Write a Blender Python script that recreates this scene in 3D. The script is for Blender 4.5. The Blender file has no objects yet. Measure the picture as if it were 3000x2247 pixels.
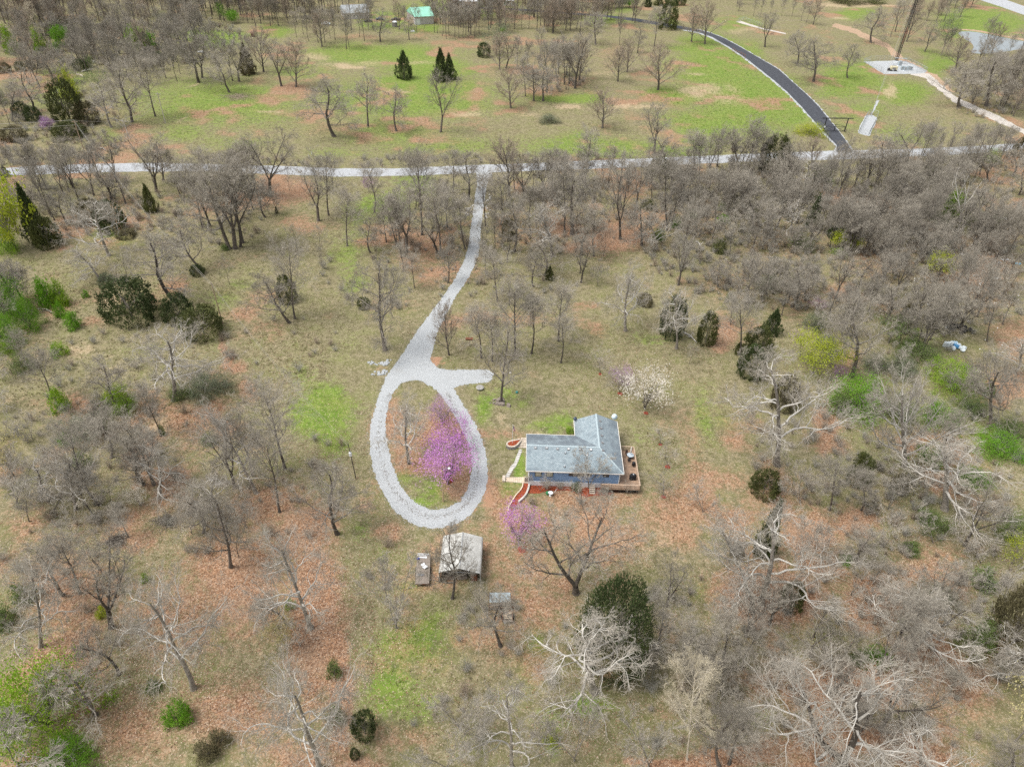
import bpy, bmesh, math, random
import numpy as np
from mathutils import Matrix, Vector
from mathutils.geometry import tessellate_polygon

# ---------------------------------------------------------------- camera, sky, sun, exposure
SC = bpy.context.scene
COL = SC.collection
CX, CY, F, CAMZ = 1500.0, 1123.5, 2084.0, 90.0


def _cam_axes(nx=1410.0, ny=3800.0):
    d = np.array([nx - CX, -(ny - CY), -F])
    d /= np.linalg.norm(d)
    Z = -d
    fw = np.array([0, 0, -1.0])
    Y = fw - fw.dot(Z) * Z
    Y /= np.linalg.norm(Y)
    return np.array([np.cross(Y, Z), Y, Z])


CM = _cam_axes()
cam_d = bpy.data.cameras.new('camera')
cam = bpy.data.objects.new('camera', cam_d)
COL.objects.link(cam)
m4 = Matrix([list(CM[i]) + [0.0] for i in range(3)] + [[0, 0, 0, 1.0]])
m4.translation = Vector((0, 0, CAMZ))
cam.matrix_world = m4
cam_d.sensor_fit = 'HORIZONTAL'
cam_d.sensor_width = 36.0
cam_d.lens = 36.0 * F / 3000.0
cam_d.clip_start = 0.5
cam_d.clip_end = 6000.0
SC.camera = cam

W = bpy.data.worlds.new('World')
SC.world = W
W.use_nodes = True
nt = W.node_tree
bg = nt.nodes['Background']
sky = nt.nodes.new('ShaderNodeTexSky')
sky.sky_type = 'NISHITA'
sky.sun_disc = False
SUN_EL, SUN_AZ = math.radians(62), math.radians(-105)     # azimuth from +Y towards +X
sky.sun_elevation = SUN_EL
sky.sun_rotation = SUN_AZ
sky.air_density = 1.2
sky.dust_density = 3.0
sky.ozone_density = 0.6
hs = nt.nodes.new('ShaderNodeHueSaturation')             # thin overcast: the blue is washed out
hs.inputs['Saturation'].default_value = 0.25
hs.inputs['Value'].default_value = 1.0
nt.links.new(sky.outputs[0], hs.inputs['Color'])
nt.links.new(hs.outputs[0], bg.inputs['Color'])
bg.inputs['Strength'].default_value = 0.115

sd = bpy.data.lights.new('sun', 'SUN')
sd.energy = 1.5
sd.angle = math.radians(28)
sd.color = (1.0, 0.96, 0.9)
sun = bpy.data.objects.new('sun', sd)
COL.objects.link(sun)
sv = Vector((math.sin(SUN_AZ) * math.cos(SUN_EL), math.cos(SUN_AZ) * math.cos(SUN_EL), math.sin(SUN_EL)))
sun.rotation_euler = sv.to_track_quat('Z', 'Y').to_euler()
sun.location = (0, 0, 150)

vs = SC.view_settings
vs.view_transform = 'Standard'
try:
    vs.look = 'None'
except Exception:
    pass
vs.gamma = 1.0
vs.use_curve_mapping = False
vs.exposure = 0.98
SC.render.engine = 'CYCLES'
SC.cycles.use_denoising = False
SC.cycles.max_bounces = 4
SC.cycles.diffuse_bounces = 2
SC.cycles.glossy_bounces = 2
SC.cycles.transparent_max_bounces = 8


# ---------------------------------------------------------------- helpers
def G(x, y, z=0.0):
    """photo pixel -> point on the plane z"""
    w = CM @ np.array([(x - CX) / F, -(y - CY) / F, -1.0])
    t = (z - CAMZ) / w[2]
    return (w[0] * t, w[1] * t, z)


def GA(X, Y):
    w = np.stack([(X - CX) / F, -(Y - CY) / F, -np.ones_like(X)], -1) @ CM.T
    t = -CAMZ / w[..., 2]
    return np.stack([w[..., 0] * t, w[..., 1] * t, np.zeros_like(X)], -1)


def PX(p):
    v = (np.asarray(p, float) - np.array([0, 0, CAMZ])) @ CM
    return CX + F * v[..., 0] / -v[..., 2], CY - F * v[..., 1] / -v[..., 2]


def tag(o, label=None, cat=None, group=None, kind=None):
    for k, v in (('label', label), ('category', cat), ('group', group), ('kind', kind)):
        if v:
            o[k] = v
    return o


def empty(name, loc=(0, 0, 0), rz=0.0, label=None, cat=None, group=None):
    o = bpy.data.objects.new(name, None)
    COL.objects.link(o)
    o.location = loc
    o.rotation_euler = (0, 0, rz)
    o.empty_display_size = 0.3
    return tag(o, label, cat, group)


def link(name, me, parent=None, mat=None, loc=None, rot=None):
    o = bpy.data.objects.new(name, me)
    COL.objects.link(o)
    if mat is not None:
        for m in (mat if isinstance(mat, (list, tuple)) else [mat]):
            me.materials.append(m)
    if parent is not None:
        o.parent = parent
    if loc is not None:
        o.location = loc
    if rot is not None:
        o.rotation_euler = rot
    return o


def np_mesh(name, V, faces_flat, k, smooth=False, mat_idx=None):
    """V (n,3), faces_flat (m,k)"""
    me = bpy.data.meshes.new(name)
    V = np.asarray(V, np.float32)
    Fc = np.asarray(faces_flat, np.int32)
    m = len(Fc)
    me.vertices.add(len(V))
    me.vertices.foreach_set('co', V.ravel())
    me.loops.add(m * k)
    me.loops.foreach_set('vertex_index', Fc.ravel())
    me.polygons.add(m)
    me.polygons.foreach_set('loop_start', np.arange(0, m * k, k, dtype=np.int32))
    me.polygons.foreach_set('loop_total', np.full(m, k, np.int32))
    if smooth:
        me.polygons.foreach_set('use_smooth', np.ones(m, bool))
    if mat_idx is not None:
        me.polygons.foreach_set('material_index', np.asarray(mat_idx, np.int32))
    me.update(calc_edges=True)
    me.validate()
    return me


class MB:
    """collects boxes, tubes and prisms; build() links them as one mesh object"""

    def __init__(self):
        self.v, self.f, self.mi, self.cur = [], [], [], 0

    def poly(self, pts, faces):
        b = len(self.v)
        self.v += [tuple(map(float, p)) for p in pts]
        for f in faces:
            self.f.append([b + i for i in f])
            self.mi.append(self.cur)
        return self

    def box(self, c, s, rz=0.0, rx=0.0, ry=0.0):
        hx, hy, hz = s[0] / 2, s[1] / 2, s[2] / 2
        R = Matrix.Rotation(rz, 3, 'Z') @ Matrix.Rotation(ry, 3, 'Y') @ Matrix.Rotation(rx, 3, 'X')
        P = [R @ Vector((x, y, z)) + Vector(c) for z in (-hz, hz) for y in (-hy, hy) for x in (-hx, hx)]
        return self.poly(P, [(0, 2, 3, 1), (4, 5, 7, 6), (0, 1, 5, 4), (2, 6, 7, 3), (0, 4, 6, 2), (1, 3, 7, 5)])

    def tube(self, pts, r, n=6, cap=True):
        if not isinstance(r, (list, tuple)):
            r = [r] * len(pts)
        pts = [Vector(p) for p in pts]
        P, Fs = [], []
        for i, p in enumerate(pts):
            d = (pts[min(i + 1, len(pts) - 1)] - pts[max(i - 1, 0)]).normalized()
            a = Vector((0, 0, 1)) if abs(d.z) < 0.9 else Vector((1, 0, 0))
            u = d.cross(a).normalized()
            w = d.cross(u)
            for j in range(n):
                t = 2 * math.pi * j / n
                P.append(p + (u * math.cos(t) + w * math.sin(t)) * r[i])
        for i in range(len(pts) - 1):
            for j in range(n):
                k = (j + 1) % n
                Fs.append((i * n + j, i * n + k, (i + 1) * n + k, (i + 1) * n + j))
        if cap:
            Fs.append(tuple(range(n - 1, -1, -1)))
            Fs.append(tuple((len(pts) - 1) * n + j for j in range(n)))
        return self.poly(P, Fs)

    def lathe(self, prof, n=14, c=(0, 0, 0)):
        """prof: [(r,z)...] around z"""
        P, Fs = [], []
        for r, z in prof:
            for j in range(n):
                t = 2 * math.pi * j / n
                P.append((c[0] + r * math.cos(t), c[1] + r * math.sin(t), c[2] + z))
        for i in range(len(prof) - 1):
            for j in range(n):
                k = (j + 1) % n
                Fs.append((i * n + j, i * n + k, (i + 1) * n + k, (i + 1) * n + j))
        Fs.append(tuple(range(n - 1, -1, -1)))
        Fs.append(tuple((len(prof) - 1) * n + j for j in range(n)))
        return self.poly(P, Fs)

    def prism(self, poly, z0, z1):
        n = len(poly)
        P = [(x, y, z0) for x, y in poly] + [(x, y, z1) for x, y in poly]
        Fs = [tuple(range(n - 1, -1, -1)), tuple(range(n, 2 * n))]
        for i in range(n):
            j = (i + 1) % n
            Fs.append((i, j, n + j, n + i))
        return self.poly(P, Fs)

    def mesh(self, name, smooth=False, recalc=True):
        me = bpy.data.meshes.new(name)
        me.from_pydata(self.v, [], self.f)
        if any(self.mi):
            me.polygons.foreach_set('material_index', self.mi)
        if recalc:
            bm = bmesh.new()
            bm.from_mesh(me)
            bmesh.ops.recalc_face_normals(bm, faces=bm.faces)
            bm.to_mesh(me)
            bm.free()
        if smooth:
            me.polygons.foreach_set('use_smooth', [True] * len(me.polygons))
        me.update()
        return me

    def build(self, name, mat, parent=None, loc=None, rot=None, smooth=False, bevel=0.0):
        o = link(name, self.mesh(name, smooth), parent, mat, loc, rot)
        if bevel:
            b = o.modifiers.new('bevel', 'BEVEL')
            b.width = bevel
            b.segments = 2
            b.limit_method = 'ANGLE'
        return o


# ---------------------------------------------------------------- materials
def N(nt, t, **kw):
    n = nt.nodes.new(t)
    for k, v in kw.items():
        setattr(n, k, v)
    return n


def new_mat(name):
    m = bpy.data.materials.new(name)
    m.use_nodes = True
    t = m.node_tree
    return m, t, t.nodes['Principled BSDF']


def mix(t, fac, a, b, mode='MIX'):
    n = t.nodes.new('ShaderNodeMix')
    n.data_type = 'RGBA'
    n.blend_type = mode
    for sock, v in ((n.inputs[0], fac), (n.inputs[6], a), (n.inputs[7], b)):
        if isinstance(v, (int, float)):
            sock.default_value = v
        elif isinstance(v, (tuple, list)):
            sock.default_value = (v[0], v[1], v[2], 1.0)
        else:
            t.links.new(v, sock)
    return n.outputs[2]


def math_n(t, op, a, b=0.0, clamp=False):
    n = t.nodes.new('ShaderNodeMath')
    n.operation = op
    n.use_clamp = clamp
    for s, v in ((n.inputs[0], a), (n.inputs[1], b)):
        if isinstance(v, (int, float)):
            s.default_value = v
        else:
            t.links.new(v, s)
    return n.outputs[0]


def noise(t, scale, detail=3.0, rough=0.55, coord='Object', vec=None):
    n = t.nodes.new('ShaderNodeTexNoise')
    n.inputs['Scale'].default_value = scale
    n.inputs['Detail'].default_value = detail
    n.inputs['Roughness'].default_value = rough
    if vec is None:
        tc = t.nodes.new('ShaderNodeTexCoord')
        vec = tc.outputs[coord]
    t.links.new(vec, n.inputs['Vector'])
    return n.outputs['Fac']


def ramp(t, v, lo, hi):
    n = t.nodes.new('ShaderNodeMapRange')
    n.inputs['From Min'].default_value = lo
    n.inputs['From Max'].default_value = hi
    n.interpolation_type = 'SMOOTHSTEP'
    t.links.new(v, n.inputs['Value'])
    return n.outputs['Result']


def simple(name, col, rough=0.8, var=0.25, scale=3.0, metal=0.0, bump=0.0, col2=None, objvar=0.0, spec=0.3):
    """a base colour broken up by two scales of noise (wear, grain), optional bump"""
    m, t, b = new_mat(name)
    n1 = noise(t, scale, 4)
    n2 = noise(t, scale * 9, 3)
    d = tuple(c * (1 - var) for c in col)
    l = tuple(min(1, c * (1 + var)) for c in col) if col2 is None else col2
    c = mix(t, ramp(t, n1, 0.3, 0.7), d, l)
    c = mix(t, math_n(t, 'MULTIPLY', ramp(t, n2, 0.35, 0.75), 0.5), c, mix(t, 0.5, col, l))
    if objvar:
        oi = t.nodes.new('ShaderNodeObjectInfo')
        v = math_n(t, 'ADD', math_n(t, 'MULTIPLY', oi.outputs['Random'], 2 * objvar), 1 - objvar)
        h = t.nodes.new('ShaderNodeHueSaturation')
        t.links.new(v, h.inputs['Value'])
        t.links.new(c, h.inputs['Color'])
        c = h.outputs[0]
    t.links.new(c, b.inputs['Base Color'])
    b.inputs['Roughness'].default_value = rough
    b.inputs['Metallic'].default_value = metal
    b.inputs['Specular IOR Level'].default_value = spec
    if bump:
        bn = t.nodes.new('ShaderNodeBump')
        bn.inputs['Strength'].default_value = bump
        bn.inputs['Distance'].default_value = 0.03
        t.links.new(n2, bn.inputs['Height'])
        t.links.new(bn.outputs[0], b.inputs['Normal'])
    return m


def leaf_mat(name, c1, c2, trans=0.25, scale=1.2, objvar=0.15):
    """thin leaves: two hues by clump, some light let through"""
    m, t, b = new_mat(name)
    n1 = noise(t, scale, 2)
    n2 = noise(t, scale * 14, 1)
    c = mix(t, ramp(t, n1, 0.35, 0.65), c1, c2)
    c = mix(t, math_n(t, 'MULTIPLY', ramp(t, n2, 0.3, 0.8), 0.5), c, tuple(x * 0.55 for x in c1))
    oi = t.nodes.new('ShaderNodeObjectInfo')
    h = t.nodes.new('ShaderNodeHueSaturation')
    t.links.new(math_n(t, 'ADD', math_n(t, 'MULTIPLY', oi.outputs['Random'], 2 * objvar), 1 - objvar), h.inputs['Value'])
    t.links.new(c, h.inputs['Color'])
    t.links.new(h.outputs[0], b.inputs['Base Color'])
    b.inputs['Roughness'].default_value = 0.6
    b.inputs['Specular IOR Level'].default_value = 0.2
    tr = t.nodes.new('ShaderNodeBsdfTranslucent')
    t.links.new(h.outputs[0], tr.inputs['Color'])
    ms = t.nodes.new('ShaderNodeMixShader')
    ms.inputs[0].default_value = trans
    t.links.new(b.outputs[0], ms.inputs[1])
    t.links.new(tr.outputs[0], ms.inputs[2])
    t.links.new(ms.outputs[0], t.nodes['Material Output'].inputs['Surface'])
    return m


M = {}
M['bark_dark'] = simple('bark_dark', (0.115, 0.098, 0.082), 0.95, 0.4, 2.5, bump=0.6, objvar=0.25)
M['bark_grey'] = simple('bark_grey', (0.22, 0.195, 0.165), 0.95, 0.4, 2.5, bump=0.5, objvar=0.2)
M['bark_pale'] = simple('bark_pale', (0.48, 0.455, 0.41), 0.9, 0.25, 1.2, objvar=0.12)
M['bark_cream'] = simple('bark_cream', (0.58, 0.52, 0.42), 0.9, 0.25, 1.5)
M['twig'] = simple('twig', (0.315, 0.285, 0.235), 0.95, 0.25, 0.6, objvar=0.18)
M['twig_pale'] = simple('twig_pale', (0.38, 0.345, 0.29), 0.95, 0.22, 0.6, objvar=0.12)
M['twig_warm'] = simple('twig_warm', (0.34, 0.275, 0.21), 0.95, 0.25, 0.6, objvar=0.12)
M['twig_grey'] = simple('twig_grey', (0.35, 0.335, 0.29), 0.95, 0.22, 0.6, objvar=0.12)
M['twig_cream'] = simple('twig_cream', (0.52, 0.46, 0.34), 0.95, 0.22, 0.6)
# ---------------------------------------------------------------- ground cover by place: (x, y, rx, ry, weight) in photo pixels on the ground plane
GREEN = [(640, 300, 330, 90, .75), (430, 330, 80, 70, .5), (900, 330, 130, 70, .5), (1200, 290, 330, 80, .8), (1250, 200, 160, 50, .9), (1180, 250, 130, 35, 1.0), (1300, 260, 120, 30, .9),
         (1120, 160, 280, 40, .8), (1150, 380, 250, 70, .6), (1300, 430, 300, 40, .6), (1750, 430, 260, 45, .8), (1650, 290, 130, 22, 1.0),
         (1980, 280, 120, 28, 1.0), (2100, 200, 170, 100, .85), (2200, 300, 170, 110, 1.0), (2080, 360, 160, 70, .8), (2000, 430, 160, 45, .7), (2330, 330, 60, 60, .9), (2480, 230, 130, 70, .9),
         (2640, 270, 110, 45, .9), (2520, 330, 130, 70, .6), (2640, 400, 130, 50, .55), (2760, 190, 60, 40, .8), (2720, 160, 60, 30, .6), (2880, 70, 150, 60, 1.0), (2500, 40, 80, 25, .8),
         (170, 235, 95, 35, 1.0), (140, 275, 100, 60, .55), (110, 150, 60, 30, .4), (60, 155, 60, 25, .3), (620, 110, 120, 32, 1.0), (800, 95, 60, 25, .8), (900, 210, 130, 30, .6), (1000, 160, 120, 30, .5),
         (1350, 20, 200, 30, .9), (1120, 60, 80, 30, .9), (1250, 85, 90, 18, .8), (1800, 28, 110, 16, .6), (1760, 60, 90, 22, .7), (1950, 60, 60, 30, .6), (2150, 70, 80, 30, .7), (2060, 140, 100, 60, .8), (2180, 150, 80, 40, .7),
         (540, 390, 140, 40, .6), (700, 420, 160, 40, .5), (330, 400, 70, 45, .5), (1000, 450, 150, 30, .5),
         (1130, 600, 110, 60, .75), (1220, 540, 80, 50, .7), (1050, 640, 60, 90, .55), (1020, 740, 60, 90, .6), (1010, 830, 60, 60, .6), (960, 1185, 95, 80, 1.2), (1000, 1260, 50, 90, .8),
         (900, 1090, 60, 50, .5), (700, 830, 60, 40, .5), (640, 880, 60, 50, .5), (1010, 1000, 60, 80, .35), (240, 700, 60, 30, .4), (330, 700, 90, 40, .7), (200, 800, 90, 50, .3),
         (1280, 1420, 90, 90, .65), (1240, 1470, 60, 40, .7), (1180, 1380, 60, 60, .6), (1400, 1190, 45, 70, .8), (1530, 1160, 50, 30, .5), (1470, 1140, 60, 40, .6), (1480, 1450, 50, 70, 1.0), (1520, 1360, 22, 55, 1.0), (1470, 1530, 30, 20, .7),
         (1590, 1240, 60, 25, .7), (1640, 1220, 60, 30, .7), (1880, 1270, 40, 50, .4), (1900, 1000, 90, 30, .5), (1760, 980, 60, 40, .4), (2060, 1230, 55, 110, .6), (2120, 1240, 60, 60, .5), (2020, 1330, 30, 80, .35),
         (1190, 1720, 50, 30, .6), (1240, 1760, 60, 40, .4), (1220, 1900, 150, 90, .8), (1270, 1850, 60, 70, .7), (1160, 2010, 110, 110, .75), (1230, 2080, 80, 110, .55), (1560, 1900, 60, 70, .7), (1530, 1980, 70, 60, .5),
         (1640, 1960, 60, 40, .5), (1740, 2070, 90, 50, .75), (1630, 2110, 90, 60, .5), (1620, 2190, 40, 60, .7), (1080, 1560, 60, 40, .5), (1120, 1600, 30, 40, .4),
         (2250, 2130, 60, 60, .6), (2180, 2090, 50, 40, .4), (2060, 1740, 40, 40, .5), (2450, 1850, 100, 60, .35), (2620, 1640, 150, 60, .35), (2700, 1250, 250, 170, .45), (2860, 1300, 120, 100, .6), (2800, 1820, 60, 80, .5), (2870, 650, 120, 60, .5), (2700, 620, 60, 60, .4),
         (340, 2030, 70, 60, .5), (450, 2080, 60, 60, .35), (620, 1860, 40, 50, .4), (580, 1760, 60, 40, .35), (80, 1760, 60, 60, .3), (2300, 1050, 130, 40, .3), (2750, 1000, 60, 60, .4), (2050, 1480, 50, 60, .25)]
LITTER = [(800, 1480, 170, 110, .8), (900, 1560, 130, 120, .9), (700, 1700, 260, 200, .9), (930, 1800, 90, 300, 1.1), (1010, 2000, 35, 260, 1.2), (500, 1800, 250, 200, .7), (200, 1750, 200, 200, .8), (230, 1950, 120, 250, .8),
          (400, 2150, 250, 140, .7), (700, 2100, 250, 150, .75), (900, 2200, 160, 80, .8), (1060, 2230, 90, 40, .9), (100, 1550, 120, 100, .6), (300, 1560, 200, 80, .5),
          (2250, 1750, 180, 120, 1.1), (2350, 1560, 110, 80, 1.0), (2480, 1530, 90, 60, .9), (2550, 1750, 150, 110, .9), (2700, 1720, 180, 160, .8), (2420, 2030, 160, 90, 1.0), (2560, 2000, 160, 90, 1.1), (2640, 2190, 200, 70, 1.1),
          (2300, 2010, 200, 90, .7), (2180, 2220, 240, 40, 1.1), (1960, 2235, 160, 22, 1.1), (2000, 2235, 160, 15, .6), (2850, 2000, 130, 130, .8), (2900, 1900, 100, 100, .7), (2940, 1480, 60, 60, .5), (2770, 2130, 90, 60, .7),
          (2450, 1240, 45, 60, 1.2), (2440, 1290, 30, 50, 1.0), (2120, 960, 60, 60, .9), (2100, 1000, 40, 30, .9), (2210, 960, 70, 40, .6), (2500, 1060, 80, 60, .6),
          (1800, 690, 130, 60, 1.1), (1700, 720, 90, 30, .9), (1650, 660, 90, 40, .9), (1900, 640, 160, 40, .7), (1850, 560, 120, 40, .7), (1550, 690, 100, 50, .6), (1500, 640, 60, 60, .5), (1270, 700, 70, 40, .8), (1240, 760, 110, 40, .6), (1330, 780, 60, 30, .7),
          (1350, 950, 80, 40, .7), (1420, 930, 90, 30, .7), (1540, 930, 130, 40, .6), (1170, 900, 120, 50, .4), (800, 560, 90, 60, .9), (860, 560, 60, 50, .9), (900, 660, 110, 40, .7), (650, 620, 130, 60, .5), (330, 590, 120, 40, .6), (420, 640, 90, 50, .6), (260, 520, 60, 30, .3),
          (520, 830, 60, 45, .8), (480, 870, 40, 40, .6), (640, 1010, 16, 30, 1.2), (670, 1060, 22, 36, 1.3), (710, 1090, 30, 22, 1.0), (730, 1150, 30, 40, .9), (700, 1200, 50, 40, .5), (740, 1290, 60, 60, .5), (440, 1240, 50, 40, .8), (240, 1020, 50, 20, .5),
          (1700, 1620, 140, 70, .6), (1800, 1700, 120, 100, .5), (1620, 1640, 60, 70, .6), (1560, 1560, 60, 40, .5), (1160, 1570, 60, 40, .7), (1420, 1540, 50, 30, .6), (1400, 1580, 40, 30, .5), (1500, 1880, 40, 40, .5), (1300, 1740, 60, 30, .4), (1420, 1960, 90, 60, .4), (1480, 2000, 60, 30, .4), (1950, 1850, 70, 120, .5), (1960, 2060, 80, 60, .5), (1080, 1800, 30, 300, .3), (1900, 1640, 90, 60, .35),
          (2060, 640, 160, 90, .55), (2300, 700, 200, 120, .5), (2560, 760, 200, 100, .6), (2850, 800, 160, 110, .8), (2900, 880, 110, 80, .6), (2500, 650, 120, 70, .45), (2150, 830, 150, 80, .5), (2350, 880, 140, 80, .5), (2620, 900, 90, 60, .6), (2960, 1000, 70, 90, .7), (2800, 730, 130, 40, .6), (2900, 700, 100, 40, .8),
          (1380, 480, 30, 20, .3), (960, 370, 110, 30, .5), (1280, 400, 80, 20, .5), (1370, 310, 60, 25, .4), (760, 235, 60, 20, .6), (880, 250, 40, 22, .5), (1600, 270, 110, 22, .7), (1700, 240, 90, 22, .6), (1340, 250, 60, 22, .4), (1780, 190, 60, 60, .4), (1060, 110, 60, 18, .6), (1620, 170, 120, 40, .5), (1800, 150, 60, 40, .5), (2850, 310, 90, 60, .5), (2700, 130, 90, 30, .4), (300, 470, 100, 14, .4), (140, 440, 90, 30, .4), (60, 420, 70, 60, .35), (330, 330, 60, 60, .4)]
STRAW = [(300, 880, 45, 22, 1.2), (240, 1015, 60, 26, .9), (450, 1235, 45, 40, .9), (330, 1060, 90, 40, .5), (120, 1120, 120, 90, .25), (370, 950, 70, 40, .4), (400, 1100, 120, 60, .4), (330, 1000, 110, 60, .4),
         (1010, 195, 60, 10, 1.4), (1070, 180, 70, 12, .7), (1230, 185, 100, 10, .7), (1150, 270, 90, 6, .9), (1370, 330, 50, 12, .9), (1530, 335, 60, 12, .7), (1655, 320, 55, 12, 1.1), (1840, 315, 60, 8, 1.0), (1900, 320, 60, 8, .9), (780, 325, 50, 5, 1.1), (930, 170, 70, 12, .8), (2050, 270, 60, 26, 1.0), (2120, 300, 60, 30, .7), (2150, 260, 50, 20, .7), (2040, 220, 50, 6, .9), (2400, 255, 40, 22, .3), (2610, 265, 24, 30, 1.2), (2580, 300, 40, 12, .6), (2480, 15, 90, 10, 1.8), (2560, 14, 60, 8, 1.5), (2470, 55, 40, 6, 1.0),
         (570, 250, 14, 5, .9), (600, 275, 12, 30, .5), (540, 350, 10, 30, 1.0), (1870, 170, 40, 20, .4), (1780, 215, 60, 12, .6), (2180, 90, 40, 14, .7), (2760, 430, 60, 18, .6), (2790, 320, 50, 20, .5), (330, 540, 90, 10, .6), (300, 505, 140, 6, .6), (120, 190, 100, 14, .7), (40, 180, 50, 20, .6), (930, 310, 60, 10, .3),
         (1000, 1500, 60, 60, .25), (1650, 1150, 130, 40, .45), (1560, 1280, 40, 30, .7), (1470, 1230, 30, 60, .6), (2100, 1160, 80, 80, .35), (1900, 1180, 80, 40, .4), (1950, 1560, 90, 90, .5), (1850, 1580, 90, 60, .5), (2030, 1500, 60, 90, .4), (2080, 1560, 30, 30, .5), (2070, 1090, 90, 80, .35), (2150, 1290, 25, 160, .35), (2080, 1300, 20, 160, .35), (850, 1050, 130, 90, .35), (760, 950, 120, 80, .3), (1050, 1100, 60, 60, .2), (1190, 2140, 60, 60, .3), (560, 2180, 240, 80, .45), (300, 2180, 80, 80, .5), (820, 1930, 70, 130, .4), (290, 2060, 25, 120, .4), (2350, 2235, 120, 14, .6)]
DIRT = [(1420, 1420, 14, 70, .9), (1405, 1330, 10, 60, .6), (1395, 1480, 14, 30, .7), (1290, 1060, 18, 14, 1.3), (1275, 1045, 10, 10, .8), (1120, 1510, 60, 40, .4), (1290, 1500, 70, 8, .9), (1190, 1440, 10, 40, .6), (1110, 1070, 40, 14, .5), (1380, 910, 30, 20, .5), (1290, 790, 30, 14, .7), (248, 464, 14, 4, 1.2), (1460, 650, 14, 30, .7), (1250, 800, 40, 14, .6), (2800, 440, 60, 10, .4), (1560, 1410, 10, 40, .4), (1810, 1310, 8, 20, .6), (1310, 1075, 60, 4, .8), (530, 960, 10, 10, .3), (1350, 930, 30, 14, .6), (1480, 940, 110, 10, .5)]


def wsum(X, Y, L):
    w = np.zeros_like(X)
    for x, y, rx, ry, a in L:
        q = ((X - x) / rx) ** 2 + ((Y - y) / ry) ** 2
        w = np.maximum(w, a * np.exp(-q * 0.9))
    return w


def vnoise(P, sc, seed):
    """cheap smooth value noise on xy"""
    rs = np.random.RandomState(seed)
    T = rs.rand(256, 256)
    q = P[..., :2] * sc
    i = np.floor(q).astype(int)
    f = q - i
    f = f * f * (3 - 2 * f)
    a, b = i[..., 0] % 256, i[..., 1] % 256
    a1, b1 = (a + 1) % 256, (b + 1) % 256
    return (T[a, b] * (1 - f[..., 0]) + T[a1, b] * f[..., 0]) * (1 - f[..., 1]) + (T[a, b1] * (1 - f[..., 0]) + T[a1, b1] * f[..., 0]) * f[..., 1]


def cover(P):
    """cover weights at ground points P (n,3)"""
    X, Y = PX(P)
    bad = P[..., 1] < 12
    X = np.where(bad, 1500, X)
    Y = np.where(bad, 2300, Y)
    d = np.hypot(P[..., 0], P[..., 1])
    wob = 10 + 0 * d
    X = X + (vnoise(P, 0.09, 1) - .5) * 70 + (vnoise(P, 0.4, 2) - .5) * 22
    Y = Y + ((vnoise(P, 0.09, 3) - .5) * 50 + (vnoise(P, 0.4, 4) - .5) * 16) * np.clip(120 / d, .15, 1)
    out = [wsum(X, Y, L) for L in (GREEN, LITTER, STRAW, DIRT)]
    nn = vnoise(P, 0.05, 7) * .6 + vnoise(P, 0.21, 8) * .4
    far = ((Y < 520) | (np.abs(X - 1500) > 1700)).astype(float)
    out[0] = np.maximum(out[0], far * np.clip((nn - .35) * 1.5, 0, .8) * .6)
    out[1] = np.maximum(out[1], np.clip((nn - .45) * 2.2, 0, .75))
    return out


# ground sheet: one grid, fine near the camera and coarser towards the horizon
def spaced(a, b, s0, g, smax):
    r, s = [a], s0
    while r[-1] < b:
        r.append(r[-1] + s)
        s = min(s * g, smax)
    return r


ys = [-4000, -1500, -600, -200, -60, 0, 20] + spaced(30, 660, .42, 1.006, 4.0) + [700, 760, 850, 1000, 1300, 1800, 2600, 4500]
xp = spaced(0, 420, .6, 1.006, 4.0) + [450, 500, 600, 800, 1200, 2000, 4500]
xs = sorted(set([-v for v in xp] + xp))
GX, GY = np.meshgrid(np.array(xs, float), np.array(ys, float))
GP = np.stack([GX, GY, np.zeros_like(GX)], -1).reshape(-1, 3)
nx, ny = len(xs), len(ys)
ii = np.arange(nx * ny).reshape(ny, nx)
Fq = np.stack([ii[:-1, :-1], ii[:-1, 1:], ii[1:, 1:], ii[1:, :-1]], -1).reshape(-1, 4)
gme = np_mesh('ground', GP, Fq, 4)
for nm, w in zip(('green', 'litter', 'straw', 'dirt'), cover(GP)):
    at = gme.attributes.new(nm, 'FLOAT', 'POINT')
    at.data.foreach_set('value', w.astype(np.float32))


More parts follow.
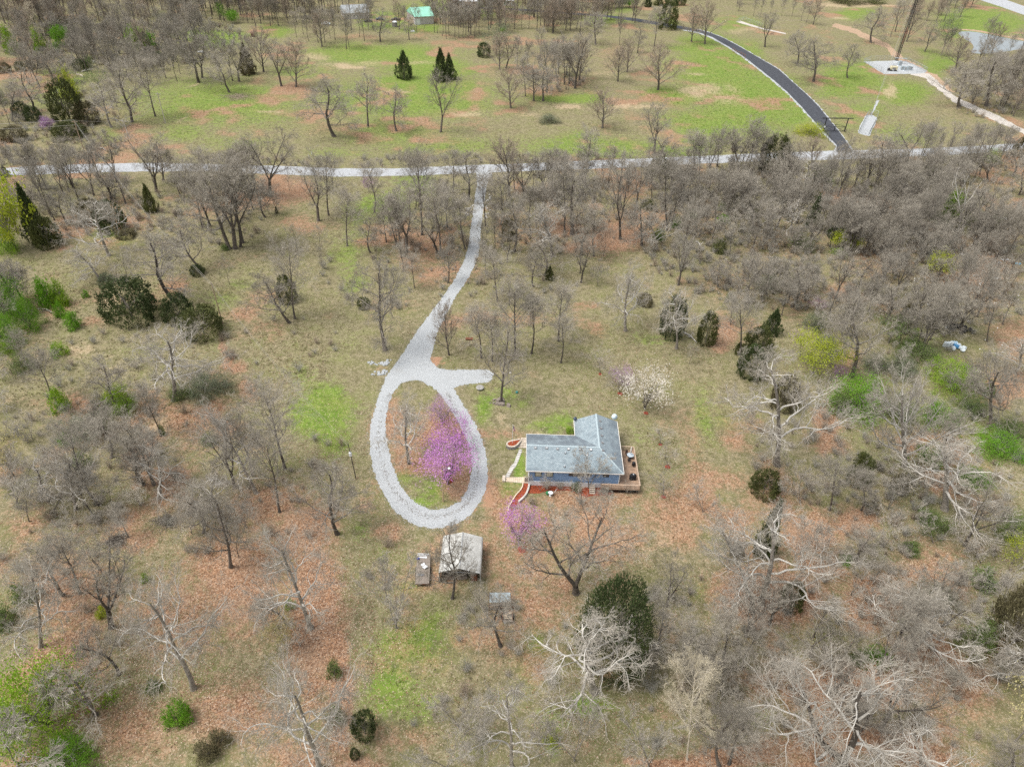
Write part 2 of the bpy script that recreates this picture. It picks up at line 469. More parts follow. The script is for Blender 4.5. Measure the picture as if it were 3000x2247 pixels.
def ground_material():
    m, t, b = new_mat('ground_cover')
    tc = t.nodes.new('ShaderNodeTexCoord')
    pos = tc.outputs['Object']
    big = noise(t, 0.16, 5, .7, vec=pos)
    mid = noise(t, 0.7, 4, .65, vec=pos)
    fine = noise(t, 5.0, 3, .7, vec=pos)
    vo = t.nodes.new('ShaderNodeTexVoronoi')
    vo.inputs['Scale'].default_value = 5.5
    t.links.new(pos, vo.inputs['Vector'])
    sep = t.nodes.new('ShaderNodeSeparateColor')
    t.links.new(vo.outputs['Color'], sep.inputs[0])
    fleck = sep.outputs[0]
    fleck2 = sep.outputs[1]

    def A(n):
        a = t.nodes.new('ShaderNodeAttribute')
        a.attribute_name = n
        return a.outputs['Fac']

    def w(n, lo, hi, k1=1.1, k2=.9):
        v = math_n(t, 'ADD', A(n), math_n(t, 'MULTIPLY', math_n(t, 'SUBTRACT', mid, .5), k1))
        v = math_n(t, 'ADD', v, math_n(t, 'MULTIPLY', math_n(t, 'SUBTRACT', fine, .5), k2))
        return ramp(t, v, lo, hi)

    dry = mix(t, ramp(t, mid, .3, .7), (.125, .113, .055), (.25, .218, .13))
    dry = mix(t, ramp(t, big, .4, .7), dry, mix(t, .6, dry, (.17, .185, .06)))
    dry = mix(t, math_n(t, 'MULTIPLY', ramp(t, fleck, .6, .95), .6), dry, (.38, .32, .225))
    dry = mix(t, math_n(t, 'MULTIPLY', ramp(t, fine, .55, .8), .55), dry, (.10, .095, .04))
    grn = mix(t, ramp(t, mid, .3, .7), (.085, .15, .022), (.175, .255, .045))
    grn = mix(t, ramp(t, big, .35, .65), grn, mix(t, .45, grn, (.20, .215, .06)))
    grn = mix(t, math_n(t, 'MULTIPLY', ramp(t, fine, .55, .8), .45), grn, (.085, .12, .02))
    grn = mix(t, math_n(t, 'MULTIPLY', ramp(t, fleck, .75, .97), .55), grn, (.40, .37, .20))
    lit = mix(t, fleck, (.14, .072, .042), (.42, .245, .145))
    lit = mix(t, math_n(t, 'MULTIPLY', ramp(t, fleck2, .6, 1), .7), lit, (.50, .37, .27))
    lit = mix(t, math_n(t, 'MULTIPLY', ramp(t, fine, .52, .8), .6), lit, (.10, .062, .04))
    lit = mix(t, math_n(t, 'MULTIPLY', ramp(t, big, .4, .7), .45), lit, (.27, .20, .14))
    stw = mix(t, fleck, (.30, .22, .125), (.52, .42, .29))
    stw = mix(t, math_n(t, 'MULTIPLY', ramp(t, fine, .55, .8), .5), stw, (.22, .16, .08))
    drt = mix(t, mid, (.30, .165, .095), (.42, .26, .17))
    c = mix(t, w('green', .25, .75), dry, grn)
    c = mix(t, w('litter', .3, .8), c, lit)
    c = mix(t, math_n(t, 'MULTIPLY', w('straw', .35, 1.0, 1.3, 1.3), .8), c, stw)
    c = mix(t, w('dirt', .35, .8), c, drt)
    t.links.new(c, b.inputs['Base Color'])
    b.inputs['Roughness'].default_value = 1.0
    b.inputs['Specular IOR Level'].default_value = 0.1
    bp = t.nodes.new('ShaderNodeBump')
    bp.inputs['Strength'].default_value = .8
    bp.inputs['Distance'].default_value = .12
    hsum = math_n(t, 'ADD', math_n(t, 'MULTIPLY', fine, .7), math_n(t, 'ADD', math_n(t, 'MULTIPLY', fleck, .25), math_n(t, 'MULTIPLY', mid, .9)))
    t.links.new(hsum, bp.inputs['Height'])
    t.links.new(bp.outputs[0], b.inputs['Normal'])
    return m


tag(link('ground', gme, None, ground_material()), kind='structure')


# ---------------------------------------------------------------- roads, drives, water: flat sheets 4 mm apart
def T(ox, oy, s, pts):
    return [(ox + x / s, oy + y / s) for x, y in pts]


def dense(poly, step, closed=True):
    out = []
    n = len(poly)
    for i in range(n if closed else n - 1):
        a, b = np.array(poly[i]), np.array(poly[(i + 1) % n])
        k = max(1, int(np.linalg.norm(b - a) / step))
        for j in range(k):
            out.append(a + (b - a) * j / k)
    if not closed:
        out.append(np.array(poly[-1]))
    return out


def smooth_poly(pts, it=2, closed=True):
    P = [np.array(p, float) for p in pts]
    for _ in range(it):
        Q = []
        n = len(P)
        rng = range(n) if closed else range(n - 1)
        if not closed:
            Q.append(P[0])
        for i in rng:
            a, b = P[i], P[(i + 1) % n]
            Q += [a * .75 + b * .25, a * .25 + b * .75]
        if not closed:
            Q.append(P[-1])
        P = Q
    return P


RAG = np.random.RandomState(5)


def sheet(name, rings, z, mat, rag=.25, step=.8, kind='structure'):
    """flat polygon with ragged rim; rings[0] outer, others are holes; photo pixels on the ground"""
    R3 = []
    for ring in rings:
        g = [np.array(G(x, y)[:2]) for x, y in ring]
        g = dense(g, step)
        k = len(g)
        n1 = RAG.randn(k)
        n1 = (n1 + np.roll(n1, 1) + np.roll(n1, 2)) / 1.7
        out = []
        for i in range(k):
            tn = g[(i + 1) % k] - g[i - 1]
            L = np.linalg.norm(tn) + 1e-6
            nrm = np.array([-tn[1], tn[0]]) / L
            out.append(g[i] + nrm * (n1[i] * rag * .6 + RAG.randn() * rag * .35))
        R3.append([Vector((p[0], p[1], z)) for p in out])
    tris = tessellate_polygon(R3)
    V = [v for r in R3 for v in r]
    A = np.array([[v.x, v.y, v.z] for v in V])
    Tt = np.array(tris)
    a, b_, c = A[Tt[:, 0]], A[Tt[:, 1]], A[Tt[:, 2]]
    cr = np.cross(b_ - a, c - a)[:, 2]
    Tt[cr < 0] = Tt[cr < 0][:, ::-1]
    me = np_mesh(name, A, Tt, 3)
    return tag(link(name, me, None, mat), kind=kind)


def gravel_mat(name, base, dark, tint, dens=.5):
    m, t, b = new_mat(name)
    tc = t.nodes.new('ShaderNodeTexCoord')
    pos = tc.outputs['Object']
    vo = t.nodes.new('ShaderNodeTexVoronoi')
    vo.inputs['Scale'].default_value = 9
    t.links.new(pos, vo.inputs['Vector'])
    sep = t.nodes.new('ShaderNodeSeparateColor')
    t.links.new(vo.outputs['Color'], sep.inputs[0])
    big = noise(t, .35, 4, .65, vec=pos)
    mid = noise(t, 1.6, 4, .7, vec=pos)
    fin = noise(t, 7, 2, .7, vec=pos)
    c = mix(t, sep.outputs[0], tuple(x * .72 for x in base), base)
    c = mix(t, math_n(t, 'MULTIPLY', ramp(t, fin, .60, .74), .6), c, dark)
    c = mix(t, math_n(t, 'MULTIPLY', ramp(t, mid, .55, .8), dens), c, tint)
    c = mix(t, math_n(t, 'MULTIPLY', ramp(t, big, .55, .8), dens), c, tint)
    t.links.new(c, b.inputs['Base Color'])
    b.inputs['Roughness'].default_value = .95
    b.inputs['Specular IOR Level'].default_value = .15
    bp = t.nodes.new('ShaderNodeBump')
    bp.inputs['Strength'].default_value = .7
    bp.inputs['Distance'].default_value = .05
    t.links.new(vo.outputs['Distance'], bp.inputs['Height'])
    t.links.new(bp.outputs[0], b.inputs['Normal'])
    return m


M['gravel'] = gravel_mat('white_gravel', (.44, .46, .47), (.29, .285, .275), (.34, .32, .29), .4)
M['road'] = gravel_mat('chip_seal_road', (.44, .455, .47), (.30, .30, .31), (.35, .35, .36), .5)
M['track'] = gravel_mat('track_gravel', (.55, .51, .46), (.33, .28, .22), (.42, .34, .26), .6)
M['path_dirt'] = gravel_mat('bare_dirt', (.44, .31, .21), (.28, .2, .13), (.35, .28, .17), .6)
M['asphalt'] = simple('fresh_asphalt', (.052, .056, .066), .9, .25, .8, bump=.3)
M['water'], _t, _b = new_mat('pond_water')
_b.inputs['Base Color'].default_value = (.16, .19, .20, 1)
_b.inputs['Roughness'].default_value = .12
_b.inputs['Specular IOR Level'].default_value = .9
_nb = _t.nodes.new('ShaderNodeBump')
_nb.inputs['Strength'].default_value = .05
_t.links.new(noise(_t, 1.2, 3), _nb.inputs['Height'])
_t.links.new(_nb.outputs[0], _b.inputs['Normal'])

outer = (T(1000, 0, 2.209, [(870, 1120), (882, 1180), (865, 1260), (852, 1380), (836, 1480), (822, 1600)]) +
         T(1000, 750, 2.209, [(800, 20), (740, 140), (660, 260), (560, 390), (460, 530), (400, 630), (365, 680), (300, 760), (250, 880), (212, 1000), (182, 1130), (186, 1250), (210, 1400), (252, 1500), (310, 1600)]) +
         T(1000, 1500, 2.212, [(360, 5), (430, 60), (500, 92), (590, 106), (680, 97), (780, 62), (850, 5)]) +
         T(1000, 750, 2.209, [(920, 1560), (950, 1430), (942, 1300), (912, 1180), (870, 1090), (800, 980), (745, 890), (728, 845), (860, 825), (970, 816), (990, 740), (850, 735), (650, 738), (595, 700), (575, 650), (600, 600), (608, 520), (645, 450), (700, 340), (760, 230), (820, 150), (868, 50)]) +
         T(1000, 0, 2.209, [(890, 1657), (905, 1480), (917, 1380), (936, 1230), (945, 1180), (985, 1135), (960, 1105), (880, 1105)]))
inner = T(1000, 750, 2.209, [(400, 815), (480, 803), (545, 822), (620, 870), (690, 960), (740, 1050), (788, 1140), (830, 1230), (846, 1330), (840, 1430), (800, 1550), (740, 1610), (660, 1640), (560, 1635), (480, 1600), (410, 1530), (350, 1420), (310, 1290), (290, 1170), (285, 1060), (310, 940), (350, 860)])
sheet('gravel_drive', [smooth_poly(outer, 1), smooth_poly(inner, 2)], .012, M['gravel'], .14, .22)
up = T(0, 0, 2.209, [(-300, 1105), (0, 1090), (300, 1072), (600, 1062), (1000, 1055), (1400, 1065), (1800, 1075), (2209, 1093)]) + T(1000, 0, 2.209, [(400, 1090), (800, 1072), (1100, 1062), (1400, 1050), (1700, 1037), (2209, 1015)]) + T(2000, 0, 2.209, [(500, 995), (950, 978), (1400, 968), (1750, 955), (2000, 940), (2209, 925), (2700, 885)])
lo = T(0, 0, 2.209, [(-300, 1156), (0, 1140), (240, 1130), (500, 1120), (900, 1112), (1300, 1112), (1700, 1125), (2209, 1145)]) + T(1000, 0, 2.209, [(400, 1140), (800, 1125), (1100, 1112), (1500, 1098), (1800, 1088), (2209, 1068)]) + T(2000, 0, 2.209, [(500, 1045), (950, 1035), (1400, 1020), (1800, 1000), (2000, 985), (2209, 968), (2700, 925)])
sheet('road', [up + lo[::-1]], .008, M['road'], .22, 1.2)
L1 = T(1000, 0, 2.209, [(700, 55), (1000, 62), (1300, 82), (1500, 98), (1700, 112), (1900, 140)]) + T(2000, 0, 2.209, [(0, 192), (100, 210), (190, 242), (300, 305), (400, 372), (500, 450), (600, 530), (680, 600), (760, 682), (830, 762), (900, 842), (960, 902), (998, 942), (995, 985)])
L2 = T(2000, 0, 2.209, [(1095, 985), (1075, 940), (1010, 850), (960, 790), (880, 690), (800, 610), (720, 540), (620, 450), (500, 380), (380, 310), (270, 250), (180, 215), (90, 190), (0, 172)]) + T(1000, 0, 2.209, [(1900, 120), (1700, 98), (1500, 84), (1300, 68), (1000, 50), (700, 44)])
sheet('asphalt_lane', [L1 + L2], .016, M['asphalt'], .08, 1.0)
S1 = [(x - 3.4, y + 2.6) for x, y in L1[6:-1]] + [(L1[-1][0] - 5, L1[-1][1])]
S2 = [(x + 2.5, y - .6) for x, y in L2[:13]]
S2[0] = (L2[0][0] + 8, L2[0][1])
sheet('lane_shoulder', [S1 + S2], .004, M['gravel'], .35, .7)
sheet('tower_pad', [T(2500, 0, 2.538, [(78, 460), (300, 453), (390, 458), (470, 490), (548, 527), (535, 547), (440, 552), (225, 552)])], .012, M['gravel'], .25, 1)
trk1 = T(2000, 0, 2.209, [(1500, 470), (1590, 480), (1680, 555), (1760, 620), (1900, 690), (2050, 755), (2209, 840), (2500, 1010)])
trk2 = T(2000, 0, 2.209, [(2500, 1050), (2209, 868), (2050, 800), (1890, 725), (1750, 660), (1640, 570), (1560, 505), (1480, 485)])
sheet('track', [trk1 + trk2], .008, M['track'], .5, 1.2)
sheet('dirt_path', [T(2000, 0, 2.209, [(980, 150), (1100, 180), (1240, 245), (1330, 285), (1400, 350), (1440, 385), (1560, 440), (1660, 505), (1730, 560), (1760, 600), (1700, 580), (1620, 520), (1540, 470), (1420, 410), (1360, 365), (1310, 310), (1220, 275), (1100, 215), (960, 175)])], .004, M['path_dirt'], .9, 1.2)
sheet('anchor_pad', [T(2480, 260, 5.95, [(195, 770), (240, 640), (320, 490), (400, 455), (470, 470), (535, 510), (500, 620), (440, 730), (405, 830), (330, 820)])], .008, M['gravel'], .2, .6)
sheet('anchor_trench', [T(2480, 260, 5.95, [(430, 440), (530, 210), (570, 205), (545, 270), (500, 350), (455, 450)])], .008, M['gravel'], .2, .6)
sheet('anchor_pad', [T(2000, 0, 2.538, [(395, 165), (430, 158), (560, 200), (600, 212), (770, 250), (770, 258), (600, 222), (545, 208)])], .008, M['track'], .2, .8)
pond = T(2500, 0, 2.538, [(765, 238), (870, 235), (980, 252), (1090, 275), (1250, 308), (1420, 330), (1430, 370), (1250, 365), (1110, 392), (940, 405), (860, 392), (900, 360), (880, 320), (820, 290)])
sheet('pond', [smooth_poly(pond, 2)], .02, M['water'], .05, 2)
sheet('pond_bank', [[(x, y - 5) for x, y in smooth_poly(T(2500, 0, 2.538, [(765, 238), (870, 232), (980, 247), (1090, 270), (1250, 303), (1420, 325), (1430, 340), (1250, 316), (1090, 284), (980, 260), (870, 243)]), 1)]], .004, M['path_dirt'], .6, 2)
sheet('highway', [T(2500, 0, 2.538, [(860, -40), (1110, 0 - 8), (1269, 48), (1700, 190), (1700, 260), (1269, 113), (945, 2)])], .008, M['road'], .3, 4)
# ---------------------------------------------------------------- tree builders
def seg_tubes(S, sides):
    """S (n,8): p0 r0 p1 r1 -> open tapered tubes"""
    S = np.asarray(S, float)
    p0, r0, p1, r1 = S[:, 0:3], S[:, 3], S[:, 4:7], S[:, 7]
    d = p1 - p0
    d /= np.linalg.norm(d, axis=1, keepdims=True) + 1e-9
    a = np.where(np.abs(d[:, 2:3]) < .9, np.array([[0, 0, 1.]]), np.array([[1., 0, 0]]))
    u = np.cross(d, a)
    u /= np.linalg.norm(u, axis=1, keepdims=True)
    w = np.cross(d, u)
    k = sides
    n = len(S)
    th = np.arange(k) * 2 * np.pi / k
    ring = u[:, None, :] * np.cos(th)[None, :, None] + w[:, None, :] * np.sin(th)[None, :, None]
    A = p0[:, None, :] + ring * r0[:, None, None]
    B = p1[:, None, :] + ring * r1[:, None, None]
    V = np.concatenate([A, B], 1).reshape(-1, 3)
    base = (np.arange(n) * 2 * k)[:, None]
    j = np.arange(k)
    jn = (j + 1) % k
    Fc = np.stack([base + j, base + jn, base + k + jn, base + k + j], -1).reshape(-1, 4)
    return V, Fc


def join(parts):
    V, Fs, MI, b = [], [], [], 0
    for v, f, mi in parts:
        if len(f) == 0:
            continue
        V.append(v)
        Fs.append(f + b)
        MI.append(np.full(len(f), mi, np.int32))
        b += len(v)
    return np.concatenate(V), np.concatenate(Fs), np.concatenate(MI)


def _perp(d, rng):
    while True:
        a = (rng.uniform(-1, 1), rng.uniform(-1, 1), rng.uniform(-1, 1))
        k = a[0] * d[0] + a[1] * d[1] + a[2] * d[2]
        q = (a[0] - k * d[0], a[1] - k * d[1], a[2] - k * d[2])
        L = math.sqrt(q[0] ** 2 + q[1] ** 2 + q[2] ** 2)
        if L > .2:
            return (q[0] / L, q[1] / L, q[2] / L)


def _norm(d):
    L = math.sqrt(d[0] ** 2 + d[1] ** 2 + d[2] ** 2) + 1e-9
    return (d[0] / L, d[1] / L, d[2] / L)


# H height, clear = bare stem share, r = stem radius at the base; per level: n children, angle, length ratio, gnarl, upward pull
KINDS = {
    't': dict(H=20, clear=.42, r=.24, n=[15, 8, 7, 7], ang=[42, 42, 45, 45], rat=[.33, .52, .5, .6], gn=[.05, .14, .16, .2, .22], up=[.02, .10, .08, .05, .04], shp='mid', seg=[9, 6, 4, 3, 1]),
    'o': dict(H=15, clear=.24, r=.34, n=[13, 9, 7, 7], ang=[62, 48, 48, 48], rat=[.52, .5, .48, .6], gn=[.10, .24, .26, .28, .3], up=[.02, .05, .04, .03, .02], shp='low', seg=[8, 8, 5, 3, 1]),
    'r': dict(H=13, clear=.14, r=.26, n=[18, 8, 6, 6], ang=[40, 30, 32, 36], rat=[.62, .45, .45, .6], gn=[.05, .10, .13, .16, .2], up=[.02, .07, .06, .05, .05], shp='fan', seg=[7, 7, 4, 2, 1]),
    'f': dict(H=17, clear=.30, r=.32, n=[11, 7, 7, 6], ang=[46, 44, 46, 46], rat=[.36, .52, .48, .6], gn=[.07, .18, .2, .22, .25], up=[.04, .08, .06, .05, .03], shp='mid', seg=[8, 6, 4, 3, 1], fork=(2, 3), fa=(14, 26)),
    's': dict(H=9, clear=.30, r=.075, n=[13, 6, 5, 3], ang=[48, 42, 45, 45], rat=[.36, .5, .5, .5], gn=[.08, .16, .2, .2, .2], up=[.03, .08, .06, .05, .0], shp='mid', seg=[8, 5, 3, 2, 1]),
    'p': dict(H=15, clear=.26, r=.36, n=[12, 9, 7, 7], ang=[66, 52, 52, 50], rat=[.55, .5, .48, .6], gn=[.12, .32, .32, .32, .3], up=[.02, .03, .03, .03, .02], shp='low', seg=[8, 9, 5, 3, 1]),
    'q': dict(H=13, clear=.12, r=.30, n=[18, 8, 6, 6], ang=[46, 32, 34, 38], rat=[.62, .45, .45, .6], gn=[.06, .13, .16, .18, .2], up=[.02, .06, .05, .05, .05], shp='fan', seg=[7, 7, 4, 2, 1]),
    'c': dict(H=18, clear=.35, r=.17, n=[15, 8, 7, 6], ang=[46, 44, 45, 45], rat=[.26, .52, .5, .6], gn=[.05, .16, .18, .2, .22], up=[.02, .08, .06, .05, .04], shp='mid', seg=[9, 6, 4, 3, 1]),
    'd': dict(H=13, clear=.35, r=.24, n=[4, 2, 0, 0], ang=[38, 40, 0, 0], rat=[.45, .4, 0, 0], gn=[.08, .16, .2, .2, .2], up=[.05, .06, 0, 0, 0], shp='mid', seg=[8, 6, 4, 2, 2], fork=(2, 2), fa=(18, 26)),
    'v': dict(H=17, clear=.10, r=.42, n=[13, 9, 7, 7], ang=[50, 48, 48, 48], rat=[.42, .5, .48, .6], gn=[.07, .2, .24, .26, .3], up=[.05, .06, .05, .04, .03], shp='mid', seg=[8, 8, 5, 3, 1], fork=(2, 2), fa=(20, 24), az=.1),
    'w': dict(H=16, clear=.10, r=.44, n=[13, 9, 7, 7], ang=[52, 50, 50, 50], rat=[.44, .5, .48, .6], gn=[.09, .28, .28, .28, .3], up=[.03, .04, .04, .03, .02], shp='mid', seg=[8, 9, 5, 3, 1], fork=(2, 2), fa=(20, 25), az=.15),
    'g': dict(H=8, clear=.06, r=.10, n=[9, 7, 6, 5], ang=[38, 34, 36, 38], rat=[.55, .5, .48, .6], gn=[.08, .14, .16, .2, .2], up=[.03, .07, .05, .05, .04], shp='fan', seg=[6, 5, 3, 2, 1], fork=(3, 5), fa=(18, 38)),
}


def grow(kind, seed, trunk_only=False):
    K = KINDS[kind]
    rng = random.Random(seed * 77 + ord(kind))
    segs = [[], [], [], [], []]
    H = K['H']

    def stem(p, d, L, r, lev, depth_r):
        ns = K['seg'][lev]
        step = L / ns
        pts = [(p, r)]
        gn, up = K['gn'][lev], K['up'][lev]
        endr = r * (.30 if lev == 0 else .22)
        if lev >= 3:
            endr = r * .6
        for i in range(ns):
            d = _norm((d[0] + rng.gauss(0, gn), d[1] + rng.gauss(0, gn), d[2] + rng.gauss(0, gn * .8) + up))
            q = (p[0] + d[0] * step, p[1] + d[1] * step, p[2] + d[2] * step)
            t = (i + 1) / ns
            r2 = r + (endr - r) * t ** .85
            rr = pts[-1][1]
            if lev == 0 and i == 0 and depth_r:
                m = ((p[0] + q[0]) / 2, (p[1] + q[1]) / 2, (p[2] + q[2]) / 2)
                segs[0].append((*p, rr * 1.45, *m, rr * 1.02))
                segs[0].append((*m, rr * 1.02, *q, r2))
            else:
                segs[lev].append((*p, rr, *q, r2))
            pts.append((q, r2))
            p = q
        pts2 = [x[0] for x in pts]
        if lev > 3 or K['n'][lev] == 0:
            return pts2
        n = K['n'][lev]
        if lev == 0 and not depth_r:
            n = max(3, int(n * .62))
        s0 = (K['clear'] if depth_r else .12) if lev == 0 else .22
        az = rng.uniform(0, 6.28)
        for c in range(n):
            t = s0 + (1 - s0) * ((c + rng.random()) / n)
            x = t * ns
            i = min(int(x), ns - 1)
            fr = x - i
            a, b = pts[i], pts[i + 1]
            P0 = tuple(a[0][k] + (b[0][k] - a[0][k]) * fr for k in range(3))
            R0 = a[1] + (b[1] - a[1]) * fr
            D = _norm(tuple(b[0][k] - a[0][k] for k in range(3)))
            s = (t - s0) / (1 - s0)
            if lev == 0:
                prof = {'mid': .55 + .75 * math.sin(math.pi * min(1, s * .9 + .08)) * (1 - .35 * s), 'low': 1.05 - .62 * s, 'fan': 1.02 - .55 * s}[K['shp']]
                Lc = H * K['rat'][0] * prof * rng.uniform(.75, 1.2) * (1 if depth_r else .85)
                ang = K['ang'][0] * (1.12 - .55 * s) * rng.uniform(.8, 1.2)
            else:
                Lc = L * K['rat'][lev] * (1.15 - .6 * s) * rng.uniform(.65, 1.25)
                ang = K['ang'][lev] * rng.uniform(.7, 1.25)
            az += 2.399 + rng.uniform(-.5, .5)
            e1 = _perp(D, random.Random(1)) if lev == 0 else _perp(D, rng)
            e2 = (D[1] * e1[2] - D[2] * e1[1], D[2] * e1[0] - D[0] * e1[2], D[0] * e1[1] - D[1] * e1[0])
            ca, sa = math.cos(math.radians(ang)), math.sin(math.radians(ang))
            cz, sz = math.cos(az), math.sin(az)
            nd = _norm(tuple(D[k] * ca + (e1[k] * cz + e2[k] * sz) * sa for k in range(3)))
            rc = min(R0 * .62, {0: .030 * Lc + .015, 1: .022 * Lc + .012, 2: .02, 3: .0115}[lev]) if lev < 2 else (.032 if lev == 1 else .027 if lev == 2 else .0155)
            rc = min(rc, R0 * .9)
            stem(P0, nd, Lc, max(rc, .0115), lev + 1, False)
        return pts2

    if 'fork' in K:
        nf = rng.randint(*K['fork'])
        Lt = H * K['clear'] * rng.uniform(.7, 1.1)
        d0 = _norm((rng.gauss(0, .05), rng.gauss(0, .05), 1))
        q = tuple(d0[k] * Lt for k in range(3))
        segs[0].append((0, 0, -.2, K['r'] * 1.5, d0[0] * Lt * .2, d0[1] * Lt * .2, Lt * .2, K['r'] * 1.05))
        segs[0].append((d0[0] * Lt * .2, d0[1] * Lt * .2, Lt * .2, K['r'] * 1.05, *q, K['r'] * .92))
        az = K.get('az', rng.uniform(0, 6.28))
        for i in range(nf):
            fa = math.radians(rng.uniform(*K['fa']))
            aa = az + i * 6.283 / nf + rng.uniform(-.3, .3)
            stem(q, _norm((math.cos(aa) * math.sin(fa), math.sin(aa) * math.sin(fa), math.cos(fa))), (H * .93 - Lt) * rng.uniform(.85, 1.05), K['r'] * (.72 if nf < 3 else .58), 0, False)
    else:
        stem((0, 0, -.2), (0, 0, 1.), H * .9, K['r'], 0, True)
    return segs


LIMB_PALE = {'p', 'd'}
KIND_MATS = {  # trunk, limb, twig
    't': ('bark_dark', 'bark_grey', 'twig'), 'o': ('bark_dark', 'bark_grey', 'twig'), 'r': ('bark_dark', 'bark_grey', 'twig_warm'), 'f': ('bark_dark', 'bark_dark', 'twig'),
    's': ('bark_dark', 'bark_grey', 'twig'), 'v': ('bark_dark', 'bark_dark', 'twig'), 'w': ('bark_dark', 'bark_pale', 'twig_pale'), 'q': ('bark_grey', 'bark_pale', 'twig_pale'), 'c': ('bark_cream', 'bark_cream', 'twig_cream'), 'p': ('bark_grey', 'bark_pale', 'twig_pale'), 'd': ('bark_pale', 'bark_pale', 'bark_pale'), 'g': ('bark_grey', 'twig_grey', 'twig_pale'),
}
TREE_LIB = {}


def tree_lib(kind, var):
    key = (kind, var)
    if key not in TREE_LIB:
        S = grow(kind, var + 3)
        tw = np.array(S[2] + S[3])
        cz = tw[:, 6].mean()
        dx, dy = tw[:, 4].mean() / cz, tw[:, 5].mean() / cz
        S = [[(a - dx * c, b - dy * c, c, r0, d - dx * f_, e - dy * f_, f_, r1) for a, b, c, r0, d, e, f_, r1 in L] for L in S] if kind != 'd' else S
        zmax = max(s[6] for L in S for s in L)
        wid = np.percentile([abs(s[4]) for L in S[1:] for s in L] + [0], 97) * 2
        v, f = seg_tubes(S[0], 7)
        tm = np_mesh('trunk', v, f, 4, True)
        km = KIND_MATS[kind]
        tm.materials.append(M[km[0]])
        parts = []
        for lev, sd_, mi in ((1, 5, 0), (2, 4, 0), (3, 3, 1), (4, 3, 1)):
            if S[lev]:
                v, f = seg_tubes(S[lev], sd_)
                parts.append((v, f, mi))
        v, f, mi = join(parts)
        cm = np_mesh('crown', v, f, 4, True, mi)
        cm.materials.append(M[km[1]])
        cm.materials.append(M[km[2]])
        TREE_LIB[key] = (tm, cm, zmax, wid)
    return TREE_LIB[key]


NVAR = {'q': 1, 'c': 1, 'v': 1, 'w': 1, 't': 4, 'o': 4, 'r': 3, 'f': 3, 's': 3, 'p': 4, 'd': 1, 'g': 3}


# ---- leaf clouds
def leaf_quads(C, size, rng, up=.5, asp=.6):
    """C (n,3) centres -> randomly turned leaf quads"""
    n = len(C)
    nrm = rng.randn(n, 3)
    nrm[:, 2] = np.abs(nrm[:, 2]) + up
    nrm /= np.linalg.norm(nrm, axis=1, keepdims=True)
    a = rng.randn(n, 3)
    u = np.cross(nrm, a)
    u /= np.linalg.norm(u, axis=1, keepdims=True)
    w = np.cross(nrm, u)
    s = (size * (.6 + .8 * rng.rand(n)))[:, None]
    V = np.stack([C - u * s * .5, C - w * s * asp * .5, C + u * s * .5, C + w * s * asp * .5], 1).reshape(-1, 3)
    return V, np.arange(4 * n).reshape(n, 4)


def leafy_mesh(seed, shape, ncl, per, size, dense_=.5):
    """unit crown (radius 1 wide, 1 high): clumps of leaves with gaps; shapes: round, cone, dome, loose"""
    rng = np.random.RandomState(seed)
    cl = []
    while len(cl) < ncl:
        p = rng.uniform(-1, 1, 3)
        p[2] = rng.rand()
        z = p[2]
        if shape == 'cone':
            R = (1 - z) ** .8 * .95 + .05
            R *= .45 + .55 * min(1, z * 6 + .4)
        elif shape == 'dome':
            R = math.sqrt(max(0, 1 - z * z))
        elif shape == 'loose':
            R = math.sqrt(max(0, 1 - ((z - .6) / .42) ** 2)) if abs(z - .6) < .42 else 0
        else:
            R = math.sqrt(max(0, 1 - ((z - .5) / .5) ** 2))
        q = math.hypot(p[0], p[1])
        lump = 1 + .28 * math.sin(math.atan2(p[1], p[0]) * 3 + seed) + .18 * math.sin(z * 9 + seed * 2 + p[0] * 4)
        if q < R * lump * .97 and (q > R * dense_ * rng.rand() or rng.rand() < .2):
            cl.append((p[0], p[1], p[2], .05 + .16 * rng.rand()))
    cl = np.array(cl)
    idx = np.repeat(np.arange(ncl), per)
    C = cl[idx, :3] + rng.randn(len(idx), 3) * cl[idx, 3:4] * np.array([[1, 1, .8]])
    C[:, 2] = np.maximum(C[:, 2], .01)
    return leaf_quads(C, size, rng), cl


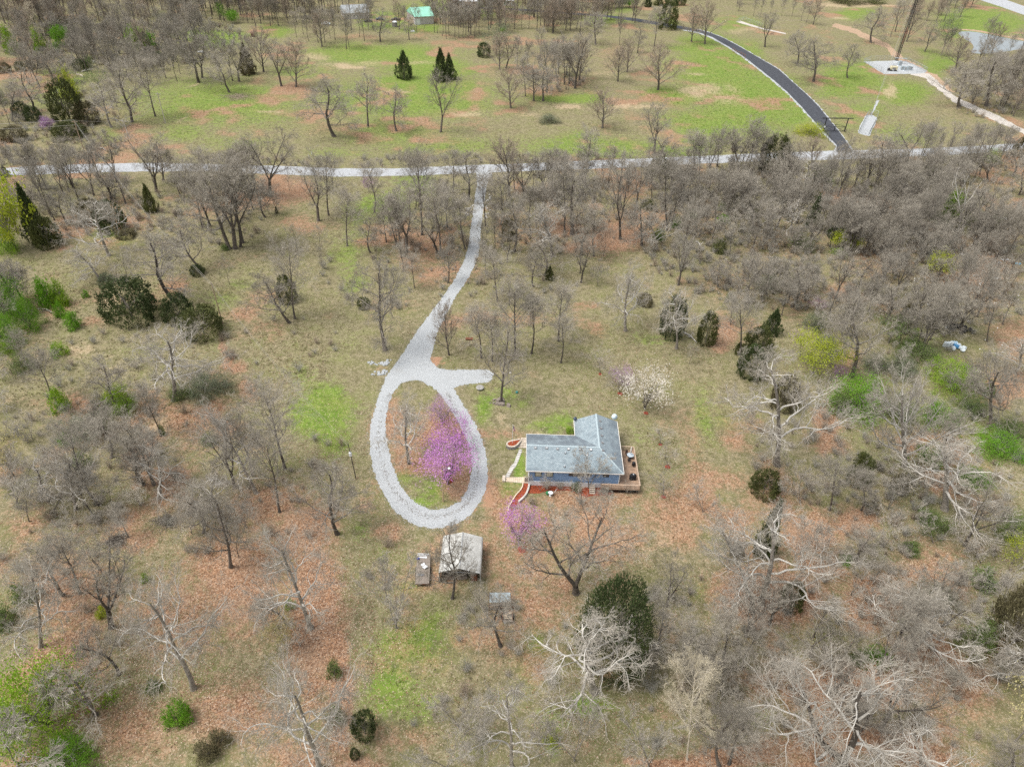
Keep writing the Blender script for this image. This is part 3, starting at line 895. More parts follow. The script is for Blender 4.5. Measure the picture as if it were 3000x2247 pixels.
def cedar_mesh(seed, shape, tips=300, per=24, spray=.7):
    """unit evergreen: drooping branch tips carrying narrow sprays"""
    rng = np.random.RandomState(seed)
    V, Fs = [], []
    cs, us = [], []
    for i in range(tips):
        z = rng.rand() ** (1.25 if shape == 'cone' else 1.0) * .97 + .01
        if shape == 'cone':
            R = (1 - z) ** .75
            R *= .55 + .45 * min(1, z * 5)
        else:
            R = math.sqrt(max(.0, 1 - ((z - .38) / .64) ** 2))
        a = rng.rand() * 6.283
        lm = 1.0 if shape == 'cone' else .5
        R *= 1 + lm * (.16 * math.sin(a * 3 + seed) + .12 * math.sin(a * 5 + z * 8 + seed))
        R *= rng.uniform(.55, 1.0) if rng.rand() < .45 else rng.uniform(.85, 1.03)
        tip = np.array([math.cos(a) * R, math.sin(a) * R, z])
        od = np.array([math.cos(a), math.sin(a), rng.uniform(-.1, .6)])
        od /= np.linalg.norm(od)
        L = .11 + .11 * rng.rand()
        t = rng.rand(per)
        c = tip[None] - od[None] * (t * L)[:, None] + rng.randn(per, 3) * (.018 + .05 * t)[:, None]
        dd = od[None] + rng.randn(per, 3) * .45 + np.array([[0, 0, .25]])
        cs.append(c)
        us.append(dd / np.linalg.norm(dd, axis=1, keepdims=True))
    C, U = np.concatenate(cs), np.concatenate(us)
    C[:, 2] = np.maximum(C[:, 2], .005)
    n = len(C)
    w = np.cross(U, rng.randn(n, 3))
    w /= np.linalg.norm(w, axis=1, keepdims=True)
    s = (.05 + .05 * rng.rand(n))[:, None] * spray
    V = np.stack([C - U * s * .6, C + w * s * .28, C + U * s * .9, C - w * s * .28], 1).reshape(-1, 3)
    return V, np.arange(4 * n).reshape(n, 4)


M['cedar'] = leaf_mat('cedar_green', (.062, .088, .032), (.115, .145, .052), .12, 1.6)
M['cedar_olive'] = leaf_mat('cedar_olive', (.085, .10, .032), (.145, .155, .05), .12, 1.6)
M['cedar_brown'] = leaf_mat('cedar_brown', (.13, .115, .06), (.19, .165, .09), .12, 1.6)
M['lime'] = leaf_mat('new_lime_leaves', (.21, .36, .025), (.31, .46, .04), .35)
M['bright'] = leaf_mat('bright_green_leaves', (.13, .29, .018), (.20, .40, .03), .35)
M['chartreuse'] = leaf_mat('chartreuse_leaves', (.34, .40, .035), (.46, .50, .05), .35)
M['dull'] = leaf_mat('dull_green_leaves', (.13, .19, .055), (.20, .27, .08), .25)
M['greygreen'] = leaf_mat('grey_green_leaves', (.16, .19, .11), (.22, .24, .15), .25)
M['magenta'] = leaf_mat('redbud_blossom', (.52, .22, .54), (.68, .36, .68), .25, objvar=.08)
M['lilac'] = leaf_mat('redbud_pale_blossom', (.40, .24, .42), (.52, .33, .52), .25, objvar=.05)
M['white_bl'] = leaf_mat('dogwood_blossom', (.74, .68, .58), (.82, .78, .70), .3, objvar=.05)
M['pale_yellow'] = leaf_mat('pale_yellow_catkins', (.50, .45, .20), (.62, .56, .28), .3)
LEAF_LIB = {}


def leaf_lib(kind, var):
    """unit meshes shared by plants of a kind"""
    key = (kind, var)
    if key not in LEAF_LIB:
        sd_ = var * 13 + sum(map(ord, kind))
        if kind == 'cedar_cone':
            v, f = cedar_mesh(sd_, 'cone')
        elif kind == 'cedar_round':
            v, f = cedar_mesh(sd_, 'round')
        elif kind == 'cedar_big':
            v, f = cedar_mesh(sd_, 'round', 620, 26, .42)
        elif kind == 'bush':
            (v, f), _ = leafy_mesh(sd_, 'dome', 90, 34, .085)
        elif kind == 'bush_big':
            (v, f), _ = leafy_mesh(sd_, 'dome', 260, 44, .036)
        elif kind == 'bloom':
            (v, f), _ = leafy_mesh(sd_, 'loose', 230, 26, .042, .6)
        elif kind == 'spire':
            (v, f), _ = leafy_mesh(sd_, 'cone', 90, 30, .085)
        elif kind == 'round':
            (v, f), _ = leafy_mesh(sd_, 'round', 120, 36, .070)
        elif kind == 'loose':
            (v, f), _ = leafy_mesh(sd_, 'loose', 120, 24, .048, .7)
        LEAF_LIB[key] = (v, f)
    return LEAF_LIB[key]


LEAF_ME = {}


def leaf_mesh_for(kind, var, mat):
    key = (kind, var, mat)
    if key not in LEAF_ME:
        v, f = leaf_lib(kind, var)
        me = np_mesh('foliage', v, f, 4)
        me.materials.append(M[mat])
        LEAF_ME[key] = me
    return LEAF_ME[key]


STEMS = {}


def stems_mesh(kind, var):
    """unit stems under a leafy crown"""
    key = (kind, var)
    if key not in STEMS:
        rng = np.random.RandomState(var + 50)
        S = []
        nst = {'single': 1, 'multi': 4}[kind]
        for i in range(nst):
            a = i * 6.283 / nst + rng.rand()
            sp = 0 if nst == 1 else .25
            p = np.array([0, 0, -.03])
            q = np.array([math.cos(a) * sp, math.sin(a) * sp, .38])
            S.append((*p, .045 if nst == 1 else .028, *q, .03 if nst == 1 else .018))
            for j in range(7 if nst == 1 else 4):
                b = a + rng.uniform(-1.3, 1.3) if nst > 1 else rng.rand() * 6.283
                st = p + (q - p) * rng.uniform(.5, 1)
                e = st + np.array([math.cos(b) * rng.uniform(.3, .7), math.sin(b) * rng.uniform(.3, .7), rng.uniform(.2, .5)])
                mdl = (st + e) / 2 + rng.randn(3) * .03
                S.append((*st, .018, *mdl, .012))
                S.append((*mdl, .012, *e, .006))
                for k2 in range(3):
                    e2 = mdl + rng.randn(3) * .2 + np.array([0, 0, .12])
                    S.append((*mdl, .008, *e2, .003))
        v, f = seg_tubes(S, 5)
        me = np_mesh('trunk', v, f, 4, True)
        me.materials.append(M['bark_grey'])
        STEMS[key] = me
    return STEMS[key]
# ---------------------------------------------------------------- bare trees: base and top as seen in the photo -> place, height, lean
TREES = []   # dicts with px base, kind, height ...


def add_trees(ox, oy, s, rows):
    for xb, yb, xt, yt, k in rows:
        TREES.append((ox + xb / s, oy + yb / s, ox + xt / s, oy + yt / s, k))


A5 = 4.418
add_trees(0, 0, A5, [(185, 470, 60, 120, 't'), (475, 435, 320, 0, 'c'), (1010, 400, 840, 0, 't'), (985, 310, 945, 30, 't'), (370, 390, 250, 60, 't'), (720, 600, 600, 110, 'o'), (955, 620, 880, 430, 's'),
                     (1145, 760, 1060, 420, 'o'), (1310, 610, 1200, 220, 't'), (1600, 640, 1480, 180, 't'), (1400, 590, 1330, 260, 't'), (1910, 380, 1700, 30, 't'), (1710, 1585, 1480, 720, 'o'), (2010, 1510, 1830, 620, 't'),
                     (1440, 1650, 1240, 1060, 'p'), (445, 1450, 220, 830, 'o'), (165, 1570, 120, 950, 't'), (130, 1620, -40, 1150, 't'), (1460, 1400, 1380, 1000, 's'), (1550, 1490, 1450, 1130, 's'),
                     (1500, 560, 1420, 150, 't'), (1230, 700, 1120, 330, 'o'), (830, 330, 720, 20, 'o'), (1750, 560, 1650, 200, 't'), (2080, 420, 1980, 60, 't'), (560, 330, 470, 10, 't'), (120, 330, 20, -40, 't')])
add_trees(500, 0, A5, [(85, 1055, -20, 560, 't'), (125, 960, 50, 560, 't'), (365, 1070, 150, 250, 'o'), (410, 1015, 290, 440, 'f'), (760, 1200, 540, 620, 'o'), (800, 1050, 720, 520, 't'), (885, 1060, 850, 500, 'f'), (1060, 870, 960, 380, 't'),
                       (1205, 935, 1130, 320, 'r'), (1435, 1120, 1350, 470, 'f'), (1625, 1130, 1600, 470, 'r'), (660, 1100, 590, 660, 't'), (1375, 295, 1330, 0, 't'), (1260, 240, 1210, -40, 't'), (1410, 240, 1400, -20, 't'), (940, 260, 985, 30, 't'),
                       (820, 200, 750, -30, 't'), (620, 210, 560, -30, 't'), (1630, 490, 1570, 110, 't'), (1720, 450, 1680, 60, 't'), (1790, 540, 1750, 130, 't'), (1960, 610, 1880, 100, 'r'), (1910, 560, 1860, 80, 't'), (2000, 560, 1960, 60, 't'), (2065, 500, 2050, 130, 't'), (2130, 520, 2090, 80, 't'), (480, 400, 490, 190, 'g')])
add_trees(0, 0, 2.209, [(2163, 885, 2100, 480, 'o')])
add_trees(1000, 0, A5, [(65, 635, 20, 80, 't'), (100, 610, 70, 160, 't'), (300, 535, 240, 40, 't'), (235, 480, 200, 60, 't'), (355, 385, 320, 40, 't'), (400, 365, 410, -40, 't'), (505, 545, 515, 90, 'o'), (750, 390, 690, -30, 'r'), (825, 400, 855, 40, 't'),
                        (880, 520, 870, 190, 'o'), (975, 420, 965, 20, 't'), (1205, 425, 1180, -20, 't'), (1245, 435, 1220, 40, 't'), (1310, 470, 1290, 30, 't'), (1360, 510, 1330, 100, 't'), (1395, 465, 1370, -10, 't'), (1470, 490, 1460, 20, 't'),
                        (1520, 500, 1490, 60, 't'), (1575, 490, 1560, 90, 't'), (1610, 460, 1600, 0, 't'), (1650, 490, 1650, 70, 't'), (1725, 475, 1720, 40, 't'), (1785, 445, 1770, -20, 't'), (1900, 390, 1880, 20, 't'), (2040, 310, 2020, -20, 't'), (2050, 910, 2040, 400, 'r'), (2130, 890, 2190, 440, 'f')])
add_trees(1000, 0, 2.209, [(172, 820, 160, 430, 'o'), (357, 850, 345, 540, 'o'), (643, 857, 660, 440, 'f'), (1097, 700, 1080, 430, 'r'), (1690, 830, 1695, 545, 'r'), (2025, 1000, 2040, 665, 'f')])
add_trees(1500, 0, A5, [(65, 890, 50, 420, 't'), (175, 1250, 130, 660, 't'), (280, 1310, 270, 800, 'o'), (400, 1310, 410, 780, 'o'), (450, 1200, 420, 480, 't'), (520, 1030, 520, 520, 't'), (580, 990, 540, 500, 't'), (605, 960, 620, 440, 't'), (675, 1100, 660, 500, 't'),
                        (695, 1000, 710, 520, 't'), (735, 1090, 745, 500, 't'), (775, 1000, 800, 500, 't'), (815, 1150, 840, 380, 'f'), (870, 1040, 930, 420, 'r'), (360, 790, 350, 330, 't'), (200, 1000, 190, 480, 't'), (30, 330, 40, 20, 't'), (125, 370, 120, 60, 't'), (215, 380, 210, 20, 't'),
                        (330, 280, 330, 10, 't'), (540, 260, 510, 30, 'o'), (835, 380, 800, 90, 'f'), (1080, 580, 1070, 90, 'o'), (1390, 590, 1390, 150, 't'), (1490, 940, 1510, 440, 'r'), (1370, 1060, 1400, 580, 'r'), (1625, 690, 1620, 320, 'o'), (1690, 410, 1640, 250, 's'), (1840, 610, 1890, 40, 't'), (1890, 1168, 1930, 500, 'r')])
add_trees(2000, 0, 2.538, [(65, 315, 95, 10, 'r'), (165, 330, 195, -10, 'r'), (610, 352, 660, 80, 'f'), (525, 125, 545, -40, 't'), (580, 110, 600, -30, 't'), (650, 100, 665, -10, 't'), (735, 120, 750, -30, 't'), (810, 125, 830, -40, 't'), (880, 160, 900, -10, 't'), (915, 175, 935, -20, 't'),
                           (970, 185, 1040, -20, 'r'), (415, 85, 425, -10, 'o'), (850, 480, 865, 190, 'o'), (970, 608, 1000, 260, 'o'), (1225, 582, 1280, 300, 'o')])
add_trees(2500, 0, 2.538, [(130, 320, 210, 40, 'o'), (275, 275, 310, -20, 't'), (310, 238, 365, -20, 'f'), (395, 312, 480, 20, 'r'), (530, 388, 575, 150, 'o'), (680, 420, 720, 190, 't'), (650, 120, 700, -30, 'r'), (755, 530, 840, 235, 'r'), (780, 802, 870, 440, 'o'), (985, 792, 1100, 320, 'o'), (1260, 350, 1290, 170, 'o'), (720, 190, 770, 30, 'g')])
B5 = 2.538
add_trees(0, 375, B5, [(350, 458, 150, 70, 't'), (290, 467, 190, 180, 't'), (110, 350, 10, 100, 't'), (545, 445, 430, 160, 'f'), (515, 475, 350, 230, 't'), (75, 490, -20, 300, 't'), (190, 430, 130, 240, 's'), (240, 630, 80, 400, 'o'), (810, 950, 640, 480, 'p'), (1165, 475, 1080, 40, 'f'), (1215, 390, 1160, 70, 'r'), (955, 662, 940, 550, 's'), (30, 400, -60, 160, 't')])
add_trees(500, 375, B5, [(30, 420, -10, 130, 't'), (100, 552, 95, 180, 't'), (235, 745, 130, 230, 't'), (340, 548, 250, 160, 't'), (240, 390, 190, 120, 't'), (560, 505, 400, 120, 't'), (608, 482, 440, 80, 't'), (655, 522, 530, 40, 't'), (740, 508, 750, 10, 'f'), (885, 468, 880, 260, 's'), (1100, 692, 1050, 260, 'f'), (1175, 652, 1140, 150, 't'), (1205, 472, 1170, 220, 's'),
                         (435, 900, 250, 320, 'o'), (480, 900, 360, 200, 'f'), (520, 885, 400, 120, 't'), (535, 855, 450, 250, 'f'), (790, 640, 760, 460, 's'), (1115, 950, 1100, 720, 's'), (950, 952, 890, 690, 's'), (625, 582, 600, 420, 's')])
add_trees(1000, 375, B5, [(45, 878, 40, 400, 't'), (245, 632, 200, 190, 't'), (335, 852, 290, 560, 't'), (410, 882, 320, 460, 't'), (485, 925, 430, 420, 'f'), (600, 797, 560, 100, 't'), (598, 592, 540, 120, 't'), (720, 935, 640, 600, 'f'), (788, 742, 770, 400, 't'), (735, 955, 680, 360, 't'), (832, 482, 820, 120, 't'), (920, 902, 870, 460, 't'), (942, 535, 930, 150, 'o'), (1073, 732, 1040, 310, 't'),
                          (1062, 942, 1020, 660, 's'), (1190, 722, 1180, 300, 't'), (1250, 505, 1210, 40, 'r'), (265, 952, 220, 770, 's'), (800, 950, 830, 720, 's')])
add_trees(1500, 375, B5, [(15, 922, 15, 440, 'o'), (140, 778, 120, 380, 't'), (180, 742, 190, 400, 't'), (300, 522, 300, 120, 't'), (345, 642, 330, 360, 't'), (392, 772, 370, 200, 't'), (445, 792, 450, 230, 'o'), (517, 945, 520, 590, 'f'), (608, 955, 620, 540, 't'), (680, 955, 690, 700, 's'), (805, 828, 800, 210, 'f'), (550, 425, 585, -20, 't'), (300, 955, 190, 500, 'p'), (965, 875, 960, 500, 'o'),
                          (1150, 765, 1160, 160, 't'), (1175, 765, 1240, 420, 't'), (1080, 905, 1030, 660, 'p'), (1040, 525, 1050, 260, 't'), (870, 380, 870, 150, 's'), (240, 480, 230, 180, 'f'), (90, 520, 80, 200, 'f'), (420, 500, 400, 170, 't'), (1110, 330, 1130, 30, 'o'), (760, 640, 750, 400, 's')])
add_trees(2000, 375, B5, [(75, 372, 100, -20, 't'), (125, 374, 130, 20, 't'), (250, 335, 275, -20, 't'), (360, 285, 380, -20, 't'), (415, 315, 420, -30, 'f'), (445, 315, 590, -10, 't'), (15, 545, 10, 240, 't'), (215, 545, 210, 260, 't'), (245, 755, 260, 500, 't'), (155, 785, 170, 560, 't'), (320, 875, 320, 640, 't'), (350, 950, 370, 720, 't'), (35, 865, 45, 620, 't'), (680, 545, 690, 330, 'o'), (625, 825, 660, 500, 't'),
                          (890, 495, 970, 230, 'p'), (960, 305, 990, 30, 'r'), (1100, 485, 1130, 190, 't'), (1190, 485, 1225, 280, 't'), (1050, 775, 1095, 480, 't'), (1130, 310, 1150, 120, 'o'), (1250, 335, 1240, 150, 't'), (1220, 705, 1270, 560, 'p'), (440, 600, 450, 300, 'o'), (520, 760, 530, 460, 'o'), (330, 560, 340, 280, 'f'), (800, 780, 830, 520, 'p'), (760, 420, 780, 160, 'o'), (590, 340, 600, 110, 'o'), (450, 830, 460, 560, 'g'), (900, 900, 930, 660, 'g'), (710, 900, 720, 650, 'g'), (760, 300, 800, 30, 's')])
add_trees(2500, 375, B5, [(245, 300, 150, 0, 'o'), (400, 265, 440, -40, 'f'), (500, 215, 585, -60, 't'), (605, 215, 700, 10, 't'), (690, 205, 715, 50, 't'), (870, 205, 915, 0, 't'), (1020, 175, 1020, -40, 't'), (1110, 205, 1140, -20, 't'), (260, 485, 305, 290, 't'), (240, 505, 260, 330, 't'), (335, 445, 345, 200, 't'), (25, 825, 60, 540, 't'), (50, 815, 110, 520, 't'), (440, 775, 500, 540, 't'), (490, 625, 500, 390, 'o'), (720, 695, 800, 480, 't'),
                          (690, 505, 690, 250, 'p'), (820, 725, 910, 520, 't'), (780, 785, 900, 310, 'd'), (880, 775, 1030, 400, 'f'), (1015, 715, 1140, 420, 't'), (1080, 905, 1210, 540, 't'), (1190, 855, 1215, 700, 's'), (220, 935, 270, 740, 'o'), (1230, 500, 1300, 260, 'o'), (1180, 360, 1240, 120, 'o'), (800, 420, 830, 150, 'o'), (1000, 400, 1040, 150, 'f'), (560, 360, 580, 120, 'f'), (440, 560, 450, 400, 'g'), (560, 680, 570, 490, 'g'), (500, 950, 530, 720, 'g'), (830, 960, 860, 740, 'g'), (120, 420, 130, 170, 'o'), (680, 920, 700, 690, 'g'), (140, 640, 170, 420, 'o')])
C1 = 2.209
add_trees(0, 750, C1, [(650, 158, 440, -110, 'p'), (1125, 292, 930, -190, 'o'), (1315, 100, 1080, -260, 'o'), (1485, 182, 1440, -10, 's'), (1872, 432, 1650, 60, 'o'), (1908, 405, 1850, -150, 't'), (2087, 98, 2065, -80, 's'), (1125, 935, 1090, 430, 'p'), (335, 925, 200, 560, 't'), (722, 1305, 620, 960, 'o'), (1655, 1535, 1330, 880, 'p'), (1845, 1378, 1690, 760, 't'), (1810, 1657, 1680, 1080, 't'),
                       (350, 1657, 380, 1330, 's'), (490, 1640, 400, 1240, 'p'), (935, 1475, 790, 1130, 't'), (1030, 1570, 1010, 1180, 'p'), (735, 1655, 690, 1450, 's'), (1575, 1645, 1620, 1490, 's'), (1370, 1650, 1350, 1370, 'p'), (110, 1600, 60, 1180, 'g'), (-40, 800, -30, 620, 'g'), (-60, 1010, 40, 830, 'p'), (260, 1560, 230, 1290, 'p'), (820, 130, 780, -60, 's')])
add_trees(1000, 750, C1, [(285, 610, 225, -40, 'o'), (475, 208, 440, -30, 't'), (400, 105, 380, -110, 't'), (690, 175, 690, -120, 'o'), (697, 642, 655, 260, 'r'), (905, 662, 850, 290, 't'), (975, 682, 960, 330, 't'), (1035, 945, 1085, 360, 'o'), (1120, 635, 1140, 100, 't'), (1230, 632, 1250, 220, 't'), (1405, 552, 1440, 130, 't'), (1420, 692, 1445, 360, 't'), (1010, 290, 975, -60, 't'), (935, 122, 930, -110, 't'),
                          (1315, 125, 1310, -130, 'o'), (1545, 112, 1550, -160, 't'), (1840, 485, 1880, 0, 'p'), (2170, 600, 2180, 190, 'p'), (440, 1342, 405, 850, 'p'), (1680, 35, 1685, -90, 's'), (1600, 1500, 1610, 1240, 'g'), (1290, 1520, 1290, 1400, 'g')])
add_trees(2000, 750, C1, [(310, 445, 335, 230, 't'), (370, 640, 400, 200, 't'), (610, 1355, 670, 620, 'p'), (1090, 785, 1160, 170, 'o'), (1235, 842, 1250, 600, 's'), (1435, 1360, 1500, 650, 'q'), (1990, 1100, 2100, 560, 'o'), (1690, 1640, 1830, 1080, 'p'), (950, 1645, 1030, 1290, 't'), (1155, 1645, 1200, 1360, 't'), (1520, 605, 1590, 330, 't'), (1545, 605, 1740, 290, 'f'), (1400, 575, 1480, 320, 't'), (1800, 505, 1890, 210, 'f'), (1970, 555, 2060, 250, 't'), (2070, 445, 2190, 180, 't'),
                          (1210, 605, 1260, 440, 's'), (830, 225, 855, -30, 't'), (640, 385, 700, 150, 't'), (420, 335, 440, 150, 't'), (1240, 140, 1300, -20, 't'), (1300, 170, 1370, -40, 't'), (480, 830, 490, 560, 'g'), (230, 200, 240, 20, 'o'), (540, 250, 560, 50, 'o'), (700, 330, 740, 130, 'g'), (960, 420, 990, 210, 'o'), (900, 480, 920, 300, 'g'), (1120, 360, 1160, 130, 'o'), (1320, 420, 1350, 230, 'g'), (1700, 200, 1760, 0, 'o'), (2000, 220, 2080, 0, 'f'), (1640, 420, 1700, 240, 's'), (2150, 760, 2230, 520, 'p'), (1820, 900, 1860, 720, 'g'), (760, 640, 770, 470, 's'),
                          (760, 1600, 790, 1330, 'g'), (1330, 1640, 1360, 1380, 'g'), (130, 1657, 140, 1480, 'g'), (40, 700, 60, 560, 's')])
D1 = 2.212
add_trees(0, 1500, D1, [(262, 870, 60, 250, 'p'), (520, 525, 320, 100, 't'), (722, 745, 600, 130, 'f'), (772, 1050, 500, 690, 'o'), (1255, 1142, 940, 420, 'p'), (1495, 355, 1370, -170, 'o'), (1550, 295, 1525, 70, 's'), (2015, 750, 1720, 100, 'p'), (1855, 730, 1630, 470, 'o'), (2070, 1660, 1880, 920, 'p'), (2185, 140, 2110, -350, 'o'), (830, 160, 730, -60, 't'), (190, 60, 140, -120, 't'), (355, 835, 345, 740, 's'), (120, 1640, 70, 1090, 'g'), (1950, 870, 1900, 680, 'g')])
add_trees(1000, 1500, D1, [(1030, 868, 980, 430, 'o'), (358, 750, 330, 280, 'g'), (720, 560, 700, 40, 'o'), (1640, 1160, 1660, 470, 'p'), (1110, 1665, 1080, 1100, 'p'), (1510, 1610, 1530, 1150, 'g'), (1990, 1650, 1995, 1260, 'g'), (800, 1440, 800, 1110, 'g'), (2050, 915, 2115, 540, 't'), (680, 1660, 680, 1390, 'g')])
add_trees(2000, 1500, D1, [(450, 590, 310, -60, 'p'), (505, 590, 660, -60, 'p'), (845, 810, 980, 560, 't'), (965, 430, 1000, 290, 't'), (1235, 465, 1330, 300, 't'), (1410, 675, 1500, 500, 't'), (1480, 690, 1550, 560, 't'), (1470, 890, 1700, 380, 'p'), (1020, 965, 1160, 720, 't'), (775, 945, 810, 830, 's'), (600, 1135, 710, 840, 't'), (385, 1015, 500, 720, 't'), (262, 965, 310, 610, 't'), (210, 1175, 390, 890, 't'), (20, 1085, 60, 720, 't'), (400, 1095, 470, 960, 's'),
                           (28, 1600, 150, 870, 'c'), (235, 1645, 320, 1200, 'o'), (300, 1630, 450, 1230, 't'), (1560, 1650, 1540, 1240, 'p'), (2150, 1650, 2080, 1440, 'o'), (1730, 1185, 1820, 1000, 't'), (1930, 1105, 1975, 970, 's'), (1560, 1040, 1590, 810, 'g'), (2240, 1130, 2060, 720, 'p'), (1300, 230, 1330, 10, 'g'), (1620, 200, 1660, -20, 'g'), (1930, 330, 1960, 130, 'g'), (1150, 330, 1190, 110, 'o'), (900, 330, 940, 100, 'g'), (1700, 520, 1740, 300, 'g'), (2080, 560, 2120, 330, 'g'), (1330, 620, 1370, 430, 'g'), (1000, 1060, 1010, 860, 'g')])
TREES += [(1687, 1737, 1690, 1425, 'v'), (2470, 2250, 2480, 1850, 'w')]
# the forked oak in front of the house and the big forked tree on the lower edge have builders of their own

random.seed(11)
_cnt = {}
BARE = []        # things for the labels


CR_ = {'q': .45, 'c': .25, 't': .28, 'o': .46, 'r': .36, 'f': .36, 's': .32, 'p': .52, 'd': .2, 'g': .45, 'v': .5, 'w': .55}      # crown radius / height


WIDE = [(2328, 1960, 300), (979, 401, 200), (1078, 371, 110), (1162, 385, 85), (1291, 388, 85), (1497, 317, 110), (1765, 376, 100), (1917, 453, 95), (1928, 264, 105), (2382, 240, 110), (2335, 190, 90), (2483, 229, 80), (2807, 316, 115), (2888, 312, 160), (2797, 209, 100), (2551, 126, 85),
        (294, 821, 190), (319, 749, 150), (509, 882, 180), (593, 795, 150), (509, 1173, 220), (749, 1445, 180), (835, 1374, 160), (819, 1500, 140), (327, 1341, 150), (222, 1492, 150), (466, 1460, 160), (620, 1497, 160), (1129, 1026, 180), (1312, 827, 95), (1315, 1041, 90), (1468, 1178, 130), (1199, 1357, 165), (1833, 970, 160), (1982, 1021, 140),
        (2276, 1363, 290), (2493, 1105, 170), (2650, 1366, 250), (2901, 1248, 200), (2765, 1492, 280), (118, 1893, 170), (235, 1737, 120), (326, 1837, 200), (349, 1975, 170), (567, 2016, 200), (676, 1660, 160), (911, 1839, 240), (838, 1830, 130), (936, 2250, 290), (988, 1563, 190), (54, 2241, 230), (1466, 1892, 210), (1162, 1839, 180), (1325, 1753, 130), (1741, 2024, 390),
        (1502, 2253, 200), (1683, 2228, 150), (1900, 2246, 150), (1362, 2151, 190), (1927, 1914, 120), (1687, 1737, 340), (2470, 2250, 420), (2203, 1767, 190), (2228, 1767, 330), (2665, 1902, 260), (2013, 2223, 130), (2106, 2244, 120), (2705, 2246, 220), (847, 945, 120), (864, 933, 110), (1720, 746, 110), (1506, 738, 120), (1817, 700, 120), (1643, 755, 80), (1880, 720, 120), (680, 735, 170), (705, 718, 130)]


def place_tree(xb, yb, xt, yt, kind, var=None, wscale=1.0, name='bare_tree'):
    P0 = np.array(G(xb, yb))
    wide = next((w for x, y, w in WIDE if abs(x - xb) < 7 and abs(y - yb) < 7), None)
    Rb = wide * np.linalg.norm(P0 - np.array([0, 0, CAMZ])) / F * .36 if wide else None
    # height whose top projects on yt
    lo_, hi_ = .5, 45.0
    for _ in range(26):
        mid_ = (lo_ + hi_) / 2
        if min(PX(P0 + np.array([0, 0, mid_]))[1], PX(P0 + np.array([0, Rb if Rb else CR_[kind] * mid_ * .65, mid_ * .75]))[1]) > yt:
            lo_ = mid_
        else:
            hi_ = mid_
    h = lo_
    px, _ = PX(P0 + np.array([0, 0, h]))
    dist = np.linalg.norm(P0 - np.array([0, 0, CAMZ]))
    lean = np.clip((xt - px) * dist / F / h, -.55, .55)
    _cnt[kind] = _cnt.get(kind, 0) + 1
    if var is None:
        var = (_cnt[kind] * 7 + int(xb)) % NVAR[kind]
    if wide and NVAR[kind] > 1:
        vv = sorted(range(NVAR[kind]), key=lambda q: -tree_lib(kind, q)[3])
        var = vv[_cnt[kind] % min(2, len(vv))]
    tm, cm, zm, wd = tree_lib(kind, var)
    s = h / zm
    root = empty(name, (P0[0], P0[1], 0))
    sw = s * wscale * {'o': 1.25, 'p': 1.25, 't': 1.3, 'r': 1.35, 'f': 1.3, 's': 1.2, 'g': 1.15}.get(kind, 1.0) * (.62 + .38 / max(.45, min(1.6, s)) if s > 1 else 1.0 + .12 * (1 - s))
    if wide:
        sw = wide * np.linalg.norm(P0 + np.array([0, 0, h * .65 - CAMZ])) / F / wd * 1.08
        sw = min(max(sw, s * .6), s * 1.5)
    R = Matrix.Rotation(math.atan(lean), 4, 'Y') @ Matrix.Rotation(0.0 if kind in 'vw' else random.uniform(0, 6.28), 4, 'Z') @ Matrix.Diagonal((sw, sw, s, 1))
    root.matrix_world = Matrix.Translation((P0[0], P0[1], 0)) @ R
    for nm, me in (('trunk', tm), ('crown', cm)):
        o = bpy.data.objects.new(nm, me)
        COL.objects.link(o)
        o.parent = root
    rec = dict(o=root, x=xb, y=yb, xt=xt, yt=yt, h=h, lean=lean, kind=kind, dist=dist, w=wd * sw)
    BARE.append(rec)
    return rec


for r in TREES:
    place_tree(*r)
# ---------------------------------------------------------------- evergreens, leafing shrubs, blossom trees: centre, width, height in crop pixels
_pc = [0]
PLANTS = []


def plant(ox, oy, s, x, y, w, h, shape, mat, name, label, cat, ground=True, stems=None, group=None):
    x, y, w, h = ox + x / s, oy + y / s, w / s, h / s
    g = np.array(G(x, y + h * .3))
    dist = np.linalg.norm(g - np.array([0, 0, CAMZ]))
    sd_ = CAMZ / dist
    cd_ = math.sqrt(1 - sd_ * sd_)
    R = w / 2
    base_y = y + h / 2 - R * sd_ * (.75 if ground else .25)
    g = np.array(G(x, base_y))
    dist = np.linalg.norm(g - np.array([0, 0, CAMZ]))
    Rm = R * dist / F
    Hm = max(Rm * .7, (h - R * sd_ * (.9 if ground else .35)) * dist / F / cd_)
    _pc[0] += 1
    var = _pc[0] % 3
    root = empty(name, tuple(g), random.uniform(0, 6.28), label, cat, group)
    z0 = 0 if ground else .22
    big_ = shape == 'bush' and Rm > 2.2
    me = leaf_mesh_for('bush_big' if big_ else shape, var % 2 if big_ else var, mat)
    o = bpy.data.objects.new('foliage' if shape in ('bush',) else 'crown', me)
    COL.objects.link(o)
    o.parent = root
    o.scale = (Rm, Rm, Hm * (1 - z0))
    o.location = (0, 0, Hm * z0)
    t = bpy.data.objects.new('stems' if shape in ('bush',) else 'trunk', stems_mesh('multi' if (stems == 'multi' or shape == 'bush') else 'single', var))
    COL.objects.link(t)
    t.parent = root
    t.scale = (Rm * .9, Rm * .9, Hm * .92)
    PLANTS.append((x, base_y, label))
    return root


def pl_rows(ox, oy, s, rows):
    for r in rows:
        x, y, w, h, shape, mat, name, label = r[:8]
        cat = {'cedar_tree': 'cedar tree', 'cedar_bush': 'cedar bush', 'green_bush': 'bush', 'leafing_tree': 'tree', 'redbud_tree': 'redbud tree', 'dogwood_tree': 'dogwood tree', 'flowering_tree': 'tree', 'young_tree': 'young tree'}[name]
        plant(ox, oy, s, x, y, w, h, shape, mat, name, label, cat, ground=shape in ('bush', 'spire', 'cedar_cone', 'cedar_round', 'cedar_big'), stems=r[8] if len(r) > 8 else None)


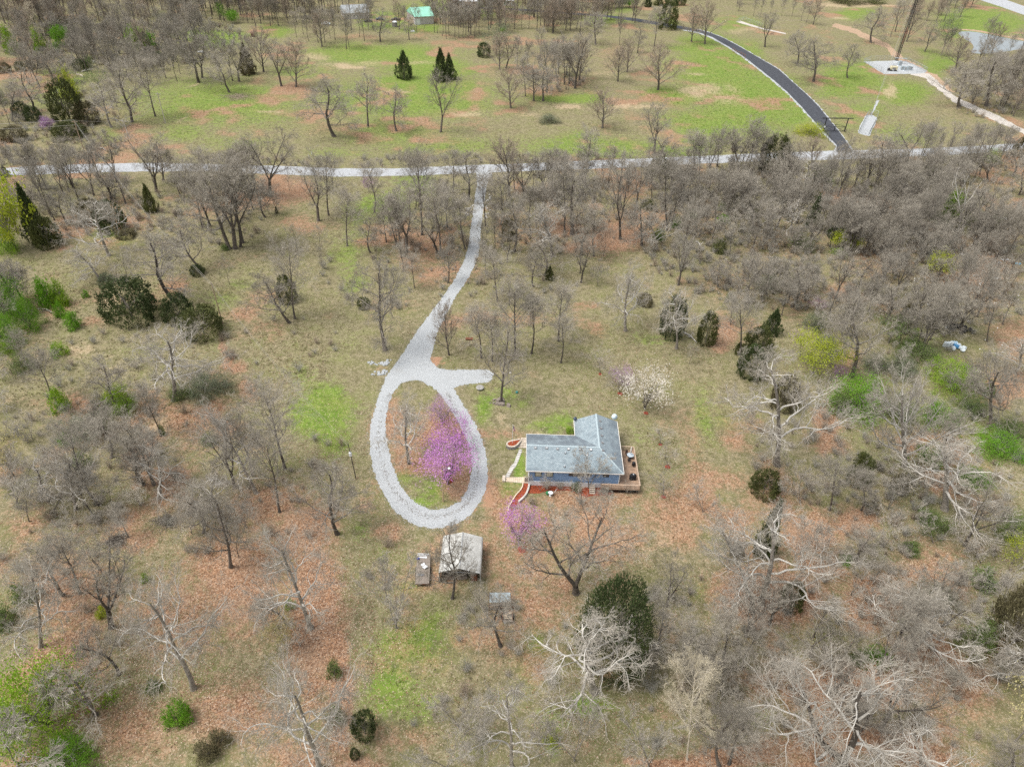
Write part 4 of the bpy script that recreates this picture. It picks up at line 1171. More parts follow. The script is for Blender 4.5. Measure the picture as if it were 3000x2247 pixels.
CR, CO = 'cedar_round', 'cedar_cone'
pl_rows(0, 0, 4.418, [
    (175, 565, 170, 290, 'spire', 'lime', 'leafing_tree', 'narrow lime green tree nearest the corner in the upper clearing'),
    (525, 545, 140, 230, 'spire', 'lime', 'leafing_tree', 'lime green tree in the middle of the three in the upper clearing'),
    (830, 550, 170, 230, 'round', 'bright', 'leafing_tree', 'rounder bright green tree, the rightmost of three in the upper clearing'),
    (735, 630, 110, 100, 'bush', 'bright', 'green_bush', 'low green bush at the foot of the rounder bright green tree'),
    (1810, 560, 230, 250, 'round', 'lime', 'leafing_tree', 'lime green tree among bare trees left of the upper pasture'),
    (1950, 570, 160, 170, 'round', 'bright', 'leafing_tree', 'deeper green tree touching the lime one left of the upper pasture'),
    (1050, 865, 150, 120, CR, 'cedar', 'cedar_bush', 'dark round cedar bush beside the pale fallen logs'),
    (440, 1500, 165, 150, CR, 'cedar', 'cedar_bush', 'dark cedar bush above the pink redbud, at a leaning trunk foot'),
    (285, 1440, 175, 160, CR, 'cedar', 'cedar_bush', 'dark cedar bush second in the pair above the pink redbud'),
    (930, 1400, 330, 460, CR, 'cedar_olive', 'cedar_tree', 'broad dark olive cedar below the chartreuse tree and above the utility pole'),
    (930, 1120, 200, 330, 'spire', 'chartreuse', 'leafing_tree', 'chartreuse tree rising behind the broad olive cedar'),
    (1150, 1500, 260, 250, CR, 'cedar_brown', 'cedar_bush', 'brownish cedar thicket right of the broad olive cedar'),
    (1290, 1060, 260, 180, 'loose', 'dull', 'leafing_tree', 'pale dull green tree between bare trees above the bleached pole'),
    (620, 1625, 130, 130, 'round', 'lilac', 'redbud_tree', 'small pale pink redbud beside the power wires'),
    (800, 310, 160, 110, CR, 'cedar', 'cedar_bush', 'dark low cedar in the wood behind the lime green trees'),
    (700, 430, 140, 150, CR, 'cedar_brown', 'cedar_tree', 'brown vine wrapped cedar among trunks behind the rounder green tree'),
    (1745, 500, 110, 100, CR, 'cedar', 'cedar_bush', 'dark cedar beside the lime green tree left of the pasture'),
    (2050, 740, 130, 90, CR, 'cedar', 'cedar_bush', 'small dark cedar right of the deeper green tree'),
    (415, 860, 90, 90, CR, 'cedar_olive', 'cedar_bush', 'middle cedar shrub in the hedgerow above the green clearing'),
    (520, 850, 50, 80, CO, 'cedar_olive', 'cedar_bush', 'small pointed cedar at the end of the hedgerow above the clearing'),
    (280, 880, 110, 100, CR, 'cedar_olive', 'cedar_bush', 'cedar shrub in the hedgerow beside bare trees'),
    (60, 900, 150, 100, CR, 'cedar_brown', 'cedar_bush', 'brownish shrub at the outer end of the hedgerow'),
    (1160, 820, 120, 130, 'bush', 'dull', 'green_bush', 'dull green shrub right of the dark round cedar bush'),
    (20, 1260, 130, 180, 'bush', 'dull', 'green_bush', 'green shrub at the picture edge left of bare trees'),
    (940, 450, 150, 160, 'loose', 'greygreen', 'leafing_tree', 'grey green tree fading behind the rounder bright green tree'),
    (2090, 290, 180, 150, 'loose', 'greygreen', 'leafing_tree', 'grey green crown in the wood left of the dark green pair'),
    (290, 870, 60, 60, CO, 'cedar', 'cedar_bush', 'tiny dark cedar beside the hedgerow shrub'),
    (290, 560, 60, 70, CR, 'cedar', 'cedar_bush', 'tiny dark cedar between the narrow lime trees'),
])
pl_rows(500, 0, 4.418, [
    (810, 245, 150, 130, 'round', 'bright', 'leafing_tree', 'deep green bushy tree in front of the far dark trunks'),
    (660, 200, 110, 190, 'loose', 'bright', 'leafing_tree', 'taller green tree left of the deep green bushy tree'),
    (1000, 820, 230, 330, CO, 'cedar_brown', 'cedar_tree', 'brown withered cedar among the bare pasture oaks'),
    (900, 30, 130, 70, 'round', 'dull', 'leafing_tree', 'dull green tree far back in the wood above the green pair'),
])
pl_rows(1000, 0, 4.418, [
    (815, 885, 270, 320, CO, 'cedar', 'cedar_tree', 'neat conical dark green cedar alone in the pasture'),
    (1290, 890, 250, 370, CO, 'cedar', 'cedar_tree', 'taller dark green cedar in the pasture behind a forked bare tree'),
    (1400, 900, 200, 300, CO, 'cedar', 'cedar_tree', 'shorter dark cedar grown into its taller pasture neighbour'),
    (1850, 670, 170, 170, CR, 'cedar', 'cedar_bush', 'dark cedar bush at the edge of the pasture grove'),
    (2090, 400, 70, 60, 'round', 'lime', 'leafing_tree', 'small lime green treetop showing above the pasture grove'),
    (2010, 560, 350, 330, 'loose', 'greygreen', 'leafing_tree', 'greenish budding tree crown on the corner of the pasture grove'),
])
pl_rows(1500, 0, 4.418, [
    (2000, 250, 240, 290, CR, 'cedar_olive', 'cedar_tree', 'big dark olive cedar beside the far bend of the asphalt lane'),
    (1380, 45, 180, 120, 'round', 'cedar_olive', 'leafing_tree', 'dark green tree at the far edge of the small field'),
    (1520, 45, 180, 120, 'round', 'bright', 'leafing_tree', 'bright green tree at the far edge of the small field'),
    (1750, 40, 130, 120, CO, 'cedar', 'cedar_tree', 'dark conifer in the far tree line right of the bright green tree'),
    (1900, 30, 150, 110, CO, 'cedar_olive', 'cedar_tree', 'olive conifer in the far tree line above the big cedar'),
    (2060, 30, 150, 100, CR, 'cedar', 'cedar_tree', 'dark round conifer in the far tree line near its gap'),
    (2180, 30, 120, 100, CR, 'cedar_olive', 'cedar_tree', 'olive round conifer at the end of the far tree line'),
    (790, 60, 110, 110, CO, 'cedar', 'cedar_tree', 'dark conifer showing through the wood right of the white outbuildings'),
    (480, 1560, 260, 100, 'bush', 'greygreen', 'green_bush', 'low grey green shrubs on the far bank of the road'),
])
pl_rows(2500, 0, 2.538, [
    (650, 310, 120, 220, 'loose', 'greygreen', 'leafing_tree', 'greenish budding tree between the tower pad and the pond'),
    (-60, 5, 230, 60, 'bush', 'cedar_olive', 'green_bush', 'dark hedge of evergreens behind the orange dirt patch'),
    (160, 10, 120, 50, 'bush', 'cedar_olive', 'green_bush', 'dark evergreen clump at the end of the dirt patch'),
])
pl_rows(2000, 0, 2.209, [
    (825, 850, 170, 70, 'bush', 'chartreuse', 'green_bush', 'chartreuse bush at the foot of the ranch gate'),
])
pl_rows(0, 375, 2.538, [
    (1130, 545, 115, 190, CO, 'cedar_olive', 'cedar_tree', 'dark cedar below the bushy bare clump by the road'),
    (310, 690, 170, 370, CO, 'cedar', 'cedar_tree', 'tall dark cedar beside the big chartreuse tree'),
    (370, 800, 170, 200, CR, 'cedar_olive', 'cedar_bush', 'dark cedar bush at the foot of the tall cedar'),
    (840, 680, 190, 210, CR, 'cedar', 'cedar_bush', 'dark cedar behind the spreading pale tree'),
    (700, 640, 160, 170, CR, 'cedar_brown', 'cedar_bush', 'brownish cedar tangled in the spreading pale tree'),
    (120, 700, 330, 430, 'round', 'chartreuse', 'leafing_tree', 'big chartreuse leafing tree at the picture edge below the road'),
    (60, 860, 170, 170, 'bush', 'lime', 'green_bush', 'lime green shrub under the big chartreuse tree'),
    (110, 60, 160, 90, CR, 'cedar_brown', 'cedar_bush', 'brown green shrub left of the pink redbud'),
    (530, 30, 200, 110, CR, 'cedar_olive', 'cedar_bush', 'olive shrub between the pink redbud and the utility pole'),
    (45, 330, 60, 70, CO, 'cedar_olive', 'cedar_bush', 'small cedar beside the road at the picture edge'),
    (940, 800, 130, 60, CR, 'cedar_brown', 'cedar_bush', 'low brown cedar right of the spreading pale tree'),
])
pl_rows(500, 375, 2.538, [(790, 615, 30, 50, CO, 'cedar_olive', 'cedar_bush', 'tiny cedar at the foot of a thin sapling below the road'), (410, 890, 60, 50, 'bush', 'dull', 'green_bush', 'small green tuft at the foot of the many stemmed oak')])
pl_rows(1000, 375, 2.538, [(205, 430, 100, 110, 'loose', 'lilac', 'redbud_tree', 'small purple redbud just below the road'), (1240, 760, 110, 170, CR, 'cedar_brown', 'cedar_tree', 'vine covered cedar against the thick oak right of the drive')])
pl_rows(1500, 375, 2.538, [
    (1110, 310, 220, 130, CR, 'cedar_olive', 'cedar_tree', 'dark cedar half hidden by bare branches just below the road'),
    (1215, 700, 80, 100, 'bush', 'bright', 'green_bush', 'bright green shrub in the grey wood, left of the thicket'),
    (1000, 575, 90, 80, CR, 'cedar_olive', 'cedar_bush', 'small olive cedar in the wood below the road'),
    (1080, 800, 110, 90, 'bush', 'dull', 'green_bush', 'yellowish green undergrowth at a leaning trunk in the wood'),
])
pl_rows(2000, 375, 2.538, [
    (950, 640, 110, 230, CO, 'cedar', 'cedar_tree', 'dark green cedar deep in the wood below the lane mouth'),
    (960, 500, 100, 90, 'loose', 'dull', 'leafing_tree', 'pale green treetop above the deep wood cedar'),
    (660, 220, 210, 260, CR, 'cedar_olive', 'cedar_tree', 'dark tangled cedar beside the road left of the lane mouth'),
    (1180, 840, 180, 140, 'round', 'chartreuse', 'leafing_tree', 'vivid chartreuse bush tree in the middle of the grey wood'),
    (1115, 780, 90, 100, CR, 'cedar', 'cedar_bush', 'dark cedar behind the vivid chartreuse bush tree'),
    (1160, 930, 110, 50, 'bush', 'lime', 'green_bush', 'yellow green tuft under the vivid chartreuse bush tree'),
    (290, 680, 90, 70, 'bush', 'bright', 'green_bush', 'green shrub in the grey thicket below the road, middle one of three'),
    (70, 640, 80, 60, 'bush', 'bright', 'green_bush', 'green shrub in the grey thicket nearest the drive'),
    (285, 590, 60, 60, 'bush', 'dull', 'green_bush', 'dim green shrub farthest in the grey thicket'),
    (270, 880, 110, 120, 'bush', 'cedar_olive', 'green_bush', 'olive shrub at the front of the grey thicket'),
    (1030, 350, 160, 120, 'bush', 'dull', 'green_bush', 'dull green shrub by the road under grey trees'),
    (640, 500, 80, 60, 'loose', 'pale_yellow', 'flowering_tree', 'small pale yellow catkin tree in the grey thicket'),
    (880, 850, 180, 130, 'bush', 'dull', 'green_bush', 'dull green shrub left of the vivid chartreuse bush tree'),
    (100, 150, 1, 1, 'bush', 'dull', 'green_bush', ''),
][:-1])
pl_rows(2500, 375, 2.538, [
    (690, 620, 110, 190, 'round', 'lime', 'leafing_tree', 'lime green tree left of the white forked dead tree'),
    (640, 690, 140, 90, 'bush', 'dull', 'green_bush', 'dull green shrub at the foot of the lime green tree'),
    (960, 700, 190, 130, 'bush', 'dull', 'green_bush', 'green shrub right of the white forked dead tree'),
    (1020, 215, 90, 90, 'bush', 'lime', 'green_bush', 'yellow green shrub under the roadside trees at the picture edge'),
    (1225, 160, 90, 120, CR, 'cedar_brown', 'cedar_tree', 'dark vine covered tree at the road end on the picture edge'),
    (560, 350, 110, 110, 'bush', 'dull', 'green_bush', 'dull green shrub in the wood between pale snags'),
])
pl_rows(0, 750, 2.209, [
    (860, 320, 310, 280, CR, 'cedar', 'cedar_tree', 'large round dark cedar standing alone in the brushy field'),
    (1165, 355, 190, 190, CR, 'cedar', 'cedar_tree', 'dark cedar at the back of the pair beside the thin pole'),
    (1320, 450, 260, 210, CR, 'cedar_olive', 'cedar_tree', 'olive cedar at the front of the pair beside the thin pole'),
    (1280, 100, 90, 70, CR, 'cedar', 'cedar_bush', 'small cedar at the foot of a trunk above the pole'),
    (1860, 225, 130, 180, CR, 'cedar_olive', 'cedar_tree', 'dark cedar between the two trunks of the mid yard trees'),
    (70, 290, 220, 270, 'bush', 'bright', 'green_bush', 'largest bright green bush of the group on the picture edge'),
    (200, 390, 140, 210, 'bush', 'bright', 'green_bush', 'bright green bush at the front of the group, nearest the cedar'),
    (320, 245, 130, 190, 'spire', 'bright', 'green_bush', 'upright bright green bush at the back of the group'),
    (405, 240, 100, 180, 'spire', 'lime', 'green_bush', 'lime green upright bush nearest the large round cedar'),
    (400, 350, 70, 110, 'spire', 'bright', 'green_bush', 'small upright green bush between group and field'),
    (480, 420, 100, 120, 'spire', 'bright', 'green_bush', 'separate small green bush in front of the large round cedar'),
    (55, 500, 160, 200, 'bush', 'bright', 'green_bush', 'bright green bush lowest in the group on the picture edge'),
    (45, 600, 110, 90, 'bush', 'lime', 'green_bush', 'low lime bush below the group on the picture edge'),
    (165, 695, 130, 120, 'bush', 'dull', 'green_bush', 'dull green bush in front of the group on the picture edge'),
    (390, 612, 95, 95, 'bush', 'lime', 'green_bush', 'lone lime bush on tan grass in the brushy field'),
    (400, 935, 120, 170, 'spire', 'lime', 'green_bush', 'lone lime bush at the foot of a thin dark trunk'),
    (815, 945, 170, 190, 'bush', 'lime', 'green_bush', 'rounded lime bush in the brushy field before the pale tree'),
    (745, 890, 100, 120, 'bush', 'chartreuse', 'green_bush', 'chartreuse bush grown against the rounded lime bush'),
    (1350, 860, 270, 140, 'bush', 'greygreen', 'green_bush', 'spreading grey green thicket beside the leafy footpath'),
    (560, 1140, 290, 160, 'bush', 'greygreen', 'green_bush', 'wide grey green thicket around a leaning trunk'),
    (1170, 890, 140, 110, 'bush', 'dull', 'green_bush', 'dull green shrub at the foot of the big pale tree'),
    (540, 1330, 100, 110, 'bush', 'dull', 'green_bush', 'green shrub under pale branches in the leafy wood'),
    (1350, 1195, 100, 70, 'bush', 'dull', 'green_bush', 'low green shrub among leaning trunks'),
    (1055, 1125, 40, 80, 'spire', 'dull', 'green_bush', 'thin green sapling on the orange grass patch'),
    (90, 1310, 210, 260, 'loose', 'pale_yellow', 'flowering_tree', 'pale yellow catkin tree at the picture edge among grey trees'),
    (670, 975, 110, 100, 'bush', 'greygreen', 'green_bush', 'grey green shrub left of the rounded lime bush'),
    (690, 150, 100, 60, 'bush', 'greygreen', 'green_bush', 'grey green shrub above the large round cedar'),
    (560, 250, 40, 50, 'bush', 'bright', 'green_bush', 'tiny green bush on the orange grass beside the large cedar'),
    (430, 1190, 80, 80, 'bush', 'bright', 'green_bush', 'green shrub at the outer end of the wide thicket'),
    (910, 1560, 130, 140, 'loose', 'white_bl', 'dogwood_tree', 'low white flowering dogwood in the leafy wood'),
])
pl_rows(1000, 750, 2.209, [
    (690, 1360, 350, 290, 'bloom', 'magenta', 'redbud_tree', 'brightest magenta redbud beside the lamp post in the loop', 'multi'),
    (740, 1160, 220, 200, 'loose', 'magenta', 'redbud_tree', 'middle magenta redbud of the three inside the loop', 'multi'),
    (655, 1020, 200, 160, 'loose', 'lilac', 'redbud_tree', 'paler redbud at the top of the three inside the loop', 'multi'),
    (1960, 880, 300, 260, 'loose', 'white_bl', 'dogwood_tree', 'white flowering dogwood behind the house', 'multi'),
    (1815, 790, 160, 120, 'loose', 'lilac', 'flowering_tree', 'small pinkish budding tree beside the white dogwood'),
    (1482, 1132, 62, 52, 'bush', 'lime', 'green_bush', 'round bright green bush in the corner of the house'),
    (1345, 115, 80, 100, CO, 'cedar_olive', 'cedar_bush', 'small cedar at a trunk foot right of the drive'),
    (2130, 410, 170, 280, CR, 'cedar', 'cedar_tree', 'dark cedar grown through the pale tree at the lawn edge'),
    (1960, 290, 110, 90, CR, 'cedar_brown', 'cedar_bush', 'small brownish cedar at the lawn edge above the dogwood'),
    (145, 310, 90, 80, CR, 'cedar_olive', 'cedar_bush', 'dark vine clump on the big tree left of the drive'),
    (1515, 1500, 75, 65, 'bush', 'greygreen', 'green_bush', 'grey green evergreen shrub in the red mulch below the house wall'),
    (1250, 1180, 1, 1, 'bush', 'dull', 'green_bush', ''),
][:-1])
pl_rows(2000, 750, 2.209, [
    (145, 480, 130, 220, CR, 'cedar_olive', 'cedar_tree', 'olive cedar beside the dark one at the lawn edge'),
    (570, 440, 150, 180, CO, 'cedar', 'cedar_tree', 'dark cedar highest of the group at the lawn edge of the wood'),
    (480, 560, 180, 180, CR, 'cedar_olive', 'cedar_tree', 'olive cedar in the middle of the group at the lawn edge'),
    (430, 700, 180, 220, CR, 'cedar', 'cedar_tree', 'dark round cedar lowest of the group at the lawn edge'),
    (355, 600, 70, 90, CO, 'cedar_olive', 'cedar_bush', 'small cedar at a trunk foot left of the group at the lawn edge'),
    (520, 1490, 190, 190, CR, 'cedar_olive', 'cedar_tree', 'rounded olive cedar between the two largest pale trees'),
    (1115, 1395, 140, 210, CR, 'cedar_olive', 'cedar_tree', 'upright olive cedar by the rusty clearing in the wood'),
    (1390, 1480, 110, 120, CR, 'cedar_brown', 'cedar_bush', 'brownish cedar bush right of the upright olive cedar'),
    (640, 900, 170, 240, CR, 'cedar_brown', 'cedar_tree', 'dull cedar hidden inside the great pale tree at the lawn edge'),
    (840, 660, 330, 240, 'bloom', 'chartreuse', 'leafing_tree', 'yellow green leafing tree at the edge of the wood above the great pale tree'),
    (1110, 920, 310, 290, 'bush', 'bright', 'green_bush', 'big bright green thicket left of the white barked fan tree'),
    (1010, 960, 150, 150, 'bush', 'dull', 'green_bush', 'dull green thicket in front of the big bright one'),
    (1720, 790, 260, 190, 'bush', 'lime', 'green_bush', 'yellow green thicket below the white barrels'),
    (1570, 1290, 160, 160, 'bush', 'bright', 'green_bush', 'bright green thicket at the foot of the white barked fan tree'),
    (1870, 1440, 190, 120, 'bush', 'bright', 'green_bush', 'bright green thicket under the white contorted tree'),
    (2040, 1240, 260, 150, 'bush', 'bright', 'green_bush', 'bright green thicket towards the picture edge behind the contorted tree'),
    (1650, 1050, 220, 160, 'bush', 'bright', 'green_bush', 'green thicket behind the middle of the fan tree'),
    (1380, 1000, 200, 170, 'bush', 'dull', 'green_bush', 'dull green thicket seen through the fan tree'),
    (1500, 640, 260, 110, 'bush', 'dull', 'green_bush', 'dull green undergrowth left of the white barrels'),
    (1400, 730, 200, 120, 'bush', 'greygreen', 'green_bush', 'grey green undergrowth above the fan tree'),
    (1850, 960, 180, 130, 'bush', 'dull', 'green_bush', 'dull green thicket left of the dark leaning tree'),
    (1950, 850, 110, 90, 'bush', 'dull', 'green_bush', 'small green thicket under the dark leaning tree'),
    (2110, 1120, 150, 130, 'bush', 'dull', 'green_bush', 'dull green thicket under the leaning tree foot'),
    (1240, 700, 160, 110, 'bush', 'greygreen', 'green_bush', 'grey green shrub behind the big bright thicket'),
    (1330, 490, 190, 170, 'loose', 'dull', 'leafing_tree', 'dull green leafing tree left of the tyre heap'),
    (1410, 420, 90, 170, CR, 'cedar_brown', 'cedar_tree', 'brownish cedar beside the trunks left of the tyre heap'),
    (1640, 90, 160, 170, 'loose', 'chartreuse', 'leafing_tree', 'chartreuse leafing tree among the rubbish'),
    (1000, 750, 90, 70, 'loose', 'lilac', 'redbud_tree', 'small purple redbud right of the yellow green leafing tree'),
    (865, 320, 100, 70, 'loose', 'lilac', 'redbud_tree', 'dim purple redbud in the grey wood'),
    (310, 265, 70, 60, 'bush', 'dull', 'green_bush', 'small green shrub in the wood above the lawn cedars'),
    (550, 180, 160, 110, 'bush', 'greygreen', 'green_bush', 'grey green shrub in the wood, upper part'),
    (860, 430, 160, 130, 'bush', 'greygreen', 'green_bush', 'grey green shrub above the yellow green leafing tree'),
    (920, 570, 120, 110, 'bush', 'dull', 'green_bush', 'dull shrub beside the top of the yellow green leafing tree'),
    (1490, 490, 60, 60, 'spire', 'lime', 'green_bush', 'small lime sapling beside forked trunks above the barrels'),
])
pl_rows(0, 1500, 2.212, [
    (310, 1280, 490, 470, 'bush', 'lime', 'green_bush', 'huge lime green bush near the lower corner of the wood'),
    (470, 1590, 260, 190, 'bush', 'bright', 'green_bush', 'bright green bush in front of the huge lime one'),
    (1160, 1315, 150, 145, 'bush', 'bright', 'green_bush', 'vivid green bush alone on rust leaves'),
    (1880, 600, 65, 65, 'bush', 'lime', 'green_bush', 'tiny lime bush between two trunks on rust leaves'),
    (170, 540, 120, 130, 'bush', 'dull', 'green_bush', 'green shrub beside the leaning trunk at the picture edge'),
    (35, 690, 130, 140, 'bush', 'dull', 'green_bush', 'dull green shrub behind the leaning trunk foot'),
    (670, 650, 70, 80, 'spire', 'chartreuse', 'green_bush', 'yellowish sapling left of the forked trunk foot'),
    (1005, 1130, 90, 80, 'bush', 'dull', 'green_bush', 'small dull shrub near the pale slanting tree foot'),
    (2170, 1030, 90, 110, 'bush', 'dull', 'green_bush', 'dull green shrub beside the rust leaf path'),
    (2180, 1320, 100, 120, 'bush', 'dull', 'green_bush', 'olive shrub across the path from the round cedar bush'),
    (1350, 1560, 130, 130, 'bush', 'cedar_brown', 'green_bush', 'brown shrub on the lower edge, nearer the corner'),
    (1435, 1480, 110, 110, 'bush', 'cedar_brown', 'green_bush', 'brown shrub on the lower edge, behind its twin'),
    (945, 430, 50, 60, 'bush', 'lime', 'green_bush', 'tiny green tuft under the pale slanting tree crown'),
    (1840, 800, 180, 170, 'loose', 'pale_yellow', 'flowering_tree', 'pale yellow budding tree at the foot of the white limbed tree'),
])
pl_rows(1000, 1500, 2.212, [
    (1150, 110, 260, 230, 'loose', 'magenta', 'redbud_tree', 'magenta redbud at the end of the curved mulch bed', 'multi'),
    (1750, 830, 440, 560, 'cedar_big', 'cedar', 'cedar_tree', 'great dark cedar behind the wide white limbed tree'),
    (155, 1405, 150, 160, CR, 'cedar', 'cedar_bush', 'round dark cedar bush at the bend of the rust leaf path'),
    (90, 1575, 60, 60, CR, 'cedar', 'cedar_bush', 'tiny dark cedar below the round cedar bush'),
    (1360, 1490, 90, 60, 'bush', 'chartreuse', 'green_bush', 'low yellow shrub on the grass near the lower edge'),
])
pl_rows(2000, 1500, 2.212, [
    (510, 130, 170, 370, CO, 'cedar', 'cedar_tree', 'tall dark cedar between the twin white limbed trees'),
    (690, 560, 150, 180, CR, 'cedar_olive', 'cedar_bush', 'olive cedar under a drooping white limb'),
    (340, 260, 90, 100, CR, 'cedar_brown', 'cedar_bush', 'brownish cedar left of the tall dark cedar'),
    (2090, 760, 300, 430, CR, 'cedar_brown', 'cedar_tree', 'dull brown cedar at the picture edge in the lower wood'),
    (2130, 270, 200, 160, 'loose', 'chartreuse', 'leafing_tree', 'yellow leafing tree at the picture edge'),
    (2150, 1320, 260, 380, 'loose', 'pale_yellow', 'flowering_tree', 'pale yellow catkin tree at the picture edge near the corner'),
    (1050, 310, 80, 60, 'bush', 'bright', 'green_bush', 'small green bush right of the twin white limbed trees'),
    (1470, 240, 110, 80, 'bush', 'dull', 'green_bush', 'dull green shrub among grey crowns'),
    (1620, 80, 180, 140, 'bush', 'dull', 'green_bush', 'dull green undergrowth behind grey crowns'),
    (1270, 940, 140, 110, 'bush', 'bright', 'green_bush', 'green shrub between slanting trunks in the lower wood'),
    (1140, 950, 110, 90, 'bush', 'dull', 'green_bush', 'dull shrub beside the green one in the lower wood'),
    (1420, 712, 45, 45, 'bush', 'lime', 'green_bush', 'tiny lime bush at the foot of twin thin trunks'),
    (1870, 830, 170, 220, 'bush', 'dull', 'green_bush', 'dull green thicket left of the brown cedar'),
    (2140, 100, 200, 170, 'bush', 'dull', 'green_bush', 'dull green thicket above the yellow leafing tree'),
    (1640, 570, 230, 150, 'bush', 'greygreen', 'green_bush', 'grey green thicket behind the slanting white tree'),
    (1920, 430, 130, 130, 'bush', 'dull', 'green_bush', 'dull shrub below grey crowns towards the picture edge'),
    (375, 970, 40, 35, 'bush', 'chartreuse', 'green_bush', 'tiny yellow tuft between two dark trunks'),
    (1560, 30, 110, 90, 'bush', 'dull', 'green_bush', 'dim green shrub behind grey crowns, upper'),
    (700, 90, 1, 1, 'bush', 'dull', 'green_bush', ''),
][:-1])
# saplings in the mulch rings
for x, y, t, lb in ((1758, 1093, 1026, 'young bare tree in a red mulch ring nearest the wood'), (1935, 1301, 1250, 'thin pale sapling in a mulch ring beside the deck end'), (1956, 1365, 1310, 'thin pale sapling in a mulch ring right of the grill'), (1944, 1453, 1390, 'thin pale sapling in a mulch ring off the deck front corner'), (1817, 1151, 1085, 'bare framework of the small pinkish tree beside the dogwood')):
    r_ = place_tree(x, y, x - 3, t, 's', wscale=1.7, name='young_tree')
    BARE.pop()
    tag(r_['o'], lb, 'young tree')
# ---------------------------------------------------------------- the house, its deck, beds and walks
M['siding'], _t, _b = new_mat('blue_siding')
_tc = _t.nodes.new('ShaderNodeTexCoord')
_sx = _t.nodes.new('ShaderNodeSeparateXYZ')
_t.links.new(_tc.outputs['Object'], _sx.inputs[0])
_wv = math_n(_t, 'PINGPONG', math_n(_t, 'ADD', _sx.outputs[0], _sx.outputs[1]), .10)
_c = mix(_t, ramp(_t, noise(_t, 1.2, 4), .3, .7), (.19, .315, .52), (.245, .375, .58))
_c = mix(_t, ramp(_t, _wv, .012, .0), _c, (.12, .21, .36))
_t.links.new(_c, _b.inputs['Base Color'])
_b.inputs['Roughness'].default_value = .75
M['white'] = simple('white_paint', (.72, .74, .76), .6, .08, 1.5)
M['found'] = simple('pale_foundation_paint', (.80, .84, .87), .8, .10, .8)
M['trim'] = simple('cream_trim', (.70, .66, .60), .6, .1, 2)
M['frame'] = simple('dark_window_frame', (.045, .055, .075), .5, .2, 3)
M['pane'] = simple('drawn_blind_glass', (.42, .42, .33), .15, .15, 4, spec=.6)
M['pane_dark'] = simple('dark_glass', (.05, .06, .07), .08, .2, 2, spec=.8)
M['muntin'] = simple('muntin', (.66, .62, .52), .6, .1, 3)
M['metal'] = simple('galvanised_metal', (.42, .44, .45), .45, .15, 3, metal=.6)
M['vent'] = simple('vent_hood', (.22, .21, .21), .5, .3, 6)
M['black'] = simple('black_rubber', (.018, .018, .02), .75, .3, 4)
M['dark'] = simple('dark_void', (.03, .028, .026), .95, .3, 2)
M['deckwood'] = simple('stained_deck_boards', (.33, .225, .155), .75, .3, 1.4, bump=.2)
M['railwood'] = simple('pale_rail_wood', (.46, .34, .25), .75, .2, 2)
M['mulch'] = simple('red_mulch', (.24, .055, .024), .98, .55, 4.5, bump=.9)
M['stone'] = simple('tan_stone', (.50, .43, .35), .9, .3, 2.2, bump=.5)
M['stone_grey'] = simple('grey_stone', (.30, .29, .27), .9, .4, 2.2, bump=.6)
M['flag'] = simple('flagstone', (.52, .50, .46), .9, .2, 1.5, bump=.4, objvar=.12)
M['paver'] = simple('beige_paver', (.60, .49, .37), .9, .16, 1.5, bump=.3, objvar=.14)
M['edging'] = simple('cream_edging', (.68, .58, .44), .85, .15, 3)

# shingles: courses by UV, worn speckle, dark streaks where they lie
M['shingle'], _t, _b = new_mat('blue_grey_shingles')
_uv = _t.nodes.new('ShaderNodeTexCoord').outputs['UV']
_br = _t.nodes.new('ShaderNodeTexBrick')
_t.links.new(_uv, _br.inputs['Vector'])
_br.inputs['Scale'].default_value = 1.0
_br.inputs['Brick Width'].default_value = .42
_br.inputs['Row Height'].default_value = .21
_br.inputs['Mortar Size'].default_value = .022
_br.inputs['Mortar Smooth'].default_value = .4
_br.inputs['Color1'].default_value = (.225, .285, .315, 1)
_br.inputs['Color2'].default_value = (.33, .39, .415, 1)
_br.inputs['Mortar'].default_value = (.10, .125, .145, 1)
_n = noise(_t, .55, 5, .65)
_n2 = noise(_t, 6, 3, .7)
_c = mix(_t, math_n(_t, 'MULTIPLY', ramp(_t, _n2, .5, .75), .6), _br.outputs['Color'], (.41, .475, .50))
_c = mix(_t, math_n(_t, 'MULTIPLY', ramp(_t, _n, .50, .72), .7), _c, (.14, .17, .195))
_at = _t.nodes.new('ShaderNodeAttribute')
_at.attribute_name = 'stain'
_c = mix(_t, math_n(_t, 'MULTIPLY', _at.outputs['Fac'], ramp(_t, _n, .25, .6)), _c, (.13, .155, .18))
_t.links.new(_c, _b.inputs['Base Color'])
_b.inputs['Roughness'].default_value = .9
_bp = _t.nodes.new('ShaderNodeBump')
_bp.inputs['Strength'].default_value = .6
_bp.inputs['Distance'].default_value = .03
_t.links.new(_br.outputs['Fac'], _bp.inputs['Height'])
_bp.invert = True
_t.links.new(_bp.outputs[0], _b.inputs['Normal'])
M['ridge'] = simple('ridge_shingles', (.36, .43, .455), .9, .15, 5)

HX, HY = 3.45, 87.05
house = empty('house', (HX, HY, 0), 0, 'blue single storey house with a blue grey L shaped shingle roof beside the gravel loop', 'house')


def hl(x, y, z):
    return (x - HX, y - HY, z)


EZ, RZ = 3.72, 5.4
E1, E2, E3, E4 = hl(2.9, 86.78, EZ), hl(19.62, 86.78, EZ), hl(19.72, 100.45, EZ), hl(11.75, 100.45, EZ)
I1, E6 = hl(11.75, 96.15, EZ), hl(2.9, 96.15, EZ)
L_, J_, K_ = hl(2.9, 91.45, RZ), hl(15.65, 91.45, RZ), hl(15.72, 100.45, RZ)


